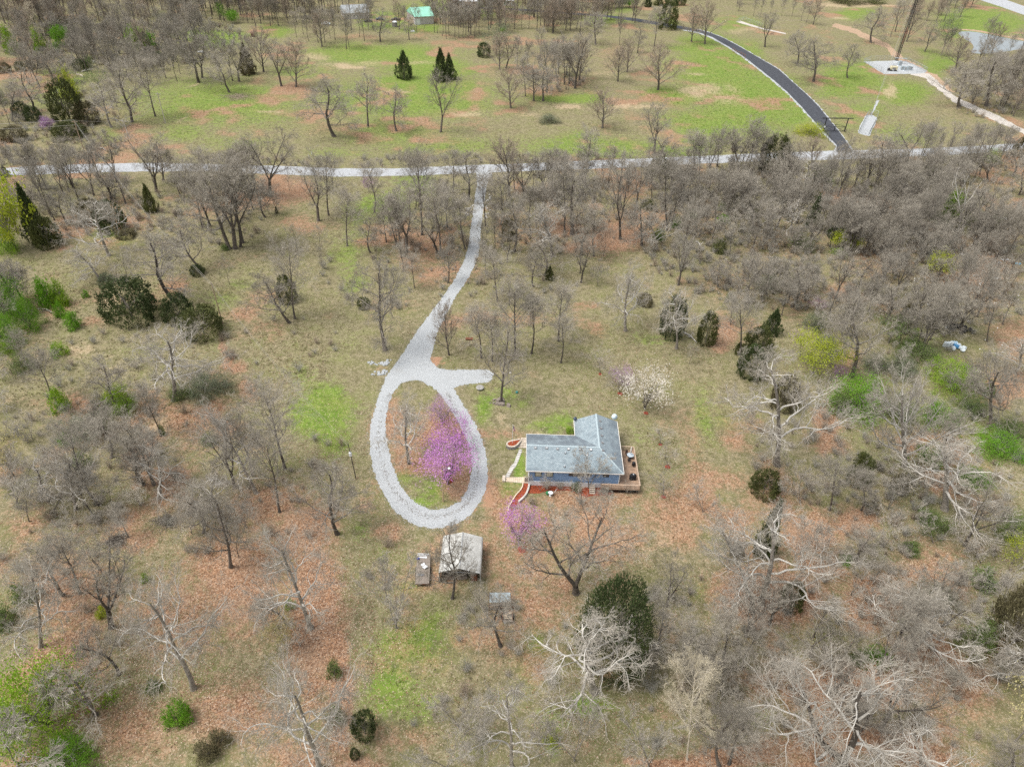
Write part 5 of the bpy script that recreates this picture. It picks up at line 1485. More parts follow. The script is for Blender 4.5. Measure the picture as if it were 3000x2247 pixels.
def roof_mesh():
    planes = [([E1, E2, J_, L_], (1, 0, 0)), ([E2, E3, K_, J_], (0, 1, 0)), ([J_, K_, E4, I1], (0, 1, 0)), ([L_, J_, I1, E6], (1, 0, 0))]
    me = bpy.data.meshes.new('roof')
    V, Fs, UV, ST = [], [], [], []
    nU = 14
    for q, (P4, ax) in enumerate(planes):
        P4 = [np.array(p) for p in P4]
        base = len(V)
        for i in range(nU + 1):
            for j in range(nU + 1):
                u, v = i / nU, j / nU
                p = P4[0] * (1 - u) * (1 - v) + P4[1] * u * (1 - v) + P4[2] * u * v + P4[3] * (1 - u) * v
                V.append(tuple(p))
                d = abs(p[2] - EZ) / (RZ - EZ)
                ST.append({0: max(0, .55 - d * 3), 1: .25 + .5 * (d < .45), 2: max(0, .5 - d * 1.5), 3: 1.0 - .5 * max(0, d - .6) / .4}[q])
        for i in range(nU):
            for j in range(nU):
                a = base + i * (nU + 1) + j
                Fs.append((a, a + nU + 1, a + nU + 2, a + 1))
    me.from_pydata(V, [], Fs)
    bm = bmesh.new()
    bm.from_mesh(me)
    bmesh.ops.recalc_face_normals(bm, faces=bm.faces)
    for f in bm.faces:
        if f.normal.z < 0:
            f.normal_flip()
    bm.to_mesh(me)
    bm.free()
    uvl = me.uv_layers.new(name='UVMap')
    for p in me.polygons:
        along_y = abs(p.normal.x) > abs(p.normal.y)
        for li in p.loop_indices:
            v = me.vertices[me.loops[li].vertex_index].co
            uvl.data[li].uv = (v.y, v.x * 1.09) if along_y else (v.x, v.y * 1.07)
    at = me.attributes.new('stain', 'FLOAT', 'POINT')
    at.data.foreach_set('value', np.array(ST, np.float32))
    return me


roof = link('roof', roof_mesh(), house, M['shingle'])
sm = roof.modifiers.new('thick', 'SOLIDIFY')
sm.thickness = .14
sm.offset = -1


def cap(a, b, w=.16, up_=.03):
    a, b = Vector(a), Vector(b)
    mb = MB()
    n = max(4, int((b - a).length / .3))
    for i in range(n):
        p, q = a.lerp(b, i / n), a.lerp(b, (i + 1.08) / n)
        d = (q - p).normalized()
        s = d.cross(Vector((0, 0, 1))).normalized() * w
        z0, z1 = Vector((0, 0, up_ - .05)), Vector((0, 0, up_ + .02 + .012 * (i % 2)))
        mb.poly([p - s + z0, p + z1, p + s + z0, q - s + z0, q + z1, q + s + z0], [(0, 1, 4, 3), (1, 2, 5, 4), (0, 3, 5, 2), (0, 2, 1), (3, 4, 5)])
    return mb.build('ridge_cap', M['ridge'], roof)


cap(L_, J_)
cap(J_, K_)
cap(J_, E2, .12)

wb = MB()
wx1, wx2, wy1, wy2, wy3, ix = hl(3.45, 0, 0)[0], 19.0 - HX, 0.0, 95.85 - HY, 100.1 - HY, 12.1 - HX
WZ0, WZ1 = 1.05, 3.66
foot = [(wx1, wy1), (wx2, wy1), (wx2, wy3), (ix, wy3), (ix, wy2), (wx1, wy2)]
wb.prism(foot, WZ0, WZ1)
wb.poly([(wx1, wy1, WZ1), (wx1, wy2, WZ1), (wx1, (wy1 + wy2) / 2, 5.2), (wx1 + .1, wy1, WZ1), (wx1 + .1, wy2, WZ1), (wx1 + .1, (wy1 + wy2) / 2, 5.2)], [(0, 1, 2), (3, 5, 4), (0, 2, 5, 3), (1, 4, 5, 2)])
wb.poly([(ix, wy3, WZ1), (wx2, wy3, WZ1), ((ix + wx2) / 2, wy3, 5.2), (ix, wy3 - .1, WZ1), (wx2, wy3 - .1, WZ1), ((ix + wx2) / 2, wy3 - .1, 5.2)], [(0, 1, 2), (3, 5, 4), (0, 2, 5, 3), (1, 4, 5, 2)])
wb.build('wall', M['siding'], house)
fb = MB()
fb.prism([(x + (-.04 if x < 8 else .04), y + (-.04 if y < 4 else .04)) for x, y in foot], -.1, WZ0)
fb.build('foundation', M['found'], house)
for (xa, ya), (xb_, yb_) in (((2.9, 86.78), (19.62, 86.78)), ((19.62, 86.78), (19.72, 100.45)), ((11.75, 96.15), (11.75, 100.45)), ((2.9, 96.15), (11.75, 96.15))):
    a, b = np.array(hl(xa, ya, EZ - .07)), np.array(hl(xb_, yb_, EZ - .07))
    mb = MB()
    c = (a + b) / 2
    d = b - a
    nrm = np.array([d[1], -d[0], 0]) / np.linalg.norm(d)
    if (xa, xb_) == (11.75, 11.75) or ya == yb_ == 96.15:
        nrm = -nrm if ya == yb_ else -nrm
    mb.box(c + nrm * .05, (np.linalg.norm(d), .09, .13), math.atan2(d[1], d[0]))
    mb.build('gutter', M['trim'], house)
for a, b in ((E1, L_), (L_, E6), (E4, K_), (K_, E3)):
    mb = MB()
    mb.tube([Vector(a) + Vector((0, 0, -.08)), Vector(b) + Vector((0, 0, -.08))], .055, 4)
    mb.build('barge_board', M['trim'], house)
for x in (wx1, wx2):
    MB().box((x, -.02, (WZ0 + WZ1) / 2 - .3), (.13, .13, WZ1 - WZ0 + .7)).build('corner_board', M['white'], house)


def window(cx, cz, w, h, panes, nx_=3, nz_=2):
    fr = MB()
    fr.box((cx, -.035, cz), (w + .22, .06, h + .22))
    f = fr.build('window', M['frame'], house)
    g = MB().box((cx, -.068, cz), (w, .02, h)).build('pane', M[panes], f)
    mu = MB()
    for i in range(1, nx_):
        mu.box((cx - w / 2 + w * i / nx_, -.085, cz), (.035, .02, h))
    for i in range(1, nz_):
        mu.box((cx, -.087, cz - h / 2 + h * i / nz_), (w, .02, .035))
    if panes == 'pane':
        mu.build('muntin', M['muntin'], f)


def GYp(x, y, Y):
    w = CM @ np.array([(x - CX) / F, -(y - CY) / F, -1.0])
    t = Y / w[1]
    return (w[0] * t, Y, CAMZ + w[2] * t)


for x, y, w, h, k in ((1577, 1388, .95, .98, 'pane'), (1611, 1389, .95, .98, 'pane'), (1689, 1388.5, 2.4, .72, 'pane_dark'), (1776, 1389.5, .85, .7, 'pane_dark'), (1727, 1389, .5, .5, 'pane_dark')):
    p = GYp(x, y, HY)
    window(p[0] - HX, min(p[2], 3.05), w, h, k)
for x, y in ((1589, 1413), (1700, 1411)):
    p = GYp(x, y, HY - .04)
    MB().box((p[0] - HX, -.05, max(.4, p[2])), (.75, .04, .2)).build('foundation_vent', M['vent'], house)
# entry door on the gable end towards the loop
dr = MB().box((wx1 - .03, 2.2, 2.1), (.06, 1.0, 2.05)).build('door', M['trim'], house)
MB().box((wx1 - .075, 1.85, 2.05), (.04, .06, .06)).build('handle', M['metal'], dr)
# roof vents and pipes
SLF = (RZ - EZ) / (91.45 - 86.78)


def roof_z(x, y):
    zf = EZ + (y - 86.78) * SLF if y < 91.45 else EZ + (96.15 - y) * SLF
    zr = EZ + (19.65 - x) * (RZ - EZ) / (19.65 - 15.68)
    return min(zf, zr) if y < 91.45 else zr


def on_roof(px, py, plane):
    """photo pixel -> point on the front or right roof plane"""
    lo_, hi_ = EZ, RZ
    for _ in range(40):
        m_ = (lo_ + hi_) / 2
        g = G(px, py, m_)
        z = EZ + (g[1] - 86.78) * SLF if plane == 'f' else EZ + (19.66 - g[0]) * (RZ - EZ) / (19.66 - 15.69)
        if z > m_:
            lo_ = m_
        else:
            hi_ = m_
    g = G(px, py, lo_)
    return g


crop = lambda x, y: (1420 + x / 4.424, 1180 + y / 4.424)
tf, tr_ = math.atan(SLF), math.atan((RZ - EZ) / 3.97)
for x, y in ((659, 586), (804, 588), (945, 598), (1087, 602), (1235, 606), (1376, 610)):
    g = on_roof(*crop(x, y), 'f')
    mb = MB()
    mb.box((0, 0, .02), (.46, .46, .03)).box((0, 0, .11), (.36, .36, .16))
    o = mb.build('roof_vent', M['vent'], house, hl(g[0], g[1], g[2]), (tf, 0, 0), bevel=.02)
    MB().box((0, 0, .20), (.28, .26, .03)).build('vent_cap', M['white' if x in (1087, 1376) else 'metal'], o)
for x, y in ((1495, 238), (1507, 334), (1517, 428), (1526, 520), (1535, 620)):
    g = on_roof(*crop(x, y), 'r')
    mb = MB()
    mb.box((0, 0, .02), (.46, .46, .03)).box((0, 0, .11), (.36, .36, .16))
    o = mb.build('roof_vent', M['vent'], house, hl(g[0], g[1], g[2]), (0, tr_, 0), bevel=.02)
    MB().box((0, 0, .20), (.28, .26, .03)).build('vent_cap', M['metal'], o)
for x, y, mt in ((1046, 655, 'black'), (1037, 830, 'black'), (1330, 680, 'white')):
    g = on_roof(*crop(x, y), 'f')
    mb = MB()
    mb.lathe([(.14, -.05), (.13, .06), (.055, .08), (.055, .42), (.04, .43)], 10)
    o = mb.build('vent_pipe', M['white'], house, hl(g[0], g[1], g[2]))
    MB().lathe([(.17, -.05), (.17, .045), (.12, .07)], 10).build('flashing', M[mt], o)


def dish(name, px, py, z, r, mat_, label, az):
    g = G(px, py, z)
    root = empty(name, (g[0], g[1], z - .75), az, label, 'satellite dish')
    prof = [(r * math.sin(t) * 1.0, -r * .28 * math.cos(t * 1.0)) for t in np.linspace(.02, math.pi / 2, 7)]
    mb = MB()
    mb.lathe([(a, b + r * .28) for a, b in prof], 18)
    d = mb.build('reflector', mat_, root, (0, 0, .75), (math.radians(52), 0, 0), smooth=True)
    sm_ = MB()
    sm_.tube([(0, 0, -.05), (0, 0, .4), (0, .12, .72)], .03, 6)
    sm_.tube([(0, 0, .35), (-.3, -.25, -.1)], .018, 5).tube([(0, 0, .35), (.3, -.25, -.1)], .018, 5)
    sm_.build('mast', M['white'], root)
    ar = MB()
    ar.tube([(0, 0, .45), (0, -.42, .62)], .018, 5).box((0, -.45, .64), (.12, .12, .1))
    ar.build('feed_arm', M['metal'], root)
    return root


dish('satellite_dish', 1800, 1221, 4.4, .56, simple('pale_dish', (.55, .66, .70), .5, .06, 2), 'pale round satellite dish on the back corner of the roof, above the deck side', 0)
dish('satellite_dish', 1684.5, 1227, 4.3, .38, simple('dark_dish', (.07, .09, .13), .5, .1, 2), 'small dark blue satellite dish on the roof corner beside the bright bush', .5)

# ---- deck
DX0, DX1, DY0, DY1, DZ = 19.06, 22.55, 85.75, 95.55, 1.12
deck = empty('deck', (DX0, DY0, 0), 0, 'raised brown wooden deck with a rail along the end of the blue house', 'deck')
dl = lambda x, y, z: (x - DX0, y - DY0, z)
fl = MB()
x = DX0
k = 0
while x < DX1 - .05:
    fl.box(dl(x + .066, (DY0 + DY1) / 2, DZ - .02 + .004 * (k % 3)), (.132, DY1 - DY0, .035))
    x += .14
    k += 1
x = 15.9
while x < DX0 - .05:
    fl.box(dl(x + .066, (DY0 + 87.0) / 2, DZ - .02 + .004 * (k % 3)), (.132, 87.0 - DY0 - .06, .035))
    x += .14
    k += 1
tag(fl.build('floor_boards', M['deckwood'], deck), kind='stuff')
jb = MB()
jb.box(dl((15.9 + DX1) / 2, DY0 + .05, DZ - .14), (DX1 - 15.9, .05, .2)).box(dl(DX1 - .04, (DY0 + DY1) / 2, DZ - .14), (.05, DY1 - DY0, .2)).box(dl((DX0 + DX1) / 2, DY1 - .04, DZ - .14), (DX1 - DX0, .05, .2))
jb.build('joist', M['railwood'], deck)
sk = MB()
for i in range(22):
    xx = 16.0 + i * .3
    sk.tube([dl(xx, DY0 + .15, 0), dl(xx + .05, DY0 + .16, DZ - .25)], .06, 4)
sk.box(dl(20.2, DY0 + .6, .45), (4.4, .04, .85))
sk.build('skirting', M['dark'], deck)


def rail_run(a, b):
    a, b = np.array(a, float), np.array(b, float)
    L = np.linalg.norm(b - a)
    n = max(2, int(round(L / 1.75)) + 1)
    ang = math.atan2(b[1] - a[1], b[0] - a[0])
    for i in range(n):
        p = a + (b - a) * i / (n - 1)
        MB().box((0, 0, .48), (.09, .09, .96)).build('post', M['railwood'], deck, dl(p[0], p[1], DZ))
    for z, w, h in ((.98, .15, .04), (.62, .035, .12), (.28, .035, .12)):
        c = (a + b) / 2
        MB().box((0, 0, 0), (L + .1, w, h), ang).build('rail', M['railwood'], deck, dl(c[0], c[1], DZ + z))


rail_run((15.95, DY0 + .05), (DX1 - .05, DY0 + .05))
rail_run((DX1 - .05, DY0 + .16), (DX1 - .05, DY1 - .16))
rail_run((DX0 + .15, DY1 - .05), (DX1 - .12, DY1 - .05))


def at_deck(px, py, dz=0.0):
    g = G(px, py, DZ + dz)
    return (g[0], g[1], DZ)


p = at_deck(1845.5, 1341)
tb = empty('patio_table', p, 0, 'grey square patio table on the wooden deck under a folded umbrella', 'table')
mb = MB()
mb.prism([(.62 * math.cos(a) * (1.1 if i % 2 else 1), .62 * math.sin(a) * (1.1 if i % 2 else 1)) for i, a in enumerate(np.linspace(0, 2 * math.pi, 8, endpoint=False) + .39)], .70, .74)
mb.build('table_top', simple('grey_table', (.40, .46, .50), .35, .1, 3), tb, bevel=.01)
for sx in (-.4, .4):
    for sy in (-.4, .4):
        MB().tube([(sx * 1.1, sy * 1.1, 0), (sx, sy, .70)], .022, 6).build('leg', M['black'], tb)
um = empty('patio_umbrella', (p[0], p[1] + .02, DZ), 0, 'folded cream patio umbrella standing through the grey table on the deck', 'umbrella')
MB().tube([(0, 0, .05), (0, 0, 2.75)], .022, 8).build('pole', M['white'], um)
cv = MB()
ring = []
for r_, z in ((.05, 1.12), (.15, 1.3), (.13, 1.7), (.12, 2.1), (.07, 2.5), (.02, 2.68)):
    ring.append([(r_ * (1 + .3 * (j % 2)) * math.cos(j * math.pi / 8), r_ * (1 + .3 * (j % 2)) * math.sin(j * math.pi / 8), z) for j in range(16)])
P_, F_ = sum(ring, []), []
for i in range(len(ring) - 1):
    for j in range(16):
        F_.append((i * 16 + j, i * 16 + (j + 1) % 16, (i + 1) * 16 + (j + 1) % 16, (i + 1) * 16 + j))
cv.poly(P_, F_)
cv.build('canopy', simple('cream_canvas', (.66, .60, .54), .9, .1, 3), um, smooth=True)
MB().lathe([(.28, 0), (.28, .06), (.06, .12), (.04, .3)], 14).build('base', M['black'], um)


def chair(px, py, rz, label, mat_):
    q = at_deck(px, py)
    c = empty('patio_chair', q, rz, label, 'chair')
    MB().box((0, 0, .43), (.5, .5, .05)).build('seat', mat_, c, bevel=.015)
    MB().box((0, .25, .72), (.5, .05, .56), 0, -.18).build('backrest', mat_, c, bevel=.015)
    for sx in (-.22, .22):
        for sy in (-.22, .22):
            MB().tube([(sx, sy, 0), (sx, sy, .42)], .018, 5).build('leg', M['black'], c)
        MB().box((sx * 1.1, 0, .62), (.05, .48, .03)).build('armrest', mat_, c)
    return c


brown = simple('dark_brown_mesh', (.075, .05, .04), .8, .3, 5)
chair(1835.5, 1333, .2, 'dark brown patio chair behind the table, at the back of the deck', brown)
chair(1842, 1352.5, 3.14, 'dark patio chair in front of the grey deck table', simple('dark_grey_sling', (.05, .05, .055), .8, .3, 5))
q = at_deck(1855, 1366)
sg = empty('smoker', q, 0, 'black drum smoker beside the deck rail, between table and covered grill', 'smoker')
MB().lathe([(.22, .25), (.30, .32), (.31, .85), (.27, .98), (.12, 1.06)], 16).build('drum', M['black'], sg, smooth=True)
for a in (0.5, 2.6, 4.7):
    MB().tube([(.3 * math.cos(a), .3 * math.sin(a), 0), (.2 * math.cos(a), .2 * math.sin(a), .4)], .025, 5).build('leg', M['black'], sg)
MB().tube([(-.08, 0, 1.08), (0, 0, 1.14), (.08, 0, 1.08)], .015, 5).build('handle', M['metal'], sg)
q = at_deck(1853, 1403)
gr = empty('grill', q, 0, 'large black covered grill on the front corner of the wooden deck', 'grill')
mb = MB()
R_ = []
for z, sx, sy in ((0, .58, .42), (.35, .60, .44), (.85, .66, .42), (1.05, .52, .36), (1.2, .36, .24), (1.25, .1, .08)):
    R_.append([(sx * math.cos(t) * (1 + .04 * math.sin(7 * t + z * 5)), sy * math.sin(t) * (1 + .05 * math.sin(5 * t + z * 3)), z) for t in np.linspace(0, 6.283, 20, endpoint=False)])
mb.poly(sum(R_, []), [(i * 20 + j, i * 20 + (j + 1) % 20, (i + 1) * 20 + (j + 1) % 20, (i + 1) * 20 + j) for i in range(5) for j in range(20)] + [tuple(5 * 20 + j for j in range(20))])
mb.build('cover', M['black'], gr, smooth=True)
MB().lathe([(.1, 0), (.1, .02), (.02, .05)], 10).build('badge', M['white'], gr, (.02, -.1, 1.24))
for sx in (-.5, .5):
    MB().tube([(sx, -.36, .09), (sx, -.30, .09)], .09, 10).build('wheel', M['black'], gr)

# ---- planter, flag, steps, walks, beds
Z3 = lambda x, y: (1460 + x / 4.329, 1230 + y / 4.329)
Z2 = lambda x, y: (1400 + x / 5.29, 1380 + y / 5.29)
pl_px = [Z3(*q) for q in ((112, 318), (108, 295), (128, 275), (170, 262), (230, 252), (290, 240), (285, 262), (262, 285), (240, 312), (205, 335), (165, 338), (130, 332))]
PH = .75
pl = smooth_poly([np.array(G(x, y, PH)[:2]) for x, y in pl_px], 2)
ctr = np.mean(pl, axis=0)
planter = empty('stone_planter', (ctr[0], ctr[1], 0), 0, 'drop shaped stone planter filled with red mulch beside the stone steps', 'planter')
mb, cp = MB(), MB()
rs = random.Random(4)
dp = dense([p - ctr for p in pl], .36)
for i in range(len(dp)):
    a, b = dp[i], dp[(i + 1) % len(dp)]
    ang = math.atan2(b[1] - a[1], b[0] - a[0])
    c = (a + b) / 2
    L = np.linalg.norm(b - a)
    for k in range(3):
        jx, jy = rs.uniform(-.03, .03), rs.uniform(-.03, .03)
        mb.box((c[0] + jx, c[1] + jy, .11 + k * .225), (L * rs.uniform(.85, 1.02), .26, rs.uniform(.18, .23)), ang + rs.uniform(-.08, .08))
    cp.box((c[0], c[1], PH - .03), (L * 1.02, .30, .09), ang + rs.uniform(-.05, .05))
tag(mb.build('wall_stones', M['stone_grey'], planter), kind='stuff')
tag(cp.build('cap_stones', M['stone'], planter), kind='stuff')
MB().prism([tuple((p - ctr) * .93) for p in pl], .05, PH - .03).build('mulch_fill', M['mulch'], planter)

fp = G(*Z3(176, 298), PH)
fg = empty('flagpole', (fp[0], fp[1], PH - .04), 0, 'thin white flagpole with a limp red white and blue flag in the planter', 'flag')
MB().tube([(0, 0, 0), (0, 0, 4.6)], [.035, .022], 8).lathe([(.05, 4.58), (.06, 4.64), (.02, 4.7)], 8).build('pole', M['white'], fg)
fm, t, b = new_mat('flag_cloth')
uvn = t.nodes.new('ShaderNodeTexCoord').outputs['UV']
sp = t.nodes.new('ShaderNodeSeparateXYZ')
t.links.new(uvn, sp.inputs[0])
st_ = math_n(t, 'GREATER_THAN', math_n(t, 'MODULO', math_n(t, 'MULTIPLY', sp.outputs[1], 6.5), 1.0), .5)
cc = mix(t, st_, (.45, .03, .04), (.75, .74, .72))
can = math_n(t, 'MULTIPLY', math_n(t, 'LESS_THAN', sp.outputs[0], .4), math_n(t, 'GREATER_THAN', sp.outputs[1], .46))
vs_ = t.nodes.new('ShaderNodeTexVoronoi')
vs_.inputs['Scale'].default_value = 14
t.links.new(uvn, vs_.inputs['Vector'])
blue = mix(t, math_n(t, 'LESS_THAN', vs_.outputs['Distance'], .22), (.02, .03, .12), (.7, .7, .72))
t.links.new(mix(t, can, cc, blue), b.inputs['Base Color'])
me = bpy.data.meshes.new('cloth')
V_, F_, U_ = [], [], []
nu, nv = 14, 12
for j in range(nv + 1):
    for i in range(nu + 1):
        u, v = i / nu, j / nv
        fold = .10 * math.sin(u * 9 + v * 1.5) * (.3 + .7 * u)
        V_.append((.04 + .42 * u + .02 * math.sin(v * 6), fold, 4.45 - (1 - v) * 1.15 - .75 * u * (.6 + .4 * v)))
        U_.append((u, v))
for j in range(nv):
    for i in range(nu):
        a = j * (nu + 1) + i
        F_.append((a, a + 1, a + nu + 2, a + nu + 1))
me.from_pydata(V_, [], F_)
ul = me.uv_layers.new(name='UVMap')
for p_ in me.polygons:
    p_.use_smooth = True
    for li in p_.loop_indices:
        ul.data[li].uv = U_[me.loops[li].vertex_index]
link('flag', me, fg, fm)

st = empty('stone_steps', (0, 0, 0), 0, 'flight of pale stone steps between the mulch planter and the house wall', 'steps')
ys_px = [(352, 236, 358), (330, 246, 358), (310, 256, 358), (290, 264, 358), (268, 272, 358), (245, 290, 358)]
for i, (yy, xa, xb_) in enumerate(ys_px):
    z = .10 + i * .13
    a, b = G(*Z3(xa, yy), z), G(*Z3(xb_, yy), z)
    a2 = G(*Z3(xa, yy - 22), z + .02)
    hh = z + .02
    MB().box(((a[0] + b[0]) / 2, (a[1] + a2[1]) / 2, hh / 2), (b[0] - a[0], abs(a2[1] - a[1]) * .9, hh)).build('step', M['stone'], st, bevel=.03)
st.location = (0, 0, 0)

fpx = [Z3(*q) for q in ((300, 372), (262, 372), (248, 420), (225, 462), (215, 510), (200, 545), (165, 575), (140, 620), (120, 665), (100, 690), (90, 728), (130, 728), (150, 690), (165, 660), (190, 620), (222, 590), (235, 550), (260, 505), (268, 470), (285, 430))]
flag_path = sheet('path', [fpx], .006, M['stone_grey'], .06, .5)
lf = [Z3(*q) for q in ((262, 374), (248, 420), (225, 465), (212, 512), (198, 548), (160, 582), (136, 625), (112, 672), (92, 722))]
rt = [Z3(*q) for q in ((303, 374), (292, 425), (272, 470), (262, 510), (240, 560), (222, 592), (188, 630), (158, 678), (134, 722))]
for i in range(len(lf) - 1):
    for s_ in range(2):
        f0, f1 = s_ / 2, (s_ + 1) / 2
        lp = lambda A_, B_, f: (A_[0] + (B_[0] - A_[0]) * f, A_[1] + (B_[1] - A_[1]) * f)
        q4 = [lp(lf[i], lf[i + 1], f0 + .05), lp(rt[i], rt[i + 1], f0 + .05 + rs.uniform(-.05, .1)), lp(rt[i], rt[i + 1], f1 - .03), lp(lf[i], lf[i + 1], f1 - .03 + rs.uniform(-.08, .05))]
        g4 = [np.array(G(*q)[:2]) for q in q4]
        c4 = np.mean(g4, axis=0)
        ring8 = []
        for a_, b_ in zip(g4, g4[1:] + g4[:1]):
            ring8 += [a_ * .85 + b_ * .15, (a_ + b_) / 2 + np.array([rs.uniform(-.06, .06), rs.uniform(-.04, .04)])]
        MB().prism([tuple(p_ - c4) for p_ in ring8], .0, .05 + rs.uniform(0, .02)).build('flagstone', M['flag'], flag_path, (c4[0], c4[1], .0), bevel=.01)

wk = [Z2(*q) for q in ((415, 95), (780, 92), (780, 187), (690, 183), (415, 165))]
walk = sheet('path', [wk], .008, M['stone_grey'], .02, .6)
gl = [np.array(G(*Z2(*q))[:2]) for q in ((420, 98), (775, 95), (775, 184), (420, 163))]
nxp, nyp = 11, 3
for i in range(nxp):
    for j in range(nyp):
        u0, u1, v0, v1 = (i + .03) / nxp, (i + .97) / nxp, (j + .04) / nyp, (j + .96) / nyp
        bl_ = lambda u, v: gl[0] * (1 - u) * (1 - v) + gl[1] * u * (1 - v) + gl[2] * u * v + gl[3] * (1 - u) * v
        P4 = [bl_(u0, v0), bl_(u1, v0), bl_(u1, v1), bl_(u0, v1)]
        c4 = np.mean(P4, axis=0)
        MB().prism([tuple(p_ - c4) for p_ in P4[::-1]], 0, .05 + rs.uniform(0, .012)).build('paver', M['paver'], walk, (c4[0], c4[1], .0))
eg = G(*Z2(402, 130))
lg = MB().box((0, 0, .2), (.55, 1.35, .4)).build('stone_block', M['stone'], None, (eg[0], eg[1], 0), bevel=.05)
tag(lg, 'pale stone block standing at the outer end of the beige paver walk', 'stone')
mp = G(*Z2(760, 135), .06)
tag(MB().box((0, 0, .012), (.85, 1.1, .024)).build('door_mat', simple('dark_mat', (.10, .075, .06), .95, .4, 8), None, (mp[0], mp[1], .064), bevel=.008), 'dark rectangular door mat lying on the paver walk by the house corner', 'mat')

bedA = [Z2(*q) for q in ((690, 190), (790, 190), (795, 225), (772, 310), (745, 380), (690, 440), (630, 492), (540, 600), (480, 622), (472, 575), (500, 520), (560, 420), (600, 360), (650, 310), (692, 245))]
sheet('mulch', [bedA], .02, M['mulch'], .03, .4)
bedB = [(1551, 1421), (1600, 1419), (1660, 1417), (1730, 1414), (1800, 1422), (1812, 1440), (1780, 1452), (1740, 1452), (1718, 1456), (1690, 1447), (1660, 1436), (1600, 1440), (1560, 1447), (1546, 1446)]
sheet('mulch', [bedB], .016, M['mulch'], .1, .4)


def curb(name, px, w, h, mat_, label, cat):
    g = smooth_poly([np.array(G(*q)[:2]) for q in px], 2, False)
    c = g[0]
    root = empty(name, (c[0], c[1], 0), 0, label, cat)
    d_ = dense(g, .45, False)
    for a, b in zip(d_[:-1], d_[1:]):
        ang = math.atan2(b[1] - a[1], b[0] - a[0])
        m_ = (a + b) / 2
        MB().box((0, 0, h / 2), (np.linalg.norm(b - a) * .97, w, h * rs.uniform(.92, 1.05)), ang).build('block', mat_, root, (m_[0] - c[0], m_[1] - c[1], 0), bevel=.015)
    return root


curb('garden_edging', [Z2(*q) for q in ((697, 192), (694, 245), (655, 308), (602, 360), (560, 420), (502, 520), (470, 577), (476, 620))], .16, .2, M['edging'], 'thin curved cream edging on the lawn side of the red mulch bed', 'edging')
curb('garden_wall', [Z2(*q) for q in ((798, 196), (793, 240), (775, 310), (745, 380), (690, 440), (630, 492))], .3, .45, M['flag'], 'low curved grey stone wall between the red mulch bed and the house lawn', 'wall')

# stone stair under the deck, hose box, bird bath
stb = empty('garden_stairs', G(1735, 1446), 0, 'short weathered timber stairs leading from the lawn up to the deck', 'stairs')
for i in range(5):
    MB().box((0, i * .30, .09 + i * .19), (1.0, .28, .08)).build('tread', M['stone'], stb, bevel=.01)
for sx in (-.48, .48):
    MB().box((sx, .6, .42), (.06, 1.6, .16), 0, math.atan2(.19, .30)).build('stringer', M['stone_grey'], stb)
hb = empty('hose_reel', G(1604, 1447), .3, 'small green garden hose reel standing before the mulch bed', 'hose reel')
gm = simple('green_plastic', (.03, .22, .08), .5, .2, 4)
MB().box((0, 0, .28), (.5, .42, .56)).build('housing', gm, hb, bevel=.06)
MB().tube([(-.18, -.24, .3), (-.12, -.24, .3)], .2, 12).build('reel', gm, hb)
MB().tube([(-.2, .18, .5), (-.2, .2, .85), (.2, .2, .85), (.2, .18, .5)], .02, 5).build('handle', M['black'], hb)
bb = empty('bird_bath', G(1612, 1452), 0, 'white bird bath with a slanting white pole beside the green hose reel', 'bird bath')
MB().lathe([(.22, 0), (.2, .06), (.08, .12), (.07, .55), (.12, .62)], 14).build('pedestal', M['white'], bb)
MB().lathe([(.12, .62), (.36, .70), (.42, .78), (.38, .78), (.1, .7)], 16).build('bowl', M['white'], bb)
MB().tube([(.3, .1, 0), (1.15, .75, 1.0)], .03, 6).build('pole', M['white'], bb)
# ---------------------------------------------------------------- shed, trailers, scrap, poles, wires
def hfor(xb, yb, yt):
    P0 = np.array(G(xb, yb))
    lo_, hi_ = .2, 120.
    for _ in range(30):
        m_ = (lo_ + hi_) / 2
        if PX(P0 + np.array([0, 0, m_]))[1] > yt:
            lo_ = m_
        else:
            hi_ = m_
    return P0, lo_


M['tin'] = simple('white_ribbed_metal', (.42, .415, .385), .55, .14, .6, col2=(.52, .52, .495))
M['tin_old'] = simple('weathered_tin', (.36, .42, .44), .55, .2, 1.2, metal=.3)
M['oldwood'] = simple('grey_weathered_wood', (.23, .195, .165), .9, .3, 1.8, bump=.4)
M['palewood'] = simple('pale_sawn_wood', (.46, .37, .27), .85, .25, 2.5, bump=.3)
M['rust'] = simple('rusty_steel', (.20, .085, .05), .85, .4, 4, bump=.3)
M['tyre'] = simple('tyre_rubber', (.022, .022, .024), .8, .25, 6)

# white-roofed metal carport
CX0, CX1, CY0, CY1 = -9.95, -3.72, 66.05, 72.75
EH, AP = 2.75, 3.75
shed = empty('carport', ((CX0 + CX1) / 2, (CY0 + CY1) / 2, 0), 0, 'open fronted metal carport with a ribbed white roof below the gravel loop', 'carport')
mx, my = (CX0 + CX1) / 2, (CY0 + CY1) / 2
hw = (CX1 - CX0) / 2
prof = [(-hw - .02, EH - .38), (-hw + .04, EH - .1), (-hw + .22, EH + .04), (0, AP), (hw - .22, EH + .04), (hw - .04, EH - .1), (hw + .02, EH - .38)]


def roof_strip(name, pr, mat_):
    P_, F_ = [], []
    n = 67
    yy = np.linspace(CY0 - my - .1, CY1 - my + .1, n)
    for j, y in enumerate(yy):
        rib = .035 * (1 if (j % 3 == 0) else 0)
        for (x, z) in pr:
            P_.append((x, y, z + rib))
    k = len(pr)
    for j in range(n - 1):
        for i in range(k - 1):
            F_.append((j * k + i, j * k + i + 1, (j + 1) * k + i + 1, (j + 1) * k + i))
    return MB().poly(P_, F_).build(name, mat_, shed)


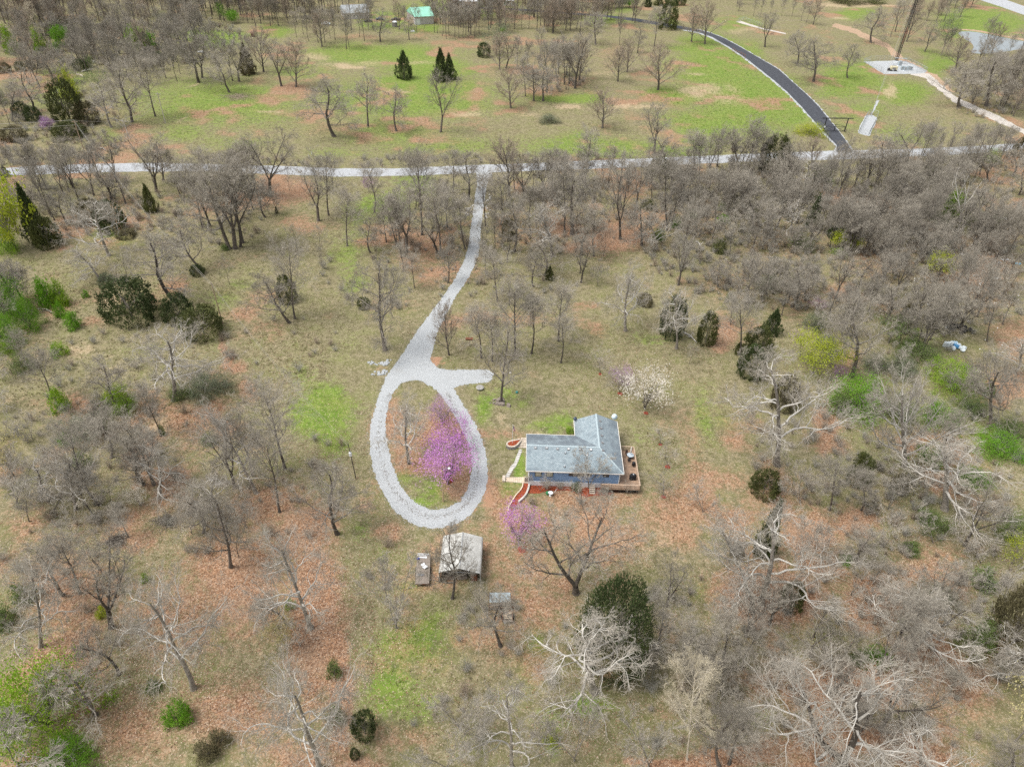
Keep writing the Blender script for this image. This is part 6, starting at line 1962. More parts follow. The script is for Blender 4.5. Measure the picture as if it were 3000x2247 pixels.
# one sheet part per slope, ribs running down the slope
for pr in (prof[:4], prof[3:]):
    o = roof_strip('roof_sheet', pr, M['tin'])
    s_ = o.modifiers.new('thick', 'SOLIDIFY')
    s_.thickness = .03
MB().tube([(0, CY0 - my - .1, AP + .03), (0, CY1 - my + .1, AP + .03)], .07, 5).build('ridge', M['metal'], shed)
for y in (CY0 - my + .1, 0, CY1 - my - .1):
    for x in (-hw + .08, hw - .08):
        MB().box((x, y, EH / 2), (.07, .07, EH)).build('post', M['metal'], shed)
for x in (-hw + .02, hw - .02):
    MB().box((x, .0, 1.35), (.03, CY1 - CY0 - .2, 2.3)).build('side_panel', M['tin_old'], shed)
MB().poly([(-hw + .1, CY1 - my - .05, .1), (hw - .1, CY1 - my - .05, .1), (hw - .1, CY1 - my - .05, EH), (0, CY1 - my - .05, AP - .08), (-hw + .1, CY1 - my - .05, EH)], [(0, 1, 2, 3, 4)]).build('back_panel', M['tin_old'], shed)
tr = MB()
tr.tube([(-hw + .1, CY0 - my + .05, EH - .05), (hw - .1, CY0 - my + .05, EH - .05)], .035, 4)
for s_ in (-1, 1):
    tr.tube([(s_ * (hw - .1), CY0 - my + .05, EH - .05), (0, CY0 - my + .05, AP - .1)], .035, 4)
    tr.tube([(s_ * hw * .5, CY0 - my + .05, EH - .05), (s_ * hw * .5, CY0 - my + .05, EH + .45)], .03, 4)
tr.build('truss', M['metal'], shed)
# dim goods under the roof
for i, (x, y, s_, nm, lb, ct, mt) in enumerate([(-8.6, 67.3, (1.6, 1.2, 1.0), 'crate', 'dark wooden crate under the carport roof, by the post nearest the trailer', 'crate', 'oldwood'), (-6.6, 67.6, (1.5, 1.5, .8), 'crate', 'low dark wooden crate in the middle of the carport mouth', 'crate', 'oldwood'), (-4.8, 67.2, (.9, 1.2, 1.2), 'cabinet', 'dark rusty steel cabinet under the carport roof on the house side', 'cabinet', 'rust')]):
    mb = MB()
    mb.box((0, 0, s_[2] / 2), s_)
    for k in range(4):
        mb.box((-s_[0] / 2 + s_[0] * (k + .5) / 4, -s_[1] / 2 - .02, s_[2] / 2), (s_[0] / 4 * .85, .04, s_[2] * .9))
    tag(mb.build(nm, M[mt], None, (x, y, 0), (0, 0, .1 * i), bevel=.01), lb, ct)


def wheel(parent, loc, r, w, rim='metal', axis='x'):
    rot = (0, math.pi / 2, 0) if axis == 'x' else (math.pi / 2, 0, 0)
    o = MB().lathe([(r * .55, -w / 2), (r * .92, -w / 2), (r, -w * .3), (r, w * .3), (r * .92, w / 2), (r * .55, w / 2)], 18).build('wheel', M['tyre'], parent, loc, rot, smooth=False)
    MB().lathe([(r * .56, -w * .42), (r * .5, -w * .2), (r * .2, w * .1), (r * .2, w * .45), (r * .56, w * .47)], 14).build('rim', M[rim], o)
    return o


# flat trailer with junk on it
tz = .78
c4 = [np.array(G(*(1000 + x / 2.212, 1500 + y / 2.212), tz)[:2]) for x, y in ((488, 272), (572, 270), (575, 460), (482, 467))]
tc_ = np.mean(c4, axis=0)
tw = (np.linalg.norm(c4[1] - c4[0]) + np.linalg.norm(c4[2] - c4[3])) / 2
tl = (np.linalg.norm(c4[3] - c4[0]) + np.linalg.norm(c4[2] - c4[1])) / 2
trl = empty('flatbed_trailer', (tc_[0], tc_[1], 0), math.atan2(c4[1][1] - c4[0][1], c4[1][0] - c4[0][0]), 'weathered wooden flatbed trailer parked beside the white roofed carport', 'trailer')
nb = 9
for i in range(nb):
    MB().box((0, 0, 0), (tw / nb * .93, tl, .05)).build('plank', M['oldwood'], trl, (-tw / 2 + tw * (i + .5) / nb, rs.uniform(-.03, .03), tz - .02 + rs.uniform(0, .015)))
MB().box((0, -tl / 2 + .04, tz - .13), (tw, .08, .16)).box((0, tl / 2 - .04, tz - .13), (tw, .08, .16)).box((-tw / 2 + .04, 0, tz - .13), (.08, tl, .16)).box((tw / 2 - .04, 0, tz - .13), (.08, tl, .16)).build('frame', M['rust'], trl)
for s_ in (-1, 1):
    for y in (-.45, .45):
        wheel(trl, (s_ * (tw / 2 + .02), y - .3, .36), .36, .2)
MB().tube([(-.5, tl / 2, .6), (0, tl / 2 + 1.1, .55), (.5, tl / 2, .6)], .05, 5).build('tongue', M['rust'], trl)


def on_trailer(px, py):
    g = G(1150 + px / 4.36, 1480 + py / 4.36, tz)
    return (g[0], g[1], tz + .02)


p_ = on_trailer(392, 632)
ld = empty('ladder', p_, 0, 'white ladder lying across the front end of the flatbed trailer', 'ladder')
for s_ in (-.16, .16):
    MB().box((0, s_, .06), (1.75, .05, .08)).build('stile', M['white'], ld)
for i in range(8):
    MB().box((-.75 + i * .215, 0, .06), (.05, .3, .03)).build('rung', M['white'], ld)
p_ = on_trailer(385, 668)
tag(MB().box((0, 0, .05), (1.3, .22, .1)).box((.35, .12, .1), (.5, .1, .08), .2).build('beam', M['white'], None, p_, (0, 0, -.05), bevel=.01), 'white beam lying behind the ladder on the flatbed trailer', 'beam')
p_ = on_trailer(325, 690)
mb = MB()
for i in range(3):
    mb.lathe([(.02, 0), (.16 - i * .03, .05), (.18 - i * .03, .16), (.06, .26)], 9, (i * .13 - .1, (i % 2) * .12, 0))
tag(mb.build('bag', simple('blue_plastic', (.03, .05, .30), .5, .3, 4), None, p_, smooth=True), 'crumpled dark blue bag on the front corner of the flatbed trailer', 'bag')
p_ = on_trailer(395, 780)
ch = empty('plastic_chair', p_, .6, 'white plastic chair tipped over on the planks of the trailer', 'chair')
MB().box((0, 0, .26), (.62, .62, .05), 0, .5).build('seat', M['white'], ch, bevel=.02)
MB().box((.05, -.38, .34), (.62, .7, .05), .1, -.15).build('backrest', M['white'], ch, bevel=.02)
for s_ in (-.26, .26):
    MB().tube([(s_, .25, .3), (s_, .42, .02)], .03, 5).build('leg', M['white'], ch)
    MB().tube([(s_, -.2, .2), (s_, -.1, 0)], .03, 5).build('leg', M['white'], ch)
p_ = on_trailer(360, 890)
mb = MB()
mb.poly([(rs.uniform(-.55, .55) if k else 0, rs.uniform(-.3, .3) if k else 0, 0) for k in range(1)] + [(.6 * math.cos(t) * rs.uniform(.7, 1.1), .34 * math.sin(t) * rs.uniform(.7, 1.1), .02) for t in np.linspace(0, 6.28, 12, endpoint=False)] + [(.35 * math.cos(t), .18 * math.sin(t), .2 + rs.uniform(-.05, .05)) for t in np.linspace(0, 6.28, 12, endpoint=False)] + [(0, 0, .26)],
        [(1 + i, 1 + (i + 1) % 12, 13 + (i + 1) % 12, 13 + i) for i in range(12)] + [(13 + i, 13 + (i + 1) % 12, 25) for i in range(12)])
tag(mb.build('tarp', simple('grey_tarp', (.20, .20, .21), .8, .3, 3), None, p_), 'bunched grey tarp on the rear planks of the flatbed trailer', 'tarp')
p_ = on_trailer(350, 750)
tag(MB().tube([(-.5, .5, .02), (0, 0, .06), (.65, -.75, .03)], .035, 6).tube([(-.1, .1, .06), (.3, .35, .05)], .03, 6).build('branch', M['bark_dark'], None, p_), 'dark fallen branch lying beside the white chair on the trailer', 'branch')

# scrap rack with a tin top, and a small cart full of boards
g0 = G(1464, 1772)
rk = empty('timber_rack', g0, .04, 'timber rack stacked with boards under grey tin sheets, right of the carport', 'rack')
RW, RD, RH = 3.1, 1.7, 1.55
for sx in (-RW / 2, 0, RW / 2):
    for sy in (-RD / 2, RD / 2):
        MB().box((sx, sy, RH / 2), (.12, .12, RH)).build('post', M['rust'], rk)
for k in range(2):
    MB().box((0, -RD / 2 + .1 + k * .05, .5 + k * .5), (RW, .1, .12)).build('beam', M['palewood'], rk)
for k in range(4):
    MB().box((-RW / 2 + .45 + k * .78 * .95, RD * .1, RH + .05 + .02 * k), (.82, RD * .95, .025), rs.uniform(-.06, .06), rs.uniform(-.02, .1), rs.uniform(-.05, .05)).build('tin_sheet', M['tin_old'], rk)
for k in range(9):
    MB().box((rs.uniform(-.5, .5), -RD / 2 + .12 + (k % 3) * .34, .25 + (k // 3) * .42), (rs.uniform(2.2, 3.2), .26, .07), rs.uniform(-.05, .05)).build('board', M['palewood' if k % 2 else 'oldwood'], rk)
g0 = G(1486, 1812)
ct = empty('cart', g0, .05, 'small two wheeled cart loaded with broken boards, in front of the rack', 'cart')
MB().box((0, 0, .5), (1.45, 1.7, .08)).build('bed', M['oldwood'], ct)
for s_ in (-1, 1):
    MB().box((s_ * .72, 0, .68), (.06, 1.7, .3)).build('side_board', M['rust'], ct)
    wheel(ct, (s_ * .86, .1, .34), .34, .18)
for k in range(6):
    MB().box((rs.uniform(-.2, .2), rs.uniform(-.5, .5), .6 + k * .045), (rs.uniform(.9, 1.4), .22, .05), rs.uniform(-.8, .8)).build('plank', M['palewood'], ct)
g0 = G(1480, 1824)
bk = empty('bucket', g0, .4, 'white bucket lying by the wheel of the board cart', 'bucket')
MB().tube([(-.2, 0, .17), (.22, 0, .17)], [.14, .17], 14).build('body', M['white'], bk)
MB().tube([(.2, -.17, .17), (.3, 0, .2), (.2, .17, .17)], .012, 5).build('handle', M['metal'], bk)

# ---- poles and wires
M['polewood'] = simple('pole_wood', (.30, .215, .15), .9, .25, 1.2)
M['polegrey'] = simple('grey_pole_wood', (.44, .41, .37), .9, .2, 1.2)
M['wire'] = simple('pale_wire', (.36, .34, .31), .5, .1, 1)
M['wire_dark'] = simple('dark_wire', (.06, .06, .06), .5, .1, 1)
TOPS = {}


def utility_pole(key, xb, yb, xt, yt, label, mat_, arm=True, r=.16):
    P0, h = hfor(xb, yb, yt)
    px, _ = PX(P0 + np.array([0, 0, h]))
    lean = (xt - px) * np.linalg.norm(P0 - np.array([0, 0, CAMZ])) / F
    root = empty('utility_pole', tuple(P0), 0, label, 'utility pole')
    MB().tube([(0, 0, -.2), (lean, 0, h)], [r, r * .65], 8).build('pole', M[mat_], root)
    if arm:
        MB().box((lean * .95, .06, h - .55), (2.1, .1, .13)).build('crossarm', M[mat_], root)
        for sx in (-.9, .9):
            MB().lathe([(.05, 0), (.07, .06), (.03, .2)], 8).build('insulator', M['metal'], root, (lean * .95 + sx, .06, h - .48))
    MB().lathe([(.04, 0), (.06, .06), (.02, .16)], 8).build('insulator', M['metal'], root, (lean, 0, h))
    TOPS[key] = np.array([P0[0] + lean, P0[1], h])
    return root


utility_pole('a', 253, 462, 216, 353, 'brown utility pole with a crossarm and red dirt at its foot, above the road', 'polewood')
utility_pole('b', 380, 408, 360, 350, 'bleached grey utility pole between the road and the pasture edge', 'polegrey')
utility_pole('b2', 485, 362, 461, 272, 'tall pale utility pole standing in the grass at the edge of the pasture', 'polegrey')
utility_pole('c', 652, 947, 619, 829, 'thin brown utility pole beside the two dark cedars', 'polewood', False, .13)
pd = utility_pole('d', 1043, 1402, 1020, 1299, 'dark slender service pole with a pale transformer left of the gravel loop', 'bark_dark', False, .10)
hd = TOPS['d'][2]
MB().lathe([(.18, 0), (.24, .06), (.24, .75), (.2, .82), (.06, .9)], 14).build('transformer', M['white'], pd, (-.33, 0, hd - 2.9))
MB().lathe([(.1, 0), (.12, .1), (.05, .25)], 10).build('bushing', M['metal'], pd, (-.33, 0, hd - 2.0))


def wire(a, b, sag, label, mat_='wire', r=.018, group=None, off=(0, 0, 0)):
    a, b = np.array(a) + np.array(off), np.array(b) + np.array(off)
    pts = [a + (b - a) * t - np.array([0, 0, sag * 4 * t * (1 - t)]) for t in np.linspace(0, 1, 18)]
    o = MB().tube([p - a for p in pts], r, 4, False).build('power_line', M[mat_], None, tuple(a))
    return tag(o, label, 'power line', group)


left = TOPS['a'] + np.array([-75, -14, 1])
wire(TOPS['a'], left, 1.2, 'upper pale wire running from the brown pole off past the pink redbud', off=(0, 0, .1), r=.03)
wire(TOPS['a'], left, 1.2, 'lower pale wire running from the brown pole off past the pink redbud', off=(0, 0, -1.5), r=.03)
wire(TOPS['a'], TOPS['b'], .6, 'upper wire between the brown pole and the bleached pole', r=.03)
wire(TOPS['a'], TOPS['b'], .8, 'lower wire between the brown pole and the bleached pole', off=(0, 0, -1.5), r=.025)
wire(TOPS['b'], TOPS['b2'], 1.8, 'upper slack wire between the bleached pole and the pasture pole', r=.03)
wire(TOPS['b'], TOPS['b2'], 2.4, 'lower slack wire between the bleached pole and the pasture pole', off=(0, 0, -1.0), r=.03)
for o_, w_ in ((0, 'upper'), (-.7, 'lower')):
    wire(TOPS['a'], TOPS['c'], 3.0, w_ + ' pale wire slanting over the road towards the cedar pair pole', off=(0, 0, o_), r=.02)
    wire(TOPS['c'], TOPS['d'], 1.8, w_ + ' pale service wire between the cedar pair pole and the transformer pole', off=(0, 0, o_), r=.014)
mail = empty('mailbox', G(1381, 507), 0, 'dark blue mailbox on a post where the drive meets the road', 'mailbox')
MB().box((0, 0, .5), (.12, .12, 1.0)).build('post', M['oldwood'], mail)
MB().box((0, 0, 1.25), (.75, .9, .6)).build('box', simple('navy_box', (.05, .07, .13), .5, .2, 3), mail, bevel=.12)
MB().box((0, -.46, 1.25), (.6, .03, .5)).build('door', M['frame'], mail)

# lamp post in the loop
P0, h = hfor(1298.8, 1469, 1379)
lp_ = empty('lamp_post', tuple(P0), 0, 'wooden lamp post with a curved arm standing inside the gravel loop', 'lamp post')
MB().tube([(0, 0, -.2), (0, 0, h)], [.13, .10], 9).build('pole', simple('tan_pole', (.46, .34, .21), .85, .2, 1.2), lp_)
MB().tube([(0, 0, h - .25), (.25, 0, h + .25), (.7, 0, h + .55), (1.1, .05, h + .62)], .035, 6).build('arm', M['metal'], lp_)
MB().lathe([(.06, .1), (.2, .02), (.22, -.06), (.12, -.16)], 12).build('lamp_head', M['white'], lp_, (1.2, .05, h + .6))

# small yard things
g0 = G(1375, 1012)
bf = empty('bird_feeder', g0, 0, 'rusty brown platform bird feeder on a pole right of the drive', 'bird feeder')
MB().tube([(0, 0, 0), (0, 0, 1.6)], .04, 6).build('pole', M['rust'], bf)
MB().box((0, 0, 1.6), (1.5, .7, .06)).build('tray', M['rust'], bf)
MB().poly([(-.8, -.4, 1.85), (.8, -.4, 1.85), (.8, .4, 1.85), (-.8, .4, 1.85), (-.8, 0, 2.15), (.8, 0, 2.15)], [(0, 1, 5, 4), (2, 3, 4, 5), (0, 4, 3), (1, 2, 5), (0, 3, 2, 1)]).build('roof', M['rust'], bf)
g0 = G(1335, 800)
nb_ = empty('nest_box', g0, 0, 'small dark nest box on a post beside the gravel drive', 'nest box')
MB().tube([(0, 0, 0), (0, 0, 1.6)], .05, 6).build('post', M['bark_dark'], nb_)
MB().box((0, 0, 1.8), (.35, .35, .5)).build('box', M['oldwood'], nb_, bevel=.02)
g0 = G(1406, 1140)
bn = empty('stone_bench', g0, .1, 'grey round stone bench on the lawn below the gravel spur', 'bench')
MB().lathe([(.75, .38), (.82, .42), (.80, .5), (.7, .53)], 16).build('seat', M['stone_grey'], bn)
for s_ in (-.4, .4):
    MB().box((s_, 0, .19), (.22, .6, .38)).build('leg', M['stone_grey'], bn, bevel=.03)
g0 = G(1514, 1151)
tag(MB().lathe([(.22, 0), (.26, .1), (.24, .34), (.14, .4)], 12).build('sprinkler_box', simple('teal_plastic', (.05, .25, .24), .5, .2, 4), None, g0), 'small teal valve box on the grass right of the big oak', 'valve box')
tag(MB().box((0, 0, .06), (.5, .35, .12)).build('stepping_stone', M['flag'], None, G(1495, 1093), (0, 0, .3), bevel=.04), 'flat pale stone on the lawn above the big oak', 'stone')


def rocks(name, px, n, sr, label, cat, mat_, part, flat=.6):
    """a heap or row of stones, each a part"""
    g = [np.array(G(*q)[:2]) for q in px]
    c = np.mean(g, axis=0)
    root = empty(name, (c[0], c[1], 0), 0, label, cat)
    d_ = np.array(g)
    for i in range(n):
        k = rs.randrange(len(g) - 1)
        f = rs.random()
        p_ = g[k] * (1 - f) + g[k + 1] * f - c + np.array([rs.gauss(0, .35), rs.gauss(0, .35)])
        s = rs.uniform(*sr)
        nn = 7
        top = [(s * .62 * math.cos(t) * rs.uniform(.7, 1.1), s * .5 * math.sin(t) * rs.uniform(.7, 1.1), s * flat * rs.uniform(.8, 1)) for t in np.linspace(0, 6.28, nn, endpoint=False)]
        bot = [(x * 1.35, y * 1.35, -.03) for x, y, z in top]
        MB().poly(bot + top, [(j, (j + 1) % nn, nn + (j + 1) % nn, nn + j) for j in range(nn)] + [tuple(range(nn, 2 * nn))]).build(part, mat_, root, (p_[0], p_[1], 0), (0, 0, rs.uniform(0, 6)))
    return root


rocks('stone_row', [(1366, 640), (1372, 620), (1380, 602)], 16, (.3, .8), 'row of loose pale stones along the near left edge of the gravel drive', 'stones', M['flag'], 'stone')
rocks('stone_row', [(1437, 563), (1435, 590), (1428, 625), (1424, 640)], 22, (.3, .8), 'row of loose pale stones along the right edge of the gravel drive', 'stones', M['flag'], 'stone')
rocks('gravel_heap', [(1090, 1064), (1110, 1068), (1130, 1064), (1142, 1058)], 30, (.25, .6), 'scattered heap of white rubble left of the drive fork', 'rubble', M['gravel'], 'stone', .4)
rocks('gravel_heap', [(1098, 1098), (1115, 1094), (1132, 1086)], 22, (.25, .6), 'smaller scatter of white rubble at the shoulder of the loop', 'rubble', M['gravel'], 'stone', .4)
rocks('root_stones', [(1440, 1178), (1455, 1172), (1468, 1184), (1478, 1190)], 16, (.3, .9), 'broken roots and stones heaped at the foot of the big oak', 'stones', M['oldwood'], 'stone')

M['mulch_dark'] = simple('dark_red_mulch', (.22, .05, .03), .98, .5, 5, bump=.9)


def mulch_ring(x, y, r, label):
    g = G(x, y)
    r *= .72
    k = 18
    pts = [(r * math.cos(t) * rs.uniform(.85, 1.1), r * math.sin(t) * rs.uniform(.85, 1.1)) for t in np.linspace(0, 6.283, k, endpoint=False)]
    P_ = [(a, b, 0.0) for a, b in pts] + [(a * .6, b * .6, .12) for a, b in pts] + [(0, 0, .16)]
    o = MB().poly(P_, [(i, (i + 1) % k, k + (i + 1) % k, k + i) for i in range(k)] + [(k + i, k + (i + 1) % k, 2 * k) for i in range(k)]).build('mulch_ring', M['mulch_dark'], None, (g[0], g[1], .004))
    return tag(o, label, 'mulch')


mulch_ring(1758, 1096, .55, 'red mulch ring under the young tree nearest the wood, behind the house')
mulch_ring(1817, 1153, .75, 'red mulch ring under the small pinkish tree beside the white dogwood')
mulch_ring(1893, 1210, .7, 'thin red mulch ring under the white dogwood')
mulch_ring(1935, 1302, .55, 'red mulch ring under the sapling beside the deck end')
mulch_ring(1956, 1367, .75, 'red mulch ring under the sapling right of the covered grill')
mulch_ring(1944, 1455, .65, 'red mulch ring under the sapling right of the deck front corner')
mulch_ring(1531, 1608, 1.1, 'red mulch ring under the redbud below the house')
mulch_ring(1318, 1408, .9, 'red mulch ring under the brightest redbud in the loop')
# ---------------------------------------------------------------- tower, gate, far buildings, rubbish
M['tower_dark'] = simple('dark_tower_steel', (.028, .026, .030), .6, .3, 1)
M['tower_red'] = simple('red_tower_steel', (.16, .035, .03), .6, .3, 1)
M['cab'] = simple('grey_cabinet', (.34, .40, .43), .5, .12, 2)
M['cream'] = simple('cream_housing', (.62, .56, .38), .5, .12, 2)
M['galv'] = simple('fence_wire', (.36, .38, .38), .5, .1, 2)

TB = np.array(G(2625, 181))
TH = 100.0
tw_ = empty('radio_tower', tuple(TB), 0, 'tall dark lattice radio tower rising from the gravel pad, guyed by cables', 'tower')
fw_ = .62
legs = [(fw_ * math.cos(a), fw_ * math.sin(a)) for a in (math.pi / 2, math.pi * 7 / 6, math.pi * 11 / 6)]
for x, y in legs:
    MB().tube([(x, y, .2), (x, y, TH)], .15, 5).build('leg', M['tower_dark'], tw_)
br = MB()
nS = 110
for i in range(nS):
    z0, z1 = .4 + i * (TH - .6) / nS, .4 + (i + 1) * (TH - .6) / nS
    br.cur = 1 if (i // 9) % 5 == 1 else 0
    for k in range(3):
        a, b = legs[k], legs[(k + 1) % 3]
        if i % 2:
            a, b = b, a
        br.tube([(*a, z0), (*b, z1)], .075, 3, False)
        br.tube([(*a, z0), (*b, z0)], .07, 3, False)
tag(br.build('bracing', [M['tower_dark'], M['tower_red']], tw_), kind='stuff')
MB().box((0, 0, .15), (1.7, 1.7, .3)).build('footing', M['found'], tw_)
cbl = MB()
for k in range(5):
    cbl.tube([(-.9 - .12 * k, -.25, .3), (-.62 - .02 * k, -.2, TH)], .03, 3, False)
cbl.build('cable_run', M['tower_dark'], tw_)
anchors = [np.array(G(2551, 340)), np.array(G(2190, 70)), TB + np.array([70, 20, 0])]
for a in anchors:
    for h in (24, 50, 76, 98):
        e = a - TB
        MB().tube([(0, 0, h), tuple((e + np.array([0, 0, h])) / 2 - np.array([0, 0, 1.0]) - np.array([0, 0, h / 2]) + np.array([0, 0, h / 2])), (e[0], e[1], .9)], .022, 4, False).build('guy_cable', M['wire'], tw_)
gp = empty('guy_anchor', tuple(anchors[0] + np.array([0, -.4, 0])), 0, 'steel guy anchor standing in the small fenced gravel strip', 'anchor')
MB().tube([(0, .8, .9), (0, -1.2, -.1)], .12, 6).build('rod', M['metal'], gp)
MB().box((0, .7, .9), (.8, .12, .5)).build('plate', M['metal'], gp)


def fence(name, px, h, label, nposts=None, wires=6, mat_='galv', gaps=(), pr=.05, spacing=2.6, rail=True, wr=.012):
    g = [np.array(G(*q)) for q in px]
    c = g[0]
    root = empty(name, tuple(c), 0, label, 'fence')
    for i in range(len(g) - 1):
        a, b = g[i] - c, g[i + 1] - c
        n = max(1, int(round(np.linalg.norm(b - a) / spacing)))
        for k in range(n + (1 if i == len(g) - 2 else 0)):
            p_ = a + (b - a) * k / n
            MB().tube([(0, 0, 0), (0, 0, h + .05)], pr, 5).build('post', M[mat_], root, tuple(p_))
        wm = MB()
        if rail:
            wm.tube([a + np.array([0, 0, h]), b + np.array([0, 0, h])], pr * .7, 4)
        for k in range(wires):
            z = h * (k + .5) / wires
            wm.tube([a + np.array([0, 0, z]), b + np.array([0, 0, z])], wr, 3, False)
        if wires > 4 and rail:
            nn = int(np.linalg.norm(b - a) / .35)
            for k in range(nn):
                p0, p1 = a + (b - a) * k / nn, a + (b - a) * min(1, (k + 2) / nn)
                wm.tube([p0, p1 + np.array([0, 0, h])], wr, 3, False)
        wm.build('wire_mesh', M[mat_], root)
    return root


Z6 = lambda x, y: (2540 + x / 6.355, 100 + y / 6.355)
fence('chain_link_fence', [Z6(300, 725), Z6(30, 575), Z6(-70, 540), Z6(60, 495), Z6(480, 492)], 2.2, 'chain link fence around the west side of the tower pad')
fence('chain_link_fence', [Z6(690, 500), Z6(1100, 712), Z6(920, 716)], 2.2, 'chain link fence on the path side of the tower pad')
Z7 = lambda x, y: (2480 + x / 5.95, 260 + y / 5.95)
fence('chain_link_fence', [Z7(215, 770), Z7(330, 530), Z7(365, 470), Z7(440, 440), Z7(540, 480), Z7(500, 590), Z7(385, 812), Z7(215, 770)], 1.9, 'small chain link enclosure around the narrow gravel anchor pad')
fence('chain_link_fence', [(2158, 66), (2178, 60), (2232, 80)], 1.9, 'far chain link fence by the white strip beyond the black lane')


def cabinet(name, px, py, s, label, mat_, cat='cabinet'):
    g = G(*Z6(px, py))
    c = empty(name, g, 0, label, cat)
    MB().box((0, 0, s[2] / 2 + .25), s).build('body', M[mat_], c, bevel=.05)
    MB().box((0, -s[1] / 2 - .02, s[2] / 2 + .25), (s[0] * .86, .03, s[2] * .86)).build('door', M['metal'], c)
    MB().box((0, 0, .12), (s[0] * 1.1, s[1] * 1.1, .24)).build('plinth', M['found'], c)
    return c


g0 = G(*Z6(480, 690))
gn = empty('generator', g0, 0, 'cream generator on dark skids in front of the tower foot', 'generator')
MB().box((0, 0, 1.45), (3.4, 1.6, 1.5)).build('housing', M['cream'], gn, bevel=.08)
for s_ in (-1.2, 1.2):
    MB().box((s_, 0, .35), (.7, 1.4, .5)).build('skid', M['black'], gn)
MB().box((0, -.85, 1.2), (1.6, .05, .8)).build('louvre', M['vent'], gn)
MB().box((-2.3, 0, .7), (1.0, 1.2, 1.1)).build('fuel_tank', M['black'], gn, bevel=.1)
cabinet('equipment_cabinet', 600, 600, (1.6, 1.2, 2.2), 'blue grey cabinet just right of the tower foot, behind the others', 'cab')
cabinet('equipment_cabinet', 640, 680, (1.2, 1.0, 1.8), 'grey cabinet right of the cream generator', 'cab')
cabinet('equipment_cabinet', 700, 690, (1.3, 1.0, 1.8), 'grey cabinet in the middle of the row on the tower pad', 'cab')
cabinet('equipment_cabinet', 770, 680, (1.6, 1.2, 1.8), 'wide blue grey cabinet at the path end of the row', 'tin_old')
cabinet('equipment_cabinet', 815, 672, (1.0, 1.0, 1.4), 'small blue grey cabinet outermost on the tower pad', 'tin_old')
g0 = G(*Z6(600, 555))
ib = empty('ice_bridge', g0, -.1, 'blue grey cable bridge on posts leading to the tower', 'cable bridge')
MB().box((0, 0, 2.6), (6.0, .9, .1)).build('grating', M['cab'], ib)
for s_ in (-2.6, 0, 2.6):
    MB().tube([(s_, 0, 0), (s_, 0, 2.6)], .06, 5).build('post', M['metal'], ib)
cs = empty('antenna_rack', G(*Z6(500, 590)), 0, 'low white equipment rack at the foot of the tower', 'rack')
for k in range(3):
    MB().box((k * .7 - .7, 0, .9), (.4, .4, 1.4)).build('module', M['white'], cs, bevel=.03)
MB().box((0, 0, .15), (2.4, .8, .1)).build('base', M['metal'], cs)

# ranch gate
ga, gb = np.array(G(2411, 386)), np.array(G(2474, 386.5))
_, gh = hfor(2411, 386, 347)
gd = gb - ga
GL = np.linalg.norm(gd)
gt = empty('ranch_gate', tuple(ga), math.atan2(gd[1], gd[0]), 'black ranch gate with an overhead beam across the asphalt lane', 'gate')
MB().tube([(-1.6, 0, gh), (GL + 2.0, 0, gh)], .2, 8).build('beam', M['tower_dark'], gt)
for x in (0, GL):
    MB().tube([(x, 0, 0), (x, 0, gh)], .2, 8).build('post', M['tower_dark'], gt)
for s_ in (0, 1):
    x0, x1 = (.35, GL / 2 - .08) if s_ == 0 else (GL / 2 + .08, GL - .35)
    lf_ = empty('gate_leaf', (0, 0, 0))
    lf_.parent = gt
    hh = 1.9
    arc = [(x0 + (x1 - x0) * t, 0, hh + .85 * math.sin(((t if s_ == 0 else 1 - t)) * math.pi / 2)) for t in np.linspace(0, 1, 9)]
    MB().tube(arc, .07, 5).build('arch', M['tower_dark'], lf_)
    for z in (.25, hh):
        MB().tube([(x0, 0, z), (x1, 0, z)], .07, 5).build('rail', M['tower_dark'], lf_)
    for x, z in ((x0, hh), (x1, hh + .8 if s_ == 0 else hh)):
        MB().tube([(x, 0, .25), (x, 0, z)], .07, 5).build('stile', M['tower_dark'], lf_)
    if s_ == 1:
        MB().tube([(x0, 0, .25), (x0, 0, hh + .8)], .07, 5).build('stile', M['tower_dark'], lf_)
    MB().tube([(x0, 0, .25), (x1, 0, hh)], .05, 5).build('brace', M['tower_dark'], lf_)
    MB().tube([(x0, 0, hh), (x1, 0, .25)], .05, 5).build('brace', M['tower_dark'], lf_)
MB().box((.05, -.3, 1.9), (.45, .35, .55)).build('keypad', M['white'], gt)
Z8 = lambda x, y: (2400 + x / 7.93, 330 + y / 7.93)
fence('pipe_fence', [Z8(610, 480), Z8(680, 560), Z8(738, 620), Z8(795, 685), Z8(930, 690)], 1.5, 'black pipe fence curving away right of the ranch gate', mat_='tower_dark', wires=1, pr=.07, spacing=3.5)
fence('pipe_fence', [Z8(95, 520), Z8(165, 570), Z8(262, 695), Z8(205, 660)], 1.5, 'short black pipe fence left of the asphalt lane below the gate', mat_='tower_dark', wires=1, pr=.07, spacing=3.5)
Z9 = lambda x, y: (2000 + x / 2.538, y / 2.538)
fence('pipe_fence', [Z9(368, 390), Z9(398, 412), Z9(432, 424), Z9(462, 440)], 2.0, 'rusty pipe fence on the outer bend of the asphalt lane', mat_='rust', wires=2, pr=.09, spacing=2.4)
fence('wire_fence', [(-100, 470), (0, 462), (180, 462), (420, 458), (700, 462), (960, 468), (1300, 466), (1700, 455), (2000, 446), (2300, 436)], 1.2, 'thin wire fence along the far verge of the road', mat_='oldwood', wires=3, pr=.06, spacing=6, rail=False, wr=.01)
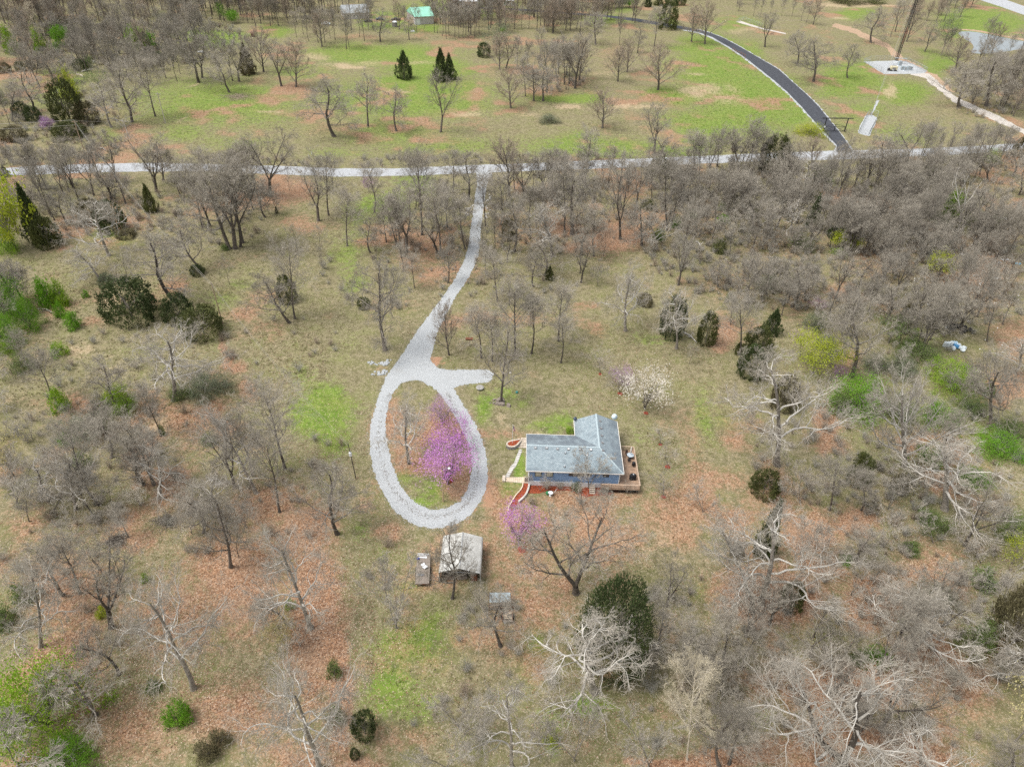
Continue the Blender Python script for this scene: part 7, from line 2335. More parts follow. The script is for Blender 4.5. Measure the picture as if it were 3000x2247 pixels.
for x, y, t, lb in ((914, 456, 445, 'taller white marker post on the far verge of the road'), (905, 462, 455, 'short white marker post on the far verge of the road')):
    P0, h = hfor(x, y, t)
    mk = empty('marker_post', tuple(P0), 0, lb, 'marker post')
    MB().tube([(0, 0, 0), (.02, 0, h * .94)], .09, 6).build('shaft', M['white'], mk)
    MB().lathe([(.1, 0), (.11, .1), (.03, .2)], 8).build('cap', M['metal'], mk, (.02, 0, h * .92))


# ---- far buildings
def building(name, px, depth, hwall, hroof, label, wallm, roofm, ridge_along=True, nwin=0, doors=()):
    a, b = np.array(G(*px[0])), np.array(G(*px[1]))
    d = b - a
    L = np.linalg.norm(d)
    r_ = empty(name, tuple(a), math.atan2(d[1], d[0]), label, 'building')
    MB().box((L / 2, depth / 2, hwall / 2), (L, depth, hwall)).build('wall', M[wallm], r_)
    ov = .5
    if ridge_along:
        P_ = [(-ov, -ov, hwall), (L + ov, -ov, hwall), (L + ov, depth / 2, hwall + hroof), (-ov, depth / 2, hwall + hroof), (-ov, depth + ov, hwall), (L + ov, depth + ov, hwall)]
        Fs = [(0, 1, 2, 3), (3, 2, 5, 4), (0, 3, 4), (1, 5, 2), (0, 4, 5, 1)]
    else:
        P_ = [(-ov, -ov, hwall), (L + ov, -ov, hwall), (L / 2, -ov, hwall + hroof), (-ov, depth + ov, hwall), (L + ov, depth + ov, hwall), (L / 2, depth + ov, hwall + hroof)]
        Fs = [(0, 2, 5, 3), (2, 1, 4, 5), (0, 1, 2), (3, 5, 4), (0, 3, 4, 1)]
    rf = MB().poly(P_, Fs).build('roof', M[roofm], r_)
    for k in range(int(L / 1.2)):
        pass
    for k in range(nwin):
        w_ = MB().box((L * (k + .6) / nwin, -.04, hwall * .55), (1.1, .08, 1.0)).build('window', M['white'], r_)
        MB().box((L * (k + .6) / nwin, -.09, hwall * .55), (.9, .04, .8)).build('pane', M['pane_dark'], w_)
    for x, w, h, mt in doors:
        MB().box((L * x, -.05, h / 2), (w, .1, h)).build('door', M[mt], r_)
    return r_


M['teal'] = simple('sea_green_metal', (.26, .56, .43), .5, .1, .4)
M['pinkwall'] = simple('pale_barn_wall', (.50, .46, .46), .8, .1, .6)
M['greyroof'] = simple('grey_far_roof', (.30, .32, .33), .8, .15, .5)
barn = building('barn', [(1217, 74), (1271, 71)], 17, 4.2, 3.4, 'pale barn with a sea green metal roof beyond the pasture', 'pinkwall', 'teal', True, 0, [(.12, 3.2, 3.2, 'white')])
rb = MB()
building('farmhouse', [(1010, 58), (1082, 55)], 14, 3.2, 3.2, 'grey roofed farmhouse half hidden by trees left of the green barn', 'pinkwall', 'greyroof', True, 4, [(.5, 1.2, 2.2, 'white')])
building('outbuilding', [(1328, 20), (1400, 21)], 10, 3.0, 1.5, 'long white outbuilding behind the trees right of the green barn', 'white', 'white', True, 3)
building('outbuilding', [(1422, 17), (1505, 18)], 10, 3.0, 1.5, 'second long white outbuilding farther along the tree line', 'white', 'white', True, 2)


def car(px, py, rz, label, paint, long_=4.6, cat='car', pickup=False):
    g = G(px, py)
    c = empty('parked_car' if not pickup else 'pickup_truck', g, rz, label, cat)
    w, hb, ht = 1.85, .95, 1.55
    L = long_
    P_, Fs = [], []
    prof = [(-L / 2, .35), (-L / 2, .85), (-L / 2 + .15, hb), (-L * .28, hb + .04), (-L * .14, ht), (L * .2 if not pickup else L * .08, ht), (L * .34 if not pickup else L * .14, hb + .05), (L / 2 - .05, hb), (L / 2, .8), (L / 2, .35)]
    for s_ in (-1, 1):
        for x, z in prof:
            P_.append((x, s_ * w / 2 * (.86 if z > 1.2 else 1), z))
    n = len(prof)
    for i in range(n):
        j = (i + 1) % n
        Fs.append((i, j, n + j, n + i))
    Fs += [tuple(range(n)), tuple(range(2 * n - 1, n - 1, -1))]
    MB().poly(P_, Fs).build('body', paint, c, bevel=.06)
    MB().box((-L * .0, 0, (hb + ht) / 2 + .03), (L * .30, w * .93, ht - hb - .22)).build('side_window', M['pane_dark'], c)
    for sx in (-L * .31, L * .31):
        for sy in (-w / 2, w / 2):
            wheel(c, (sx, sy, .33), .33, .22, axis='y')
    return c


red_dk = simple('dark_car_paint', (.04, .035, .045), .3, .1, 1, spec=.6)
car(1113, 60, .1, 'dark parked car left of the white tank, in front of the farmhouse yard', simple('slate_car_paint', (.07, .09, .13), .3, .1, 1, spec=.6))
car(1160, 61, .05, 'black pickup truck parked before the green roofed barn', red_dk, 5.6, 'pickup truck', True)
car(1078, 66, .4, 'black parked car under the trees beside the farmhouse', simple('black_car_paint', (.025, .03, .03), .3, .1, 1, spec=.6))
car(955, 74, .05, 'white parked car seen between the trees left of the farmhouse', simple('white_car_paint', (.72, .76, .78), .3, .05, 1, spec=.6), 5.0)
g0 = G(1157, 79)
tk = empty('water_tank', g0, 0, 'round white topped water tank on the grass before the pickup', 'tank')
MB().lathe([(1.5, 0), (1.55, 2.0), (1.3, 2.3)], 16).build('drum', M['vent'], tk, smooth=False)
MB().lathe([(1.6, 2.2), (1.5, 2.6), (.5, 2.95), (.1, 3.0)], 16).build('lid', M['white'], tk, smooth=True)
g0 = G(1206, 72)
bd = empty('notice_board', g0, 0, 'upright tan board standing in front of the green roofed barn', 'board')
MB().box((0, 0, 2.2), (2.4, .12, 3.0)).build('panel', simple('tan_board', (.62, .50, .36), .8, .1, 1), bd)
for s_ in (-1, 1):
    MB().tube([(s_, .1, 0), (s_, .1, 3)], .06, 5).build('post', M['oldwood'], bd)
tag(MB().box((0, 0, .25), (2.2, 1.0, .5)).box((.2, 0, .55), (1.2, .7, .2)).build('stock_tank', M['white'], None, G(1209, 94), bevel=.08), 'small white trough on the grass in front of the barn', 'trough')
tag(MB().box((0, 0, .3), (3.0, 1.4, .6)).box((.3, .1, .7), (1.6, .9, .3), .2).build('trough', M['white'], None, G(589, 155), bevel=.08), 'white trough lying in the brushy clearing of the upper pasture', 'trough')
fence('wire_fence', [(1095, 78), (1150, 82), (1215, 86), (1272, 82), (1285, 80)], 1.3, 'dark post fence along the yard before the green barn', mat_='oldwood', wires=2, pr=.09, spacing=5, rail=True)
bl = empty('hay_bale', G(741, 108), .3, 'round brown hay bale in the clearing by the wood', 'hay bale')
MB().lathe([(1.0, -1.0), (1.35, -.9), (1.4, 0), (1.35, .9), (1.0, 1.0)], 18).build('roll', simple('brown_hay', (.19, .12, .085), .95, .4, 3, bump=.6), bl, (0, 0, 1.35), (0, math.pi / 2, 0))
MB().tube([(-.7, 0, 2.72), (.7, 0, 2.72)], .06, 5).build('twine', M['palewood'], bl)


# ---- rubbish in the wood on the right
ZT = lambda x, y: (2600 + x / 4.237, 830 + y / 4.237)
blue_p = simple('blue_barrel_plastic', (.07, .24, .45), .45, .12, 2)
pale_p = simple('pale_barrel_plastic', (.66, .72, .74), .45, .08, 2)
sky_p = simple('pale_blue_plastic', (.45, .62, .74), .45, .08, 2)


def barrel(px, py, z, tilt, az, mat_, label, r=.31, h=.95):
    g = G(*ZT(px, py), z)
    c = empty('barrel', (g[0], g[1], z), 0, label, 'barrel', 'barrels of the white and blue heap')
    R = Matrix.Rotation(az, 3, 'Z') @ Matrix.Rotation(tilt, 3, 'X')
    c.rotation_euler = R.to_euler()
    MB().lathe([(r * .9, 0), (r, .05), (r * .98, h * .3), (r * 1.05, h * .33), (r * .98, h * .36), (r * .98, h * .63), (r * 1.05, h * .66), (r * .98, h * .7), (r, h - .05), (r * .88, h)], 14).build('drum', mat_, c)
    MB().lathe([(r * .8, h), (r * .78, h + .02), (.05, h + .025)], 12).build('lid', mat_, c)
    return c


barrel(705, 785, 0, 0, 0, pale_p, 'white barrel standing at the near left end of the barrel heap', .42, 1.2)
barrel(742, 785, 0, 0, 0, pale_p, 'white barrel standing second from the left in the barrel heap', .42, 1.2)
barrel(778, 782, 0, 0, 0, pale_p, 'white barrel standing third from the left, beside the blue one', .42, 1.2)
barrel(830, 770, .3, 1.3, .3, blue_p, 'deep blue barrel lying across the middle of the heap', .45, 1.2)
barrel(790, 735, .5, 1.4, 1.2, sky_p, 'pale blue barrel lying on top at the back of the heap', .4, 1.2)
barrel(850, 740, .4, 1.2, -.6, sky_p, 'pale blue barrel tilted at the back right of the heap', .42, 1.1)
barrel(820, 795, .3, 1.35, -.4, pale_p, 'white barrel lying just below the deep blue one', .38, 1.1)
barrel(865, 790, .3, 1.3, .8, pale_p, 'white barrel lying right of the deep blue one', .4, 1.1)
barrel(895, 770, .3, 1.1, -1, pale_p, 'white barrel lying towards the right end of the heap', .4, 1.0)
barrel(900, 800, .3, 1.4, 1.5, pale_p, 'white barrel lying at the lower right of the heap', .38, 1.0)
barrel(935, 790, .3, 1.3, .1, pale_p, 'white barrel lying outermost right in the heap', .38, .9)
barrel(930, 830, .2, .9, -.3, pale_p, 'round white barrel rolled just below the heap', .42, .7)
barrel(720, 745, .2, 1.4, .2, pale_p, 'dull white barrel lying behind the standing ones', .36, 1.0)


def tyre_heap(pts, n, label, group):
    for i in range(n):
        k = rs.randrange(len(pts))
        x, y = pts[k]
        z = rs.choice((0, 0, .22, .42))
        g = G(*ZT(x + rs.gauss(0, 16), y + rs.gauss(0, 10)), z)
        c = MB()
        r, w = rs.uniform(.36, .52), .24
        c.lathe([(r * .5, -w / 2), (r * .9, -w / 2), (r, -w * .3), (r, w * .3), (r * .9, w / 2), (r * .5, w / 2), (r * .55, 0)], 16)
        o = c.build('tyre', M['tyre'], None, (g[0], g[1], z + .3), (rs.gauss(0, .6), rs.gauss(0, .6), rs.uniform(0, 3)))
        tag(o, label, 'tyre', group)


tyre_heap([(740, 520), (790, 530), (840, 550), (890, 560), (800, 575), (940, 560), (990, 560), (1030, 590), (960, 600), (870, 530)], 42, 'worn black tyre in the long heap behind the barrels', 'tyres of the long heap')
tyre_heap([(560, 330), (600, 345), (550, 350), (630, 340), (590, 320)], 15, 'worn black tyre in the small heap among the trunks', 'tyres of the small heap')
tyre_heap([(320, 310), (345, 305), (310, 330)], 6, 'dusty black tyre beside the blue and white sacks', 'tyres by the sacks')


def sack(px, py, s, mat_, label, cat='bag', name='bag'):
    g = G(*ZT(px, py))
    mb = MB()
    R_ = []
    for z, k in ((0, .9), (.25, 1), (.5, .75), (.7, .3)):
        R_ += [(s * k * math.cos(t) * rs.uniform(.8, 1.1), s * .75 * k * math.sin(t) * rs.uniform(.8, 1.1), z * s) for t in np.linspace(0, 6.283, 10, endpoint=False)]
    mb.poly(R_, [(i * 10 + j, i * 10 + (j + 1) % 10, (i + 1) * 10 + (j + 1) % 10, (i + 1) * 10 + j) for i in range(3) for j in range(10)] + [tuple(30 + j for j in range(10))])
    return tag(mb.build(name, mat_, None, g, (0, 0, rs.uniform(0, 3)), smooth=True), label, cat)


wht = simple('white_plastic', (.74, .74, .73), .5, .08, 3)
sack(215, 295, .55, wht, 'white plastic sack beside the blue one among the trunks')
sack(255, 330, .55, blue_p, 'bright blue sack beside the white one among the trunks')
sack(360, 370, .4, wht, 'small white sack on the leaves below the dusty tyres')
sack(505, 268, .4, wht, 'small white sack behind the small tyre heap')
sack(515, 377, .35, wht, 'white lump of plastic at the near left of the small tyre heap')
sack(612, 377, .38, wht, 'white lump of plastic at the near right of the small tyre heap')
sack(725, 550, .45, wht, 'white sack lying against the long tyre heap')
sack(1010, 480, .45, wht, 'white sack at the far end of the long tyre heap')
sack(455, 190, .35, wht, 'tiny white bag left of the discarded freezer')
fz = empty('freezer', G(*ZT(770, 200)), .06, 'discarded white chest freezer lying open among the trees', 'freezer')
MB().box((0, 0, .35), (2.4, .9, .7)).build('body', M['white'], fz, bevel=.05)
MB().box((-.1, .7, .75), (2.4, .08, .75), 0, -.5).build('lid', M['white'], fz, bevel=.03)
MB().box((-.3, 0, .72), (1.5, .6, .05)).build('liner', M['cab'], fz)
ZU = lambda x, y: (2700 + x / 4.237, 700 + y / 4.237)
for x, y, sx, sy, rz, lb in ((1040, 262, 2.6, .9, .25, 'bright white board lying in the rubbish near the picture edge'), (300, 102, 1.3, .8, .2, 'white panel half hidden in grey brush'), (510, 200, 1.3, 1.0, .5, 'square white panel in front of the grey brush'), (180, 205, 2.0, .5, -.3, 'long white panel behind the chartreuse tree'), (910, 492, 1.9, .7, .0, 'whitish panel lying in pinkish leaves'), (960, 300, 1.6, .4, .3, 'narrow white board beside the bright white board'), (650, 462, .8, .5, .4, 'tiny white panel among fallen limbs'), (390, 175, 1.0, .5, .3, 'pale panel right of the chartreuse tree top')):
    g = G(*ZU(x, y))
    mb = MB().box((0, 0, .12), (sx, sy, .06), 0, rs.uniform(-.1, .15), rs.uniform(-.08, .08)).box((rs.uniform(-.3, .3), .1, .2), (sx * .5, sy * .6, .05), .4, .1)
    tag(mb.build('board', wht, None, g, (0, 0, rz)), lb, 'board')
sk_ = G(*ZU(1200, 312))
mb = MB()
R_ = []
for z, k in ((0, 1), (.2, .9), (.4, .5)):
    R_ += [(.9 * k * math.cos(t) * rs.uniform(.7, 1.1), .55 * k * math.sin(t) * rs.uniform(.7, 1.1), z) for t in np.linspace(0, 6.283, 12, endpoint=False)]
mb.poly(R_, [(i * 12 + j, i * 12 + (j + 1) % 12, (i + 1) * 12 + (j + 1) % 12, (i + 1) * 12 + j) for i in range(2) for j in range(12)] + [tuple(24 + j for j in range(12))])
tag(mb.build('tarp', simple('light_blue_tarp', (.16, .42, .58), .6, .2, 3), None, sk_), 'crumpled light blue tarp at the edge of the rubbish strewn wood', 'tarp')
g0 = G(2940, 642)
ps = empty('pipe_stack', g0, 0, 'three white pipes lying side by side in the wood', 'pipes')
for k in range(3):
    MB().tube([(-2.9, k * .7 - .7, .2), (2.9, k * .7 - .7 + .1, .2)], .17, 8).build('pipe', M['white'], ps)


def log(px0, px1, r, mat_, label, twigs=3):
    a, b = np.array(G(*px0)), np.array(G(*px1))
    c = empty('fallen_log', tuple(a), 0, label, 'log')
    d = b - a
    mid_ = d * .5 + np.array([0, 0, r + .25]) + np.array([-d[1], d[0], 0]) * .06
    MB().tube([(0, 0, r), tuple(mid_), tuple(d + np.array([0, 0, r]))], [r, r * .8, r * .4], 7).build('stem', M[mat_], c)
    for k in range(twigs):
        f = rs.uniform(.3, .9)
        s = d * f + np.array([0, 0, r])
        MB().tube([tuple(s), tuple(s + np.array([rs.uniform(-1, 1), rs.uniform(-1, 1), rs.uniform(.1, .9)]) * 1.3)], [r * .35, r * .12], 5).build('limb', M[mat_], c)
    return c


log((224, 220), (247, 229), .3, 'bark_cream', 'pale barkless log in the small green clearing')
log((240, 213), (274, 206), .3, 'bark_pale', 'pale fallen log in front of the dark round cedar', 4)
log((2040, 710), (2052, 727), .25, 'bark_pale', 'short pale log leaning in the grey thicket below the road')
log((2470, 2070), (2520, 2092), .22, 'palewood', 'tan fallen log on rust leaves behind the big forked tree')
log((2222, 667), (2300, 630), .2, 'bark_pale', 'long pale fallen trunk slanting through the grey thicket', 5)
log((310, 1595), (375, 1565), .25, 'bark_dark', 'dark rotten log in the leafy wood')
log((292, 435), (310, 443), .2, 'polegrey', 'short pale log on the verge beside the road', 1)
log((2000, 975), (2040, 1005), .2, 'bark_pale', 'pale limb fallen at the lawn edge of the wood')
log((110, 905), (160, 920), .12, 'twig_grey', 'grey dead brush lying under the bright green bushes', 6)


def brush_pile(px, r, label, mat_):
    g = G(*px)
    c = empty('brush_pile', g, 0, label, 'brush pile')
    for k in range(3):
        S = []
        for i in range(60):
            a = rs.uniform(0, 6.28)
            x, y = rs.gauss(0, r * .45), rs.gauss(0, r * .35)
            L = rs.uniform(.5, 1.2) * r
            z = rs.uniform(.05, .6) * max(.2, 1 - (x * x + y * y) / r / r)
            S.append((x, y, z, .035, x + math.cos(a) * L, y + math.sin(a) * L, z + rs.uniform(-.1, .4), .012))
        v, f = seg_tubes(S, 4)
        link('sticks', np_mesh('sticks', v, f, 4), c, M[mat_])
    return c


brush_pile((700, 286), 6.0, 'low dark brown brush pile at the foot of the pasture oaks', 'twig_warm')
brush_pile((487, 1528), 1.7, 'dark brush pile around a stump in the leafy wood', 'bark_grey')
brush_pile((340, 1590), 1.5, 'dark brush pile beside the rotten log', 'bark_grey')
brush_pile((2840, 1080), 3.0, 'dark brown brush pile below the white barrels', 'bark_grey')
brush_pile((2500, 2080), 1.8, 'brush pile behind the big forked tree on the lower edge', 'bark_grey')
brush_pile((575, 1490), 2.0, 'grey brush pile in the leafy wood, between pale trunks', 'twig')
# ---------------------------------------------------------------- uncountable cover: undergrowth, far woods, leaf litter, dry grass, loose gravel
def gn_scatter(name, sources, P, rot, scl, pick, label=None):
    """one stuff object: instances of the given objects on points"""
    me = bpy.data.meshes.new(name)
    me.vertices.add(len(P))
    me.vertices.foreach_set('co', np.asarray(P, np.float32).ravel())
    for nm, dat, ty in (('rz', rot, 'FLOAT'), ('sc', scl, 'FLOAT'), ('pk', pick, 'INT')):
        at = me.attributes.new(nm, ty, 'POINT')
        at.data.foreach_set('value', np.asarray(dat, np.int32 if ty == 'INT' else np.float32))
    o = link(name, me)
    tag(o, kind='stuff')
    ng = bpy.data.node_groups.new(name, 'GeometryNodeTree')
    ng.interface.new_socket('Geometry', in_out='INPUT', socket_type='NodeSocketGeometry')
    ng.interface.new_socket('Geometry', in_out='OUTPUT', socket_type='NodeSocketGeometry')
    gi, go = ng.nodes.new('NodeGroupInput'), ng.nodes.new('NodeGroupOutput')
    outs = ng.nodes.new('GeometryNodeJoinGeometry')
    for k, grp in enumerate(sources):
        jn = ng.nodes.new('GeometryNodeJoinGeometry')
        for so in grp:
            oi = ng.nodes.new('GeometryNodeObjectInfo')
            oi.transform_space = 'ORIGINAL'
            oi.inputs['Object'].default_value = so
            ng.links.new(oi.outputs['Geometry'], jn.inputs[0])
        g2i = ng.nodes.new('GeometryNodeGeometryToInstance')
        ng.links.new(jn.outputs[0], g2i.inputs[0])
        ip = ng.nodes.new('GeometryNodeInstanceOnPoints')

        def attr(nm, ty):
            a = ng.nodes.new('GeometryNodeInputNamedAttribute')
            a.data_type = ty
            a.inputs['Name'].default_value = nm
            return a.outputs[0]
        cmp_ = ng.nodes.new('FunctionNodeCompare')
        cmp_.data_type = 'INT'
        cmp_.operation = 'EQUAL'
        ng.links.new(attr('pk', 'INT'), [s for s in cmp_.inputs if s.name == 'A' and s.type == 'INT'][0])
        [s for s in cmp_.inputs if s.name == 'B' and s.type == 'INT'][0].default_value = k
        cx_ = ng.nodes.new('ShaderNodeCombineXYZ')
        ng.links.new(attr('rz', 'FLOAT'), cx_.inputs[2])
        ng.links.new(gi.outputs[0], ip.inputs['Points'])
        ng.links.new(cmp_.outputs[0], ip.inputs['Selection'])
        ng.links.new(g2i.outputs[0], ip.inputs['Instance'])
        e2r = ng.nodes.new('FunctionNodeEulerToRotation')
        ng.links.new(cx_.outputs[0], e2r.inputs[0])
        ng.links.new(e2r.outputs[0], ip.inputs['Rotation'])
        ng.links.new(attr('sc', 'FLOAT'), ip.inputs['Scale'])
        ng.links.new(ip.outputs[0], outs.inputs[0])
    ng.links.new(outs.outputs[0], go.inputs[0])
    md = o.modifiers.new('scatter', 'NODES')
    md.node_group = ng
    return o


RS = np.random.RandomState(21)


def scatter_px(n, zones, edge=.0):
    """points on the ground: zones (x,y,rx,ry,weight) in photo pixels, uniform on the ground within each ellipse"""
    wts = np.array([z[4] for z in zones], float)
    area = []
    for x, y, rx, ry, w in zones:
        a, b = np.array(G(x - rx, y)), np.array(G(x + rx, y))
        c, d = np.array(G(x, y - ry)), np.array(G(x, y + ry))
        area.append(np.linalg.norm(b - a) * np.linalg.norm(d - c) * w)
    pr = np.array(area) / sum(area)
    zi = RS.choice(len(zones), n, p=pr)
    Z = np.array(zones)[zi]
    r, a = np.sqrt(RS.rand(n)), RS.rand(n) * 6.283
    P = GA(Z[:, 0] + Z[:, 2] * r * np.cos(a), Z[:, 1] + Z[:, 3] * r * np.sin(a))
    return P


def inside(X, Y, poly):
    c = np.zeros(len(X), bool)
    n = len(poly)
    for i in range(n):
        x1, y1 = poly[i]
        x2, y2 = poly[(i + 1) % n]
        if y1 == y2:
            continue
        k = ((y1 > Y) != (y2 > Y)) & (X < (x2 - x1) * (Y - y1) / (y2 - y1) + x1)
        c ^= k
    return c


ROADS = [outer, up + lo[::-1], L1 + L2, trk1 + trk2, pond, bedA, bedB, wk, fpx, [(1535, 1205), (1880, 1205), (1905, 1450), (1530, 1450)], [(1290, 1545), (1415, 1545), (1415, 1680), (1285, 1680)], [(1215, 1610), (1265, 1610), (1265, 1712), (1215, 1712)], [(2520, 170), (2720, 170), (2720, 220), (2520, 220)], [(2505, 290), (2580, 290), (2560, 400), (2505, 400)]]


def clear_of_roads(P, grow_=0):
    X, Y = PX(P)
    bad = np.zeros(len(X), bool)
    for poly in ROADS:
        bad |= inside(X, Y, poly)
    island = inside(X, Y, inner)
    return P[~bad | island]


# grey twiggy undergrowth (uses the crowns of the fine grey trees, at shrub size)
def brush_mesh(seed, mat_, n=20, lean=.6):
    rng = np.random.RandomState(seed)
    S = []
    for i in range(n):
        a = rng.rand() * 6.283
        r0 = rng.rand() * .35
        p = np.array([math.cos(a) * r0, math.sin(a) * r0, 0])
        h = rng.uniform(.9, 2.2)
        d = np.array([math.cos(a) * rng.uniform(0, lean), math.sin(a) * rng.uniform(0, lean), 1.0])
        q = p + d * h * .5
        e = q + (d + rng.randn(3) * .25) * h * .5
        S += [(*p, .017, *q, .012), (*q, .012, *e, .006)]
        for k in range(9):
            f = rng.uniform(.2, 1)
            s = (p + (q - p) * f * 2) if f < .5 else q + (e - q) * (f * 2 - 1)
            t = s + rng.randn(3) * np.array([.38, .38, .22]) + np.array([0, 0, .28])
            S.append((*s, .009, *t, .005))
            for m_ in range(2):
                u = t + rng.randn(3) * .2 + np.array([0, 0, .06])
                S.append((*t, .007, *u, .004))
    v, f = seg_tubes(S, 3)
    me = np_mesh('sticks', v, f, 4)
    me.materials.append(M[mat_])
    return me


# five real shrubs that also serve as patterns for the undergrowth
SHRUBS = []
for i, (x, y, s_, mt, lb) in enumerate(((1640, 1432, 1.0, 'twig_pale', 'leafless grey shrub in the red mulch below the house windows'), (1602, 1434, .9, 'twig_warm', 'leafless brown shrub in the red mulch, under the paned windows'), (1765, 1446, 1.1, 'twig_grey', 'leafless grey shrub in the red mulch beside the timber stairs'),
                                        (1840, 1440, 1.0, 'twig_pale', 'pale leafless shrub on the lawn in front of the deck rail'), (1700, 1478, 1.1, 'twig_grey', 'pale leafless shrub on the lawn below the mulch bed'))):
    c = empty('bare_shrub', G(x, y), 0, lb, 'shrub')
    c.scale = (s_,) * 3
    o = link('sticks', brush_mesh(60 + i, mt), c)
    SHRUBS.append([o])
WOODS = [(2350, 700, 480, 210, 1.0), (2750, 650, 300, 150, 1.1), (2850, 850, 200, 130, .7), (2150, 560, 250, 90, .9), (2600, 1000, 200, 130, .7), (1850, 600, 250, 80, .55), (1650, 620, 220, 110, .35), (2600, 1300, 420, 220, .8), (2750, 1650, 300, 250, .9), (2450, 1700, 200, 150, .4), (2200, 1950, 250, 200, .55), (2700, 2000, 300, 200, .6), (2000, 1800, 140, 160, .6),
         (200, 620, 330, 80, .8), (600, 640, 200, 80, .5), (150, 430, 230, 60, 1.0), (200, 330, 200, 60, .5), (330, 150, 200, 60, .5), (350, 120, 380, 80, .9), (1330, 650, 240, 90, .35), (1200, 790, 260, 120, .25), (1500, 800, 240, 110, .25), (450, 1100, 300, 180, .2), (250, 1350, 280, 200, .7), (200, 1750, 230, 220, .35), (600, 1500, 350, 160, .3), (950, 1400, 120, 130, .35), (850, 1000, 150, 100, .15),
         (1150, 1700, 110, 110, .6), (1300, 1760, 140, 80, .4), (1500, 1900, 200, 130, .3), (1480, 2050, 250, 130, .4), (1350, 2150, 150, 70, .4), (1950, 2050, 130, 140, .6), (1720, 1480, 170, 40, .25), (900, 480, 350, 14, .7), (1600, 470, 500, 14, .9), (2200, 460, 300, 18, .8), (2850, 470, 250, 35, 1.0), (80, 470, 130, 30, .8), (2900, 250, 140, 100, .4), (1640, 210, 90, 60, .5), (200, 2100, 150, 90, .3)]
P = clear_of_roads(scatter_px(6500, WOODS))
n = len(P)
gn_scatter('undergrowth', SHRUBS, P, RS.rand(n) * 6.28, .45 + .8 * RS.rand(n) ** 2, RS.randint(0, 5, n))
# the many smaller trees of the woods, past the three hundred that show largest
TW = [(2350, 640, 420, 120, 1.0), (2700, 640, 330, 150, 1.2), (2750, 850, 250, 130, .8), (2250, 800, 300, 110, .9), (2150, 560, 250, 80, .9), (1850, 590, 220, 70, .6), (1650, 580, 200, 60, .5), (2600, 1000, 200, 100, .5), (2650, 1640, 330, 200, .8), (2500, 1420, 250, 120, .5), (2250, 1950, 250, 160, .6), (2650, 2050, 330, 160, .7), (2000, 1850, 120, 160, .6),
      (150, 600, 200, 60, .8), (650, 600, 200, 70, .6), (330, 560, 180, 50, .4), (250, 1330, 260, 160, .7), (180, 1600, 200, 150, .6), (550, 1500, 260, 150, .45), (800, 1450, 160, 120, .4), (450, 1150, 230, 140, .3), (350, 1950, 250, 160, .35), (750, 2050, 200, 150, .4), (1350, 640, 160, 70, .6), (1200, 720, 160, 60, .5), (1500, 680, 120, 90, .6), (1620, 850, 150, 70, .25), (1500, 2080, 250, 120, .35), (1300, 2200, 200, 60, .4), (1950, 2100, 120, 110, .5), (300, 200, 260, 90, .7), (500, 130, 180, 60, .5), (2850, 460, 180, 40, .8), (2900, 250, 120, 90, .4), (60, 1000, 100, 150, .5)]
P = clear_of_roads(scatter_px(950, TW))
n = len(P)
src = []
for k, j in (('t', 9), ('t', 20), ('s', 2), ('g', 3), ('g', 8), ('o', 11), ('f', 6), ('s', 7)):
    src.append(list([b for b in BARE if b['kind'] == k][j]['o'].children))
gn_scatter('wood_trees', src, P, RS.rand(n) * 6.28, .45 + .45 * RS.rand(n), RS.randint(0, len(src), n))
# far woods beyond the pastures: one mass of trunks and crowns
FARW = [(1560, 55, 330, 45, 1.2), (1350, 75, 100, 30, 1.0), (880, 60, 130, 35, .8), (1030, 80, 50, 40, .8), (650, 30, 250, 35, 1.2), (450, 35, 560, 55, 1.0), (900, 15, 260, 30, .5), (130, 45, 180, 80, .9), (1560, 20, 240, 40, .9), (2080, 5, 200, 16, .6), (300, 130, 330, 60, .6), (2750, 30, 120, 40, .4), (3000, 230, 120, 120, .5), (-120, 200, 120, 200, .7), (-150, 700, 120, 250, .5), (3120, 800, 110, 300, .5), (1000, -30, 1200, 25, .8), (2300, -45, 800, 22, .7)]
P = clear_of_roads(scatter_px(1900, FARW))
n = len(P)
src = []
for k, v in (('t', 0), ('t', 1), ('t', 2), ('o', 1), ('r', 0)):
    r_ = [b for b in BARE if b['kind'] == k and b['h'] > 12][v * 3]
    src.append(list(r_['o'].children))
gn_scatter('far_woods', src, P, RS.rand(n) * 6.28, .7 + .5 * RS.rand(n), RS.randint(0, 5, n))

# leaf litter flakes and dry grass blades close to the camera, where single leaves make the grain of the ground
LZ = [(600, 1700, 650, 450, 1.0), (300, 2050, 350, 230, 1.0), (1000, 1950, 120, 330, 1.4), (1450, 2000, 350, 250, .7), (2000, 2150, 400, 120, 1.0), (2450, 1850, 500, 350, 1.0), (2800, 1500, 250, 250, .7), (2450, 1250, 70, 90, 1.2), (1700, 1600, 250, 120, .7), (1850, 700, 200, 100, .6), (1350, 900, 250, 120, .5), (800, 1250, 300, 200, .5), (1900, 1200, 250, 250, .45), (700, 1050, 250, 150, .4), (2300, 900, 350, 200, .4)]
P = clear_of_roads(scatter_px(60000, LZ))
P[:, 2] += .03 + .05 * RS.rand(len(P))
v, f = leaf_quads(P, .17, RS, up=1.6, asp=.7)
me = np_mesh('leaf_litter', v, f, 4)
cv_ = me.attributes.new('tone', 'FLOAT', 'FACE')
cv_.data.foreach_set('value', RS.rand(len(f)).astype(np.float32))
m, t, b = new_mat('fallen_leaf')
at = t.nodes.new('ShaderNodeAttribute')
at.attribute_name = 'tone'
t.links.new(mix(t, ramp(t, at.outputs['Fac'], .0, .9), (.17, .085, .05), mix(t, ramp(t, at.outputs['Fac'], .6, 1.0), (.38, .22, .135), (.58, .47, .36))), b.inputs['Base Color'])
b.inputs['Roughness'].default_value = .8
tag(link('leaf_litter', me, None, m), kind='stuff')

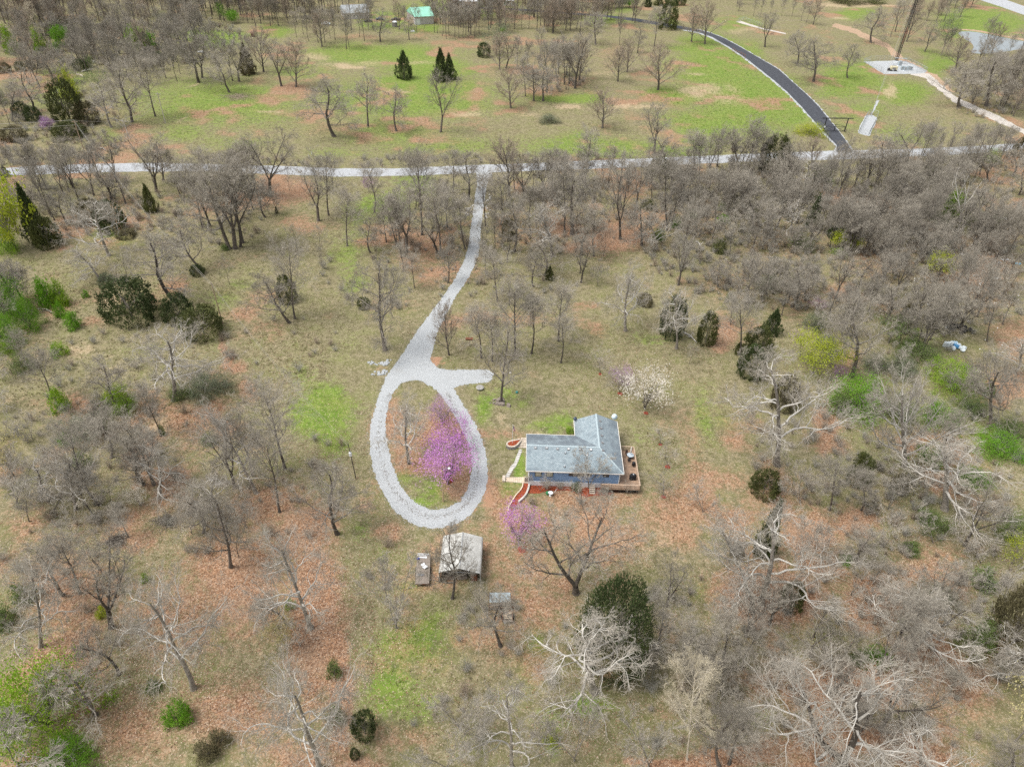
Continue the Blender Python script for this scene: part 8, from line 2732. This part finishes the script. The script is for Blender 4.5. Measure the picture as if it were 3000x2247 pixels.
GZ = [(450, 1050, 520, 230, 1.0), (250, 850, 280, 110, .8), (900, 950, 180, 160, .5), (1950, 1150, 200, 300, .5), (1300, 1850, 250, 200, .7), (700, 760, 260, 110, .5), (1560, 1000, 300, 100, .4), (400, 2100, 200, 110, .4), (1300, 2080, 200, 110, .6), (1000, 640, 130, 120, .4), (1900, 1600, 180, 130, .5), (1400, 1150, 90, 120, .4), (600, 340, 300, 90, .3), (1400, 380, 500, 80, .3), (2150, 280, 250, 120, .35), (2600, 300, 180, 90, .3)]
P = clear_of_roads(scatter_px(16000, GZ))
nb_ = 5
C = np.repeat(P, nb_, axis=0) + RS.randn(len(P) * nb_, 3) * np.array([[.13, .13, 0]])
hgt = .16 + .30 * RS.rand(len(C)) ** 1.5
tip = C + RS.randn(len(C), 3) * np.array([[.14, .14, 0]]) + np.stack([0 * hgt, 0 * hgt, hgt], -1)
sd2 = RS.randn(len(C), 3) * np.array([[.045, .045, 0]])
v = np.stack([C - sd2, C + sd2, tip], 1).reshape(-1, 3)
me = np_mesh('dry_grass', v, np.arange(len(v)).reshape(-1, 3), 3)
cvv = cover(P)
at_ = me.attributes.new('tone', 'FLOAT', 'FACE')
at_.data.foreach_set('value', np.repeat(np.clip(cvv[0], 0, 1), nb_).astype(np.float32))
m, t, b = new_mat('grass_blades')
at = t.nodes.new('ShaderNodeAttribute')
at.attribute_name = 'tone'
nn_ = noise(t, .8, 3)
t.links.new(mix(t, ramp(t, at.outputs['Fac'], .3, .7), mix(t, ramp(t, nn_, .35, .65), (.25, .21, .11), (.42, .35, .21)), mix(t, nn_, (.12, .18, .025), (.25, .31, .05))), b.inputs['Base Color'])
b.inputs['Roughness'].default_value = .85
tag(link('dry_grass', me, None, m), kind='stuff')

# loose gravel along the drive rims and dark leaves blown onto it
ring_ = dense([np.array(q) for q in outer], 1.2) + dense([np.array(q) for q in inner], 1.2)
ring_ = np.array(ring_)
idx = RS.randint(0, len(ring_), 6000)
PP = GA(ring_[idx, 0], ring_[idx, 1])
PP[:, :2] += RS.randn(len(PP), 2) * .38
PP[:, 2] = .03
v, f = leaf_quads(PP, .10, RS, up=1.2, asp=.85)
tag(link('loose_gravel', np_mesh('loose_gravel', v, f, 4), None, M['gravel']), kind='stuff')
mid_ = []
for a_, b_ in zip(T(1000, 750, 2.209, [(690, 900), (745, 1000), (800, 1090), (850, 1180), (880, 1270), (890, 1380), (870, 1480), (840, 1570), (760, 1650), (640, 1690), (520, 1680), (420, 1610), (340, 1520), (280, 1410), (245, 1290), (235, 1160), (260, 1020), (310, 900)]), range(18)):
    mid_.append(a_)
mid_ = np.array(smooth_poly(mid_, 2, False))
idx = RS.randint(0, len(mid_), 1500)
PP = GA(mid_[idx, 0], mid_[idx, 1])
PP[:, :2] += RS.randn(len(PP), 2) * .32
PP[:, 2] = .035
v, f = leaf_quads(PP, .15, RS, up=1.6, asp=.7)
tag(link('drive_leaves', np_mesh('drive_leaves', v, f, 4), None, M['bark_grey']), kind='stuff')
# white scraps strewn through the wood on the right
P = scatter_px(420, [(2800, 770, 190, 70, 1.0), (2900, 850, 110, 60, .7), (2740, 900, 120, 60, .8), (2650, 720, 110, 30, .7), (2920, 1000, 70, 60, .4)])
P[:, 2] = .08
v, f = leaf_quads(P, .42, RS, up=1.2, asp=.7)
tag(link('litter_scraps', np_mesh('litter_scraps', v, f, 4), None, wht), kind='stuff')
# ---------------------------------------------------------------- which tree is which: look first, then the landmark it stands by, then its place in the row
LM = [(1690, 1330, 170, 90, 'the blue house'), (1310, 1330, 115, 200, 'the gravel loop'), (1352, 1620, 65, 60, 'the white roofed carport'), (1240, 1660, 26, 52, 'the flatbed trailer'), (1470, 1770, 45, 50, 'the timber rack'), (1395, 640, 40, 130, 'the upper gravel drive'), (1330, 860, 60, 120, 'the middle drive'),
      (1390, 500, 40, 15, 'the drive mouth'), (400, 490, 200, 12, 'the utility pole roadside'), (830, 500, 200, 12, 'the left roadside'), (1600, 480, 160, 12, 'the middle roadside'), (2150, 465, 200, 12, 'the lane mouth roadside'), (2800, 440, 180, 14, 'the far roadside'),
      (650, 940, 20, 60, 'the thin brown pole'), (390, 900, 70, 60, 'the large round cedar'), (560, 930, 80, 60, 'the dark cedar pair'), (1184, 225, 30, 25, 'the conical pasture cedar'), (1310, 230, 40, 30, 'the twin pasture cedars'), (1245, 72, 40, 20, 'the green roofed barn'), (1046, 56, 40, 10, 'the grey farmhouse'), (1410, 20, 90, 10, 'the white outbuildings'),
      (2442, 386, 40, 20, 'the ranch gate'), (2300, 270, 60, 60, 'the asphalt lane'), (1950, 50, 90, 20, 'the far bend of the lane'), (2545, 360, 30, 40, 'the guy anchor pad'), (2630, 195, 80, 25, 'the radio tower pad'), (2900, 130, 90, 35, 'the pond'), (2790, 975, 60, 25, 'the tyre heap'), (2790, 1012, 40, 22, 'the white barrels'), (2780, 870, 20, 12, 'the discarded freezer'), (2820, 640, 40, 70, 'the white forked dead tree'),
      (50, 660, 70, 85, 'the big chartreuse tree'), (60, 900, 80, 80, 'the bright green bush group'), (2500, 1160, 70, 60, 'the big bright green thicket'), (140, 2080, 110, 110, 'the huge lime green bush'), (1880, 1150, 70, 60, 'the white dogwood'), (525, 2095, 35, 35, 'the vivid green bush'), (1690, 1650, 90, 80, 'the dark forked oak'), (1740, 1950, 150, 130, 'the great white limbed tree'),
      (2225, 1050, 60, 90, 'the lawn edge cedars'), (2380, 1060, 70, 50, 'the yellow green leafing tree'), (2560, 710, 50, 35, 'the vivid chartreuse bush tree'), (2380, 650, 30, 60, 'the deep wood cedar'), (2230, 500, 60, 60, 'the tangled roadside cedar'), (2480, 2100, 120, 120, 'the lower edge forked tree'), (2230, 1600, 60, 120, 'the twin white limbed trees'), (2940, 1840, 70, 90, 'the dull brown cedar'),
      (2520, 1380, 40, 50, 'the upright olive cedar'), (1070, 2135, 35, 40, 'the round cedar bush'), (700, 285, 60, 15, 'the brown brush pile'), (742, 108, 14, 8, 'the hay bale'), (110, 130, 80, 40, 'the three lime green trees'), (110, 235, 80, 40, 'the green clearing'), (215, 320, 50, 50, 'the broad olive cedar'), (420, 130, 50, 40, 'the green tree pair'), (1640, 230, 90, 60, 'the pasture grove'), (1980, 30, 100, 25, 'the far conifer line'), (2500, 15, 90, 10, 'the orange dirt patch'),
      (2650, 1600, 90, 60, 'the lower wood crowns'), (340, 1590, 60, 30, 'the rotten log'), (370, 1170, 60, 60, 'the rounded lime bush'), (615, 1140, 60, 40, 'the grey green thicket'), (253, 500, 50, 20, 'the brown utility pole'), (860, 320, 60, 50, 'the lone pasture oak'), (2250, 640, 60, 40, 'the long fallen trunk'), (1845, 210, 60, 50, 'the round fan tree'), (2450, 1820, 70, 60, 'the slanting trunks')]
KW = {'q': ('white fan shaped bare tree',), 'c': ('cream barked slender tree',), 't': ('slender bare tree', 'slim grey bare tree'), 'o': ('spreading bare oak', 'gnarled bare oak'), 'r': ('round fan shaped bare tree',), 'f': ('forked bare tree',), 's': ('thin bare sapling',), 'p': ('pale limbed bare tree',), 'd': ('white dead snag',), 'g': ('fine grey twiggy shrub tree',), 'v': ('dark forked oak',), 'w': ('big forked tree',)}
NM = {'q': 'pale_tree', 'c': 'cream_tree', 't': 'bare_tree', 'o': 'bare_oak', 'r': 'fan_tree', 'f': 'forked_tree', 's': 'sapling', 'p': 'pale_tree', 'd': 'dead_tree', 'g': 'shrub_tree', 'v': 'forked_oak', 'w': 'forked_tree'}


def rel(b):
    best = None
    for x, y, rx, ry, nm in LM:
        if (b['kind'] == 'v' and 'forked oak' in nm) or (b['kind'] == 'w' and 'lower edge' in nm) or (b['kind'] == 'd' and 'dead' in nm):
            continue
        k = 1.0 + max(0, b['y'] - 300) / 900
        dx, dy = (b['x'] - x), (b['y'] - y)
        ex, ey = max(0, abs(dx) - rx), max(0, abs(dy) - ry)
        d = math.hypot(ex, ey * 1.6) / k
        if best is None or d < best[0]:
            best = (d, dx / (rx + 30), dy / (ry + 20), nm, ex, ey)
    d, ux, uy, nm, ex, ey = best
    if abs(ux) > abs(uy) * 1.1:
        w = 'left of' if ux < 0 else 'right of'
    else:
        w = 'behind' if uy < 0 else 'in front of'
    if d > 55:
        w = {'left of': 'far left of', 'right of': 'far right of', 'behind': 'far behind', 'in front of': 'well below'}[w]
    return w + ' ' + nm


MAXT = 300
_seen = {}
BARE.sort(key=lambda b: -(b['h'] * b['w']) / b['dist'] ** 2)
REST = BARE[MAXT:]
BARE = BARE[:MAXT]
groups = {}
for b in BARE:
    sz = ''
    if b['kind'] not in 'vwd':
        sz = 'towering ' if b['h'] > 19 else 'tall ' if b['h'] > 13.5 else '' if b['h'] > 8 else 'short '
    ln = 'right leaning ' if b['lean'] > .17 else 'left leaning ' if b['lean'] < -.17 else ''
    b['kw'] = (sz + ln + KW[b['kind']][0]).strip()
    b['rel'] = rel(b)
    groups.setdefault((b['kw'], b['rel']), []).append(b)
ORD = ['', 'second', 'third', 'fourth', 'fifth', 'sixth', 'seventh', 'eighth', 'ninth', 'tenth']
for (kw, rl), L in groups.items():
    L.sort(key=lambda b: b['x'])
    for i, b in enumerate(L):
        if len(L) == 1:
            lb = kw + ' ' + rl
        elif i == 0:
            lb = 'leftmost ' + kw + ' ' + rl
        elif i == len(L) - 1:
            lb = 'rightmost ' + kw + ' ' + rl
        else:
            lb = ORD[i] + ' ' + kw + ' from left ' + rl
        if b['kind'] == 'v':
            lb = 'large dark forked oak on the lawn in front of the blue house'
        if b['kind'] == 'w':
            lb = 'big forked tree with pale limbs rising from the lower picture edge'
        if b['kind'] == 'd':
            lb = 'white dead snag with forked bare arms in the grey wood'
        b['o'].name = NM[b['kind']]
        tag(b['o'], lb, 'tree', {'t': 'slender bare trees', 'o': 'bare oaks', 'p': 'pale limbed trees', 'g': 'grey shrub trees', 's': 'saplings', 'f': 'forked trees', 'r': 'fan shaped trees'}.get(b['kind']))
# the smallest of the bare trees are joined into one object
bykind = {}
pat = []
for b in REST:
    me_key = b['o'].children[0].data.name
    if me_key not in bykind:
        q = next((c for c in BARE if c['o'].children[0].data.name == me_key), None)
        if q is None:
            continue
        bykind[me_key] = len(pat)
        pat.append(list(q['o'].children))
RR = [b for b in REST if b['o'].children[0].data.name in bykind]
if RR:
    gn_scatter('small_trees', pat, [tuple(b['o'].location) for b in RR], [random.uniform(0, 6.28) for _ in RR], [b['o'].scale.z if False else max(.2, b['o'].matrix_world.to_scale().z if b['o'].matrix_world.to_scale().z > 0 else 1) for b in RR], [bykind[b['o'].children[0].data.name] for b in RR])
for b in REST:
    for ch in list(b['o'].children):
        bpy.data.objects.remove(ch)
    bpy.data.objects.remove(b['o'])
print('TRIS', sum(len(m.loop_triangles) or sum(max(0, p.loop_total - 2) for p in m.polygons) for m in bpy.data.meshes if m.users), 'things', len(BARE))
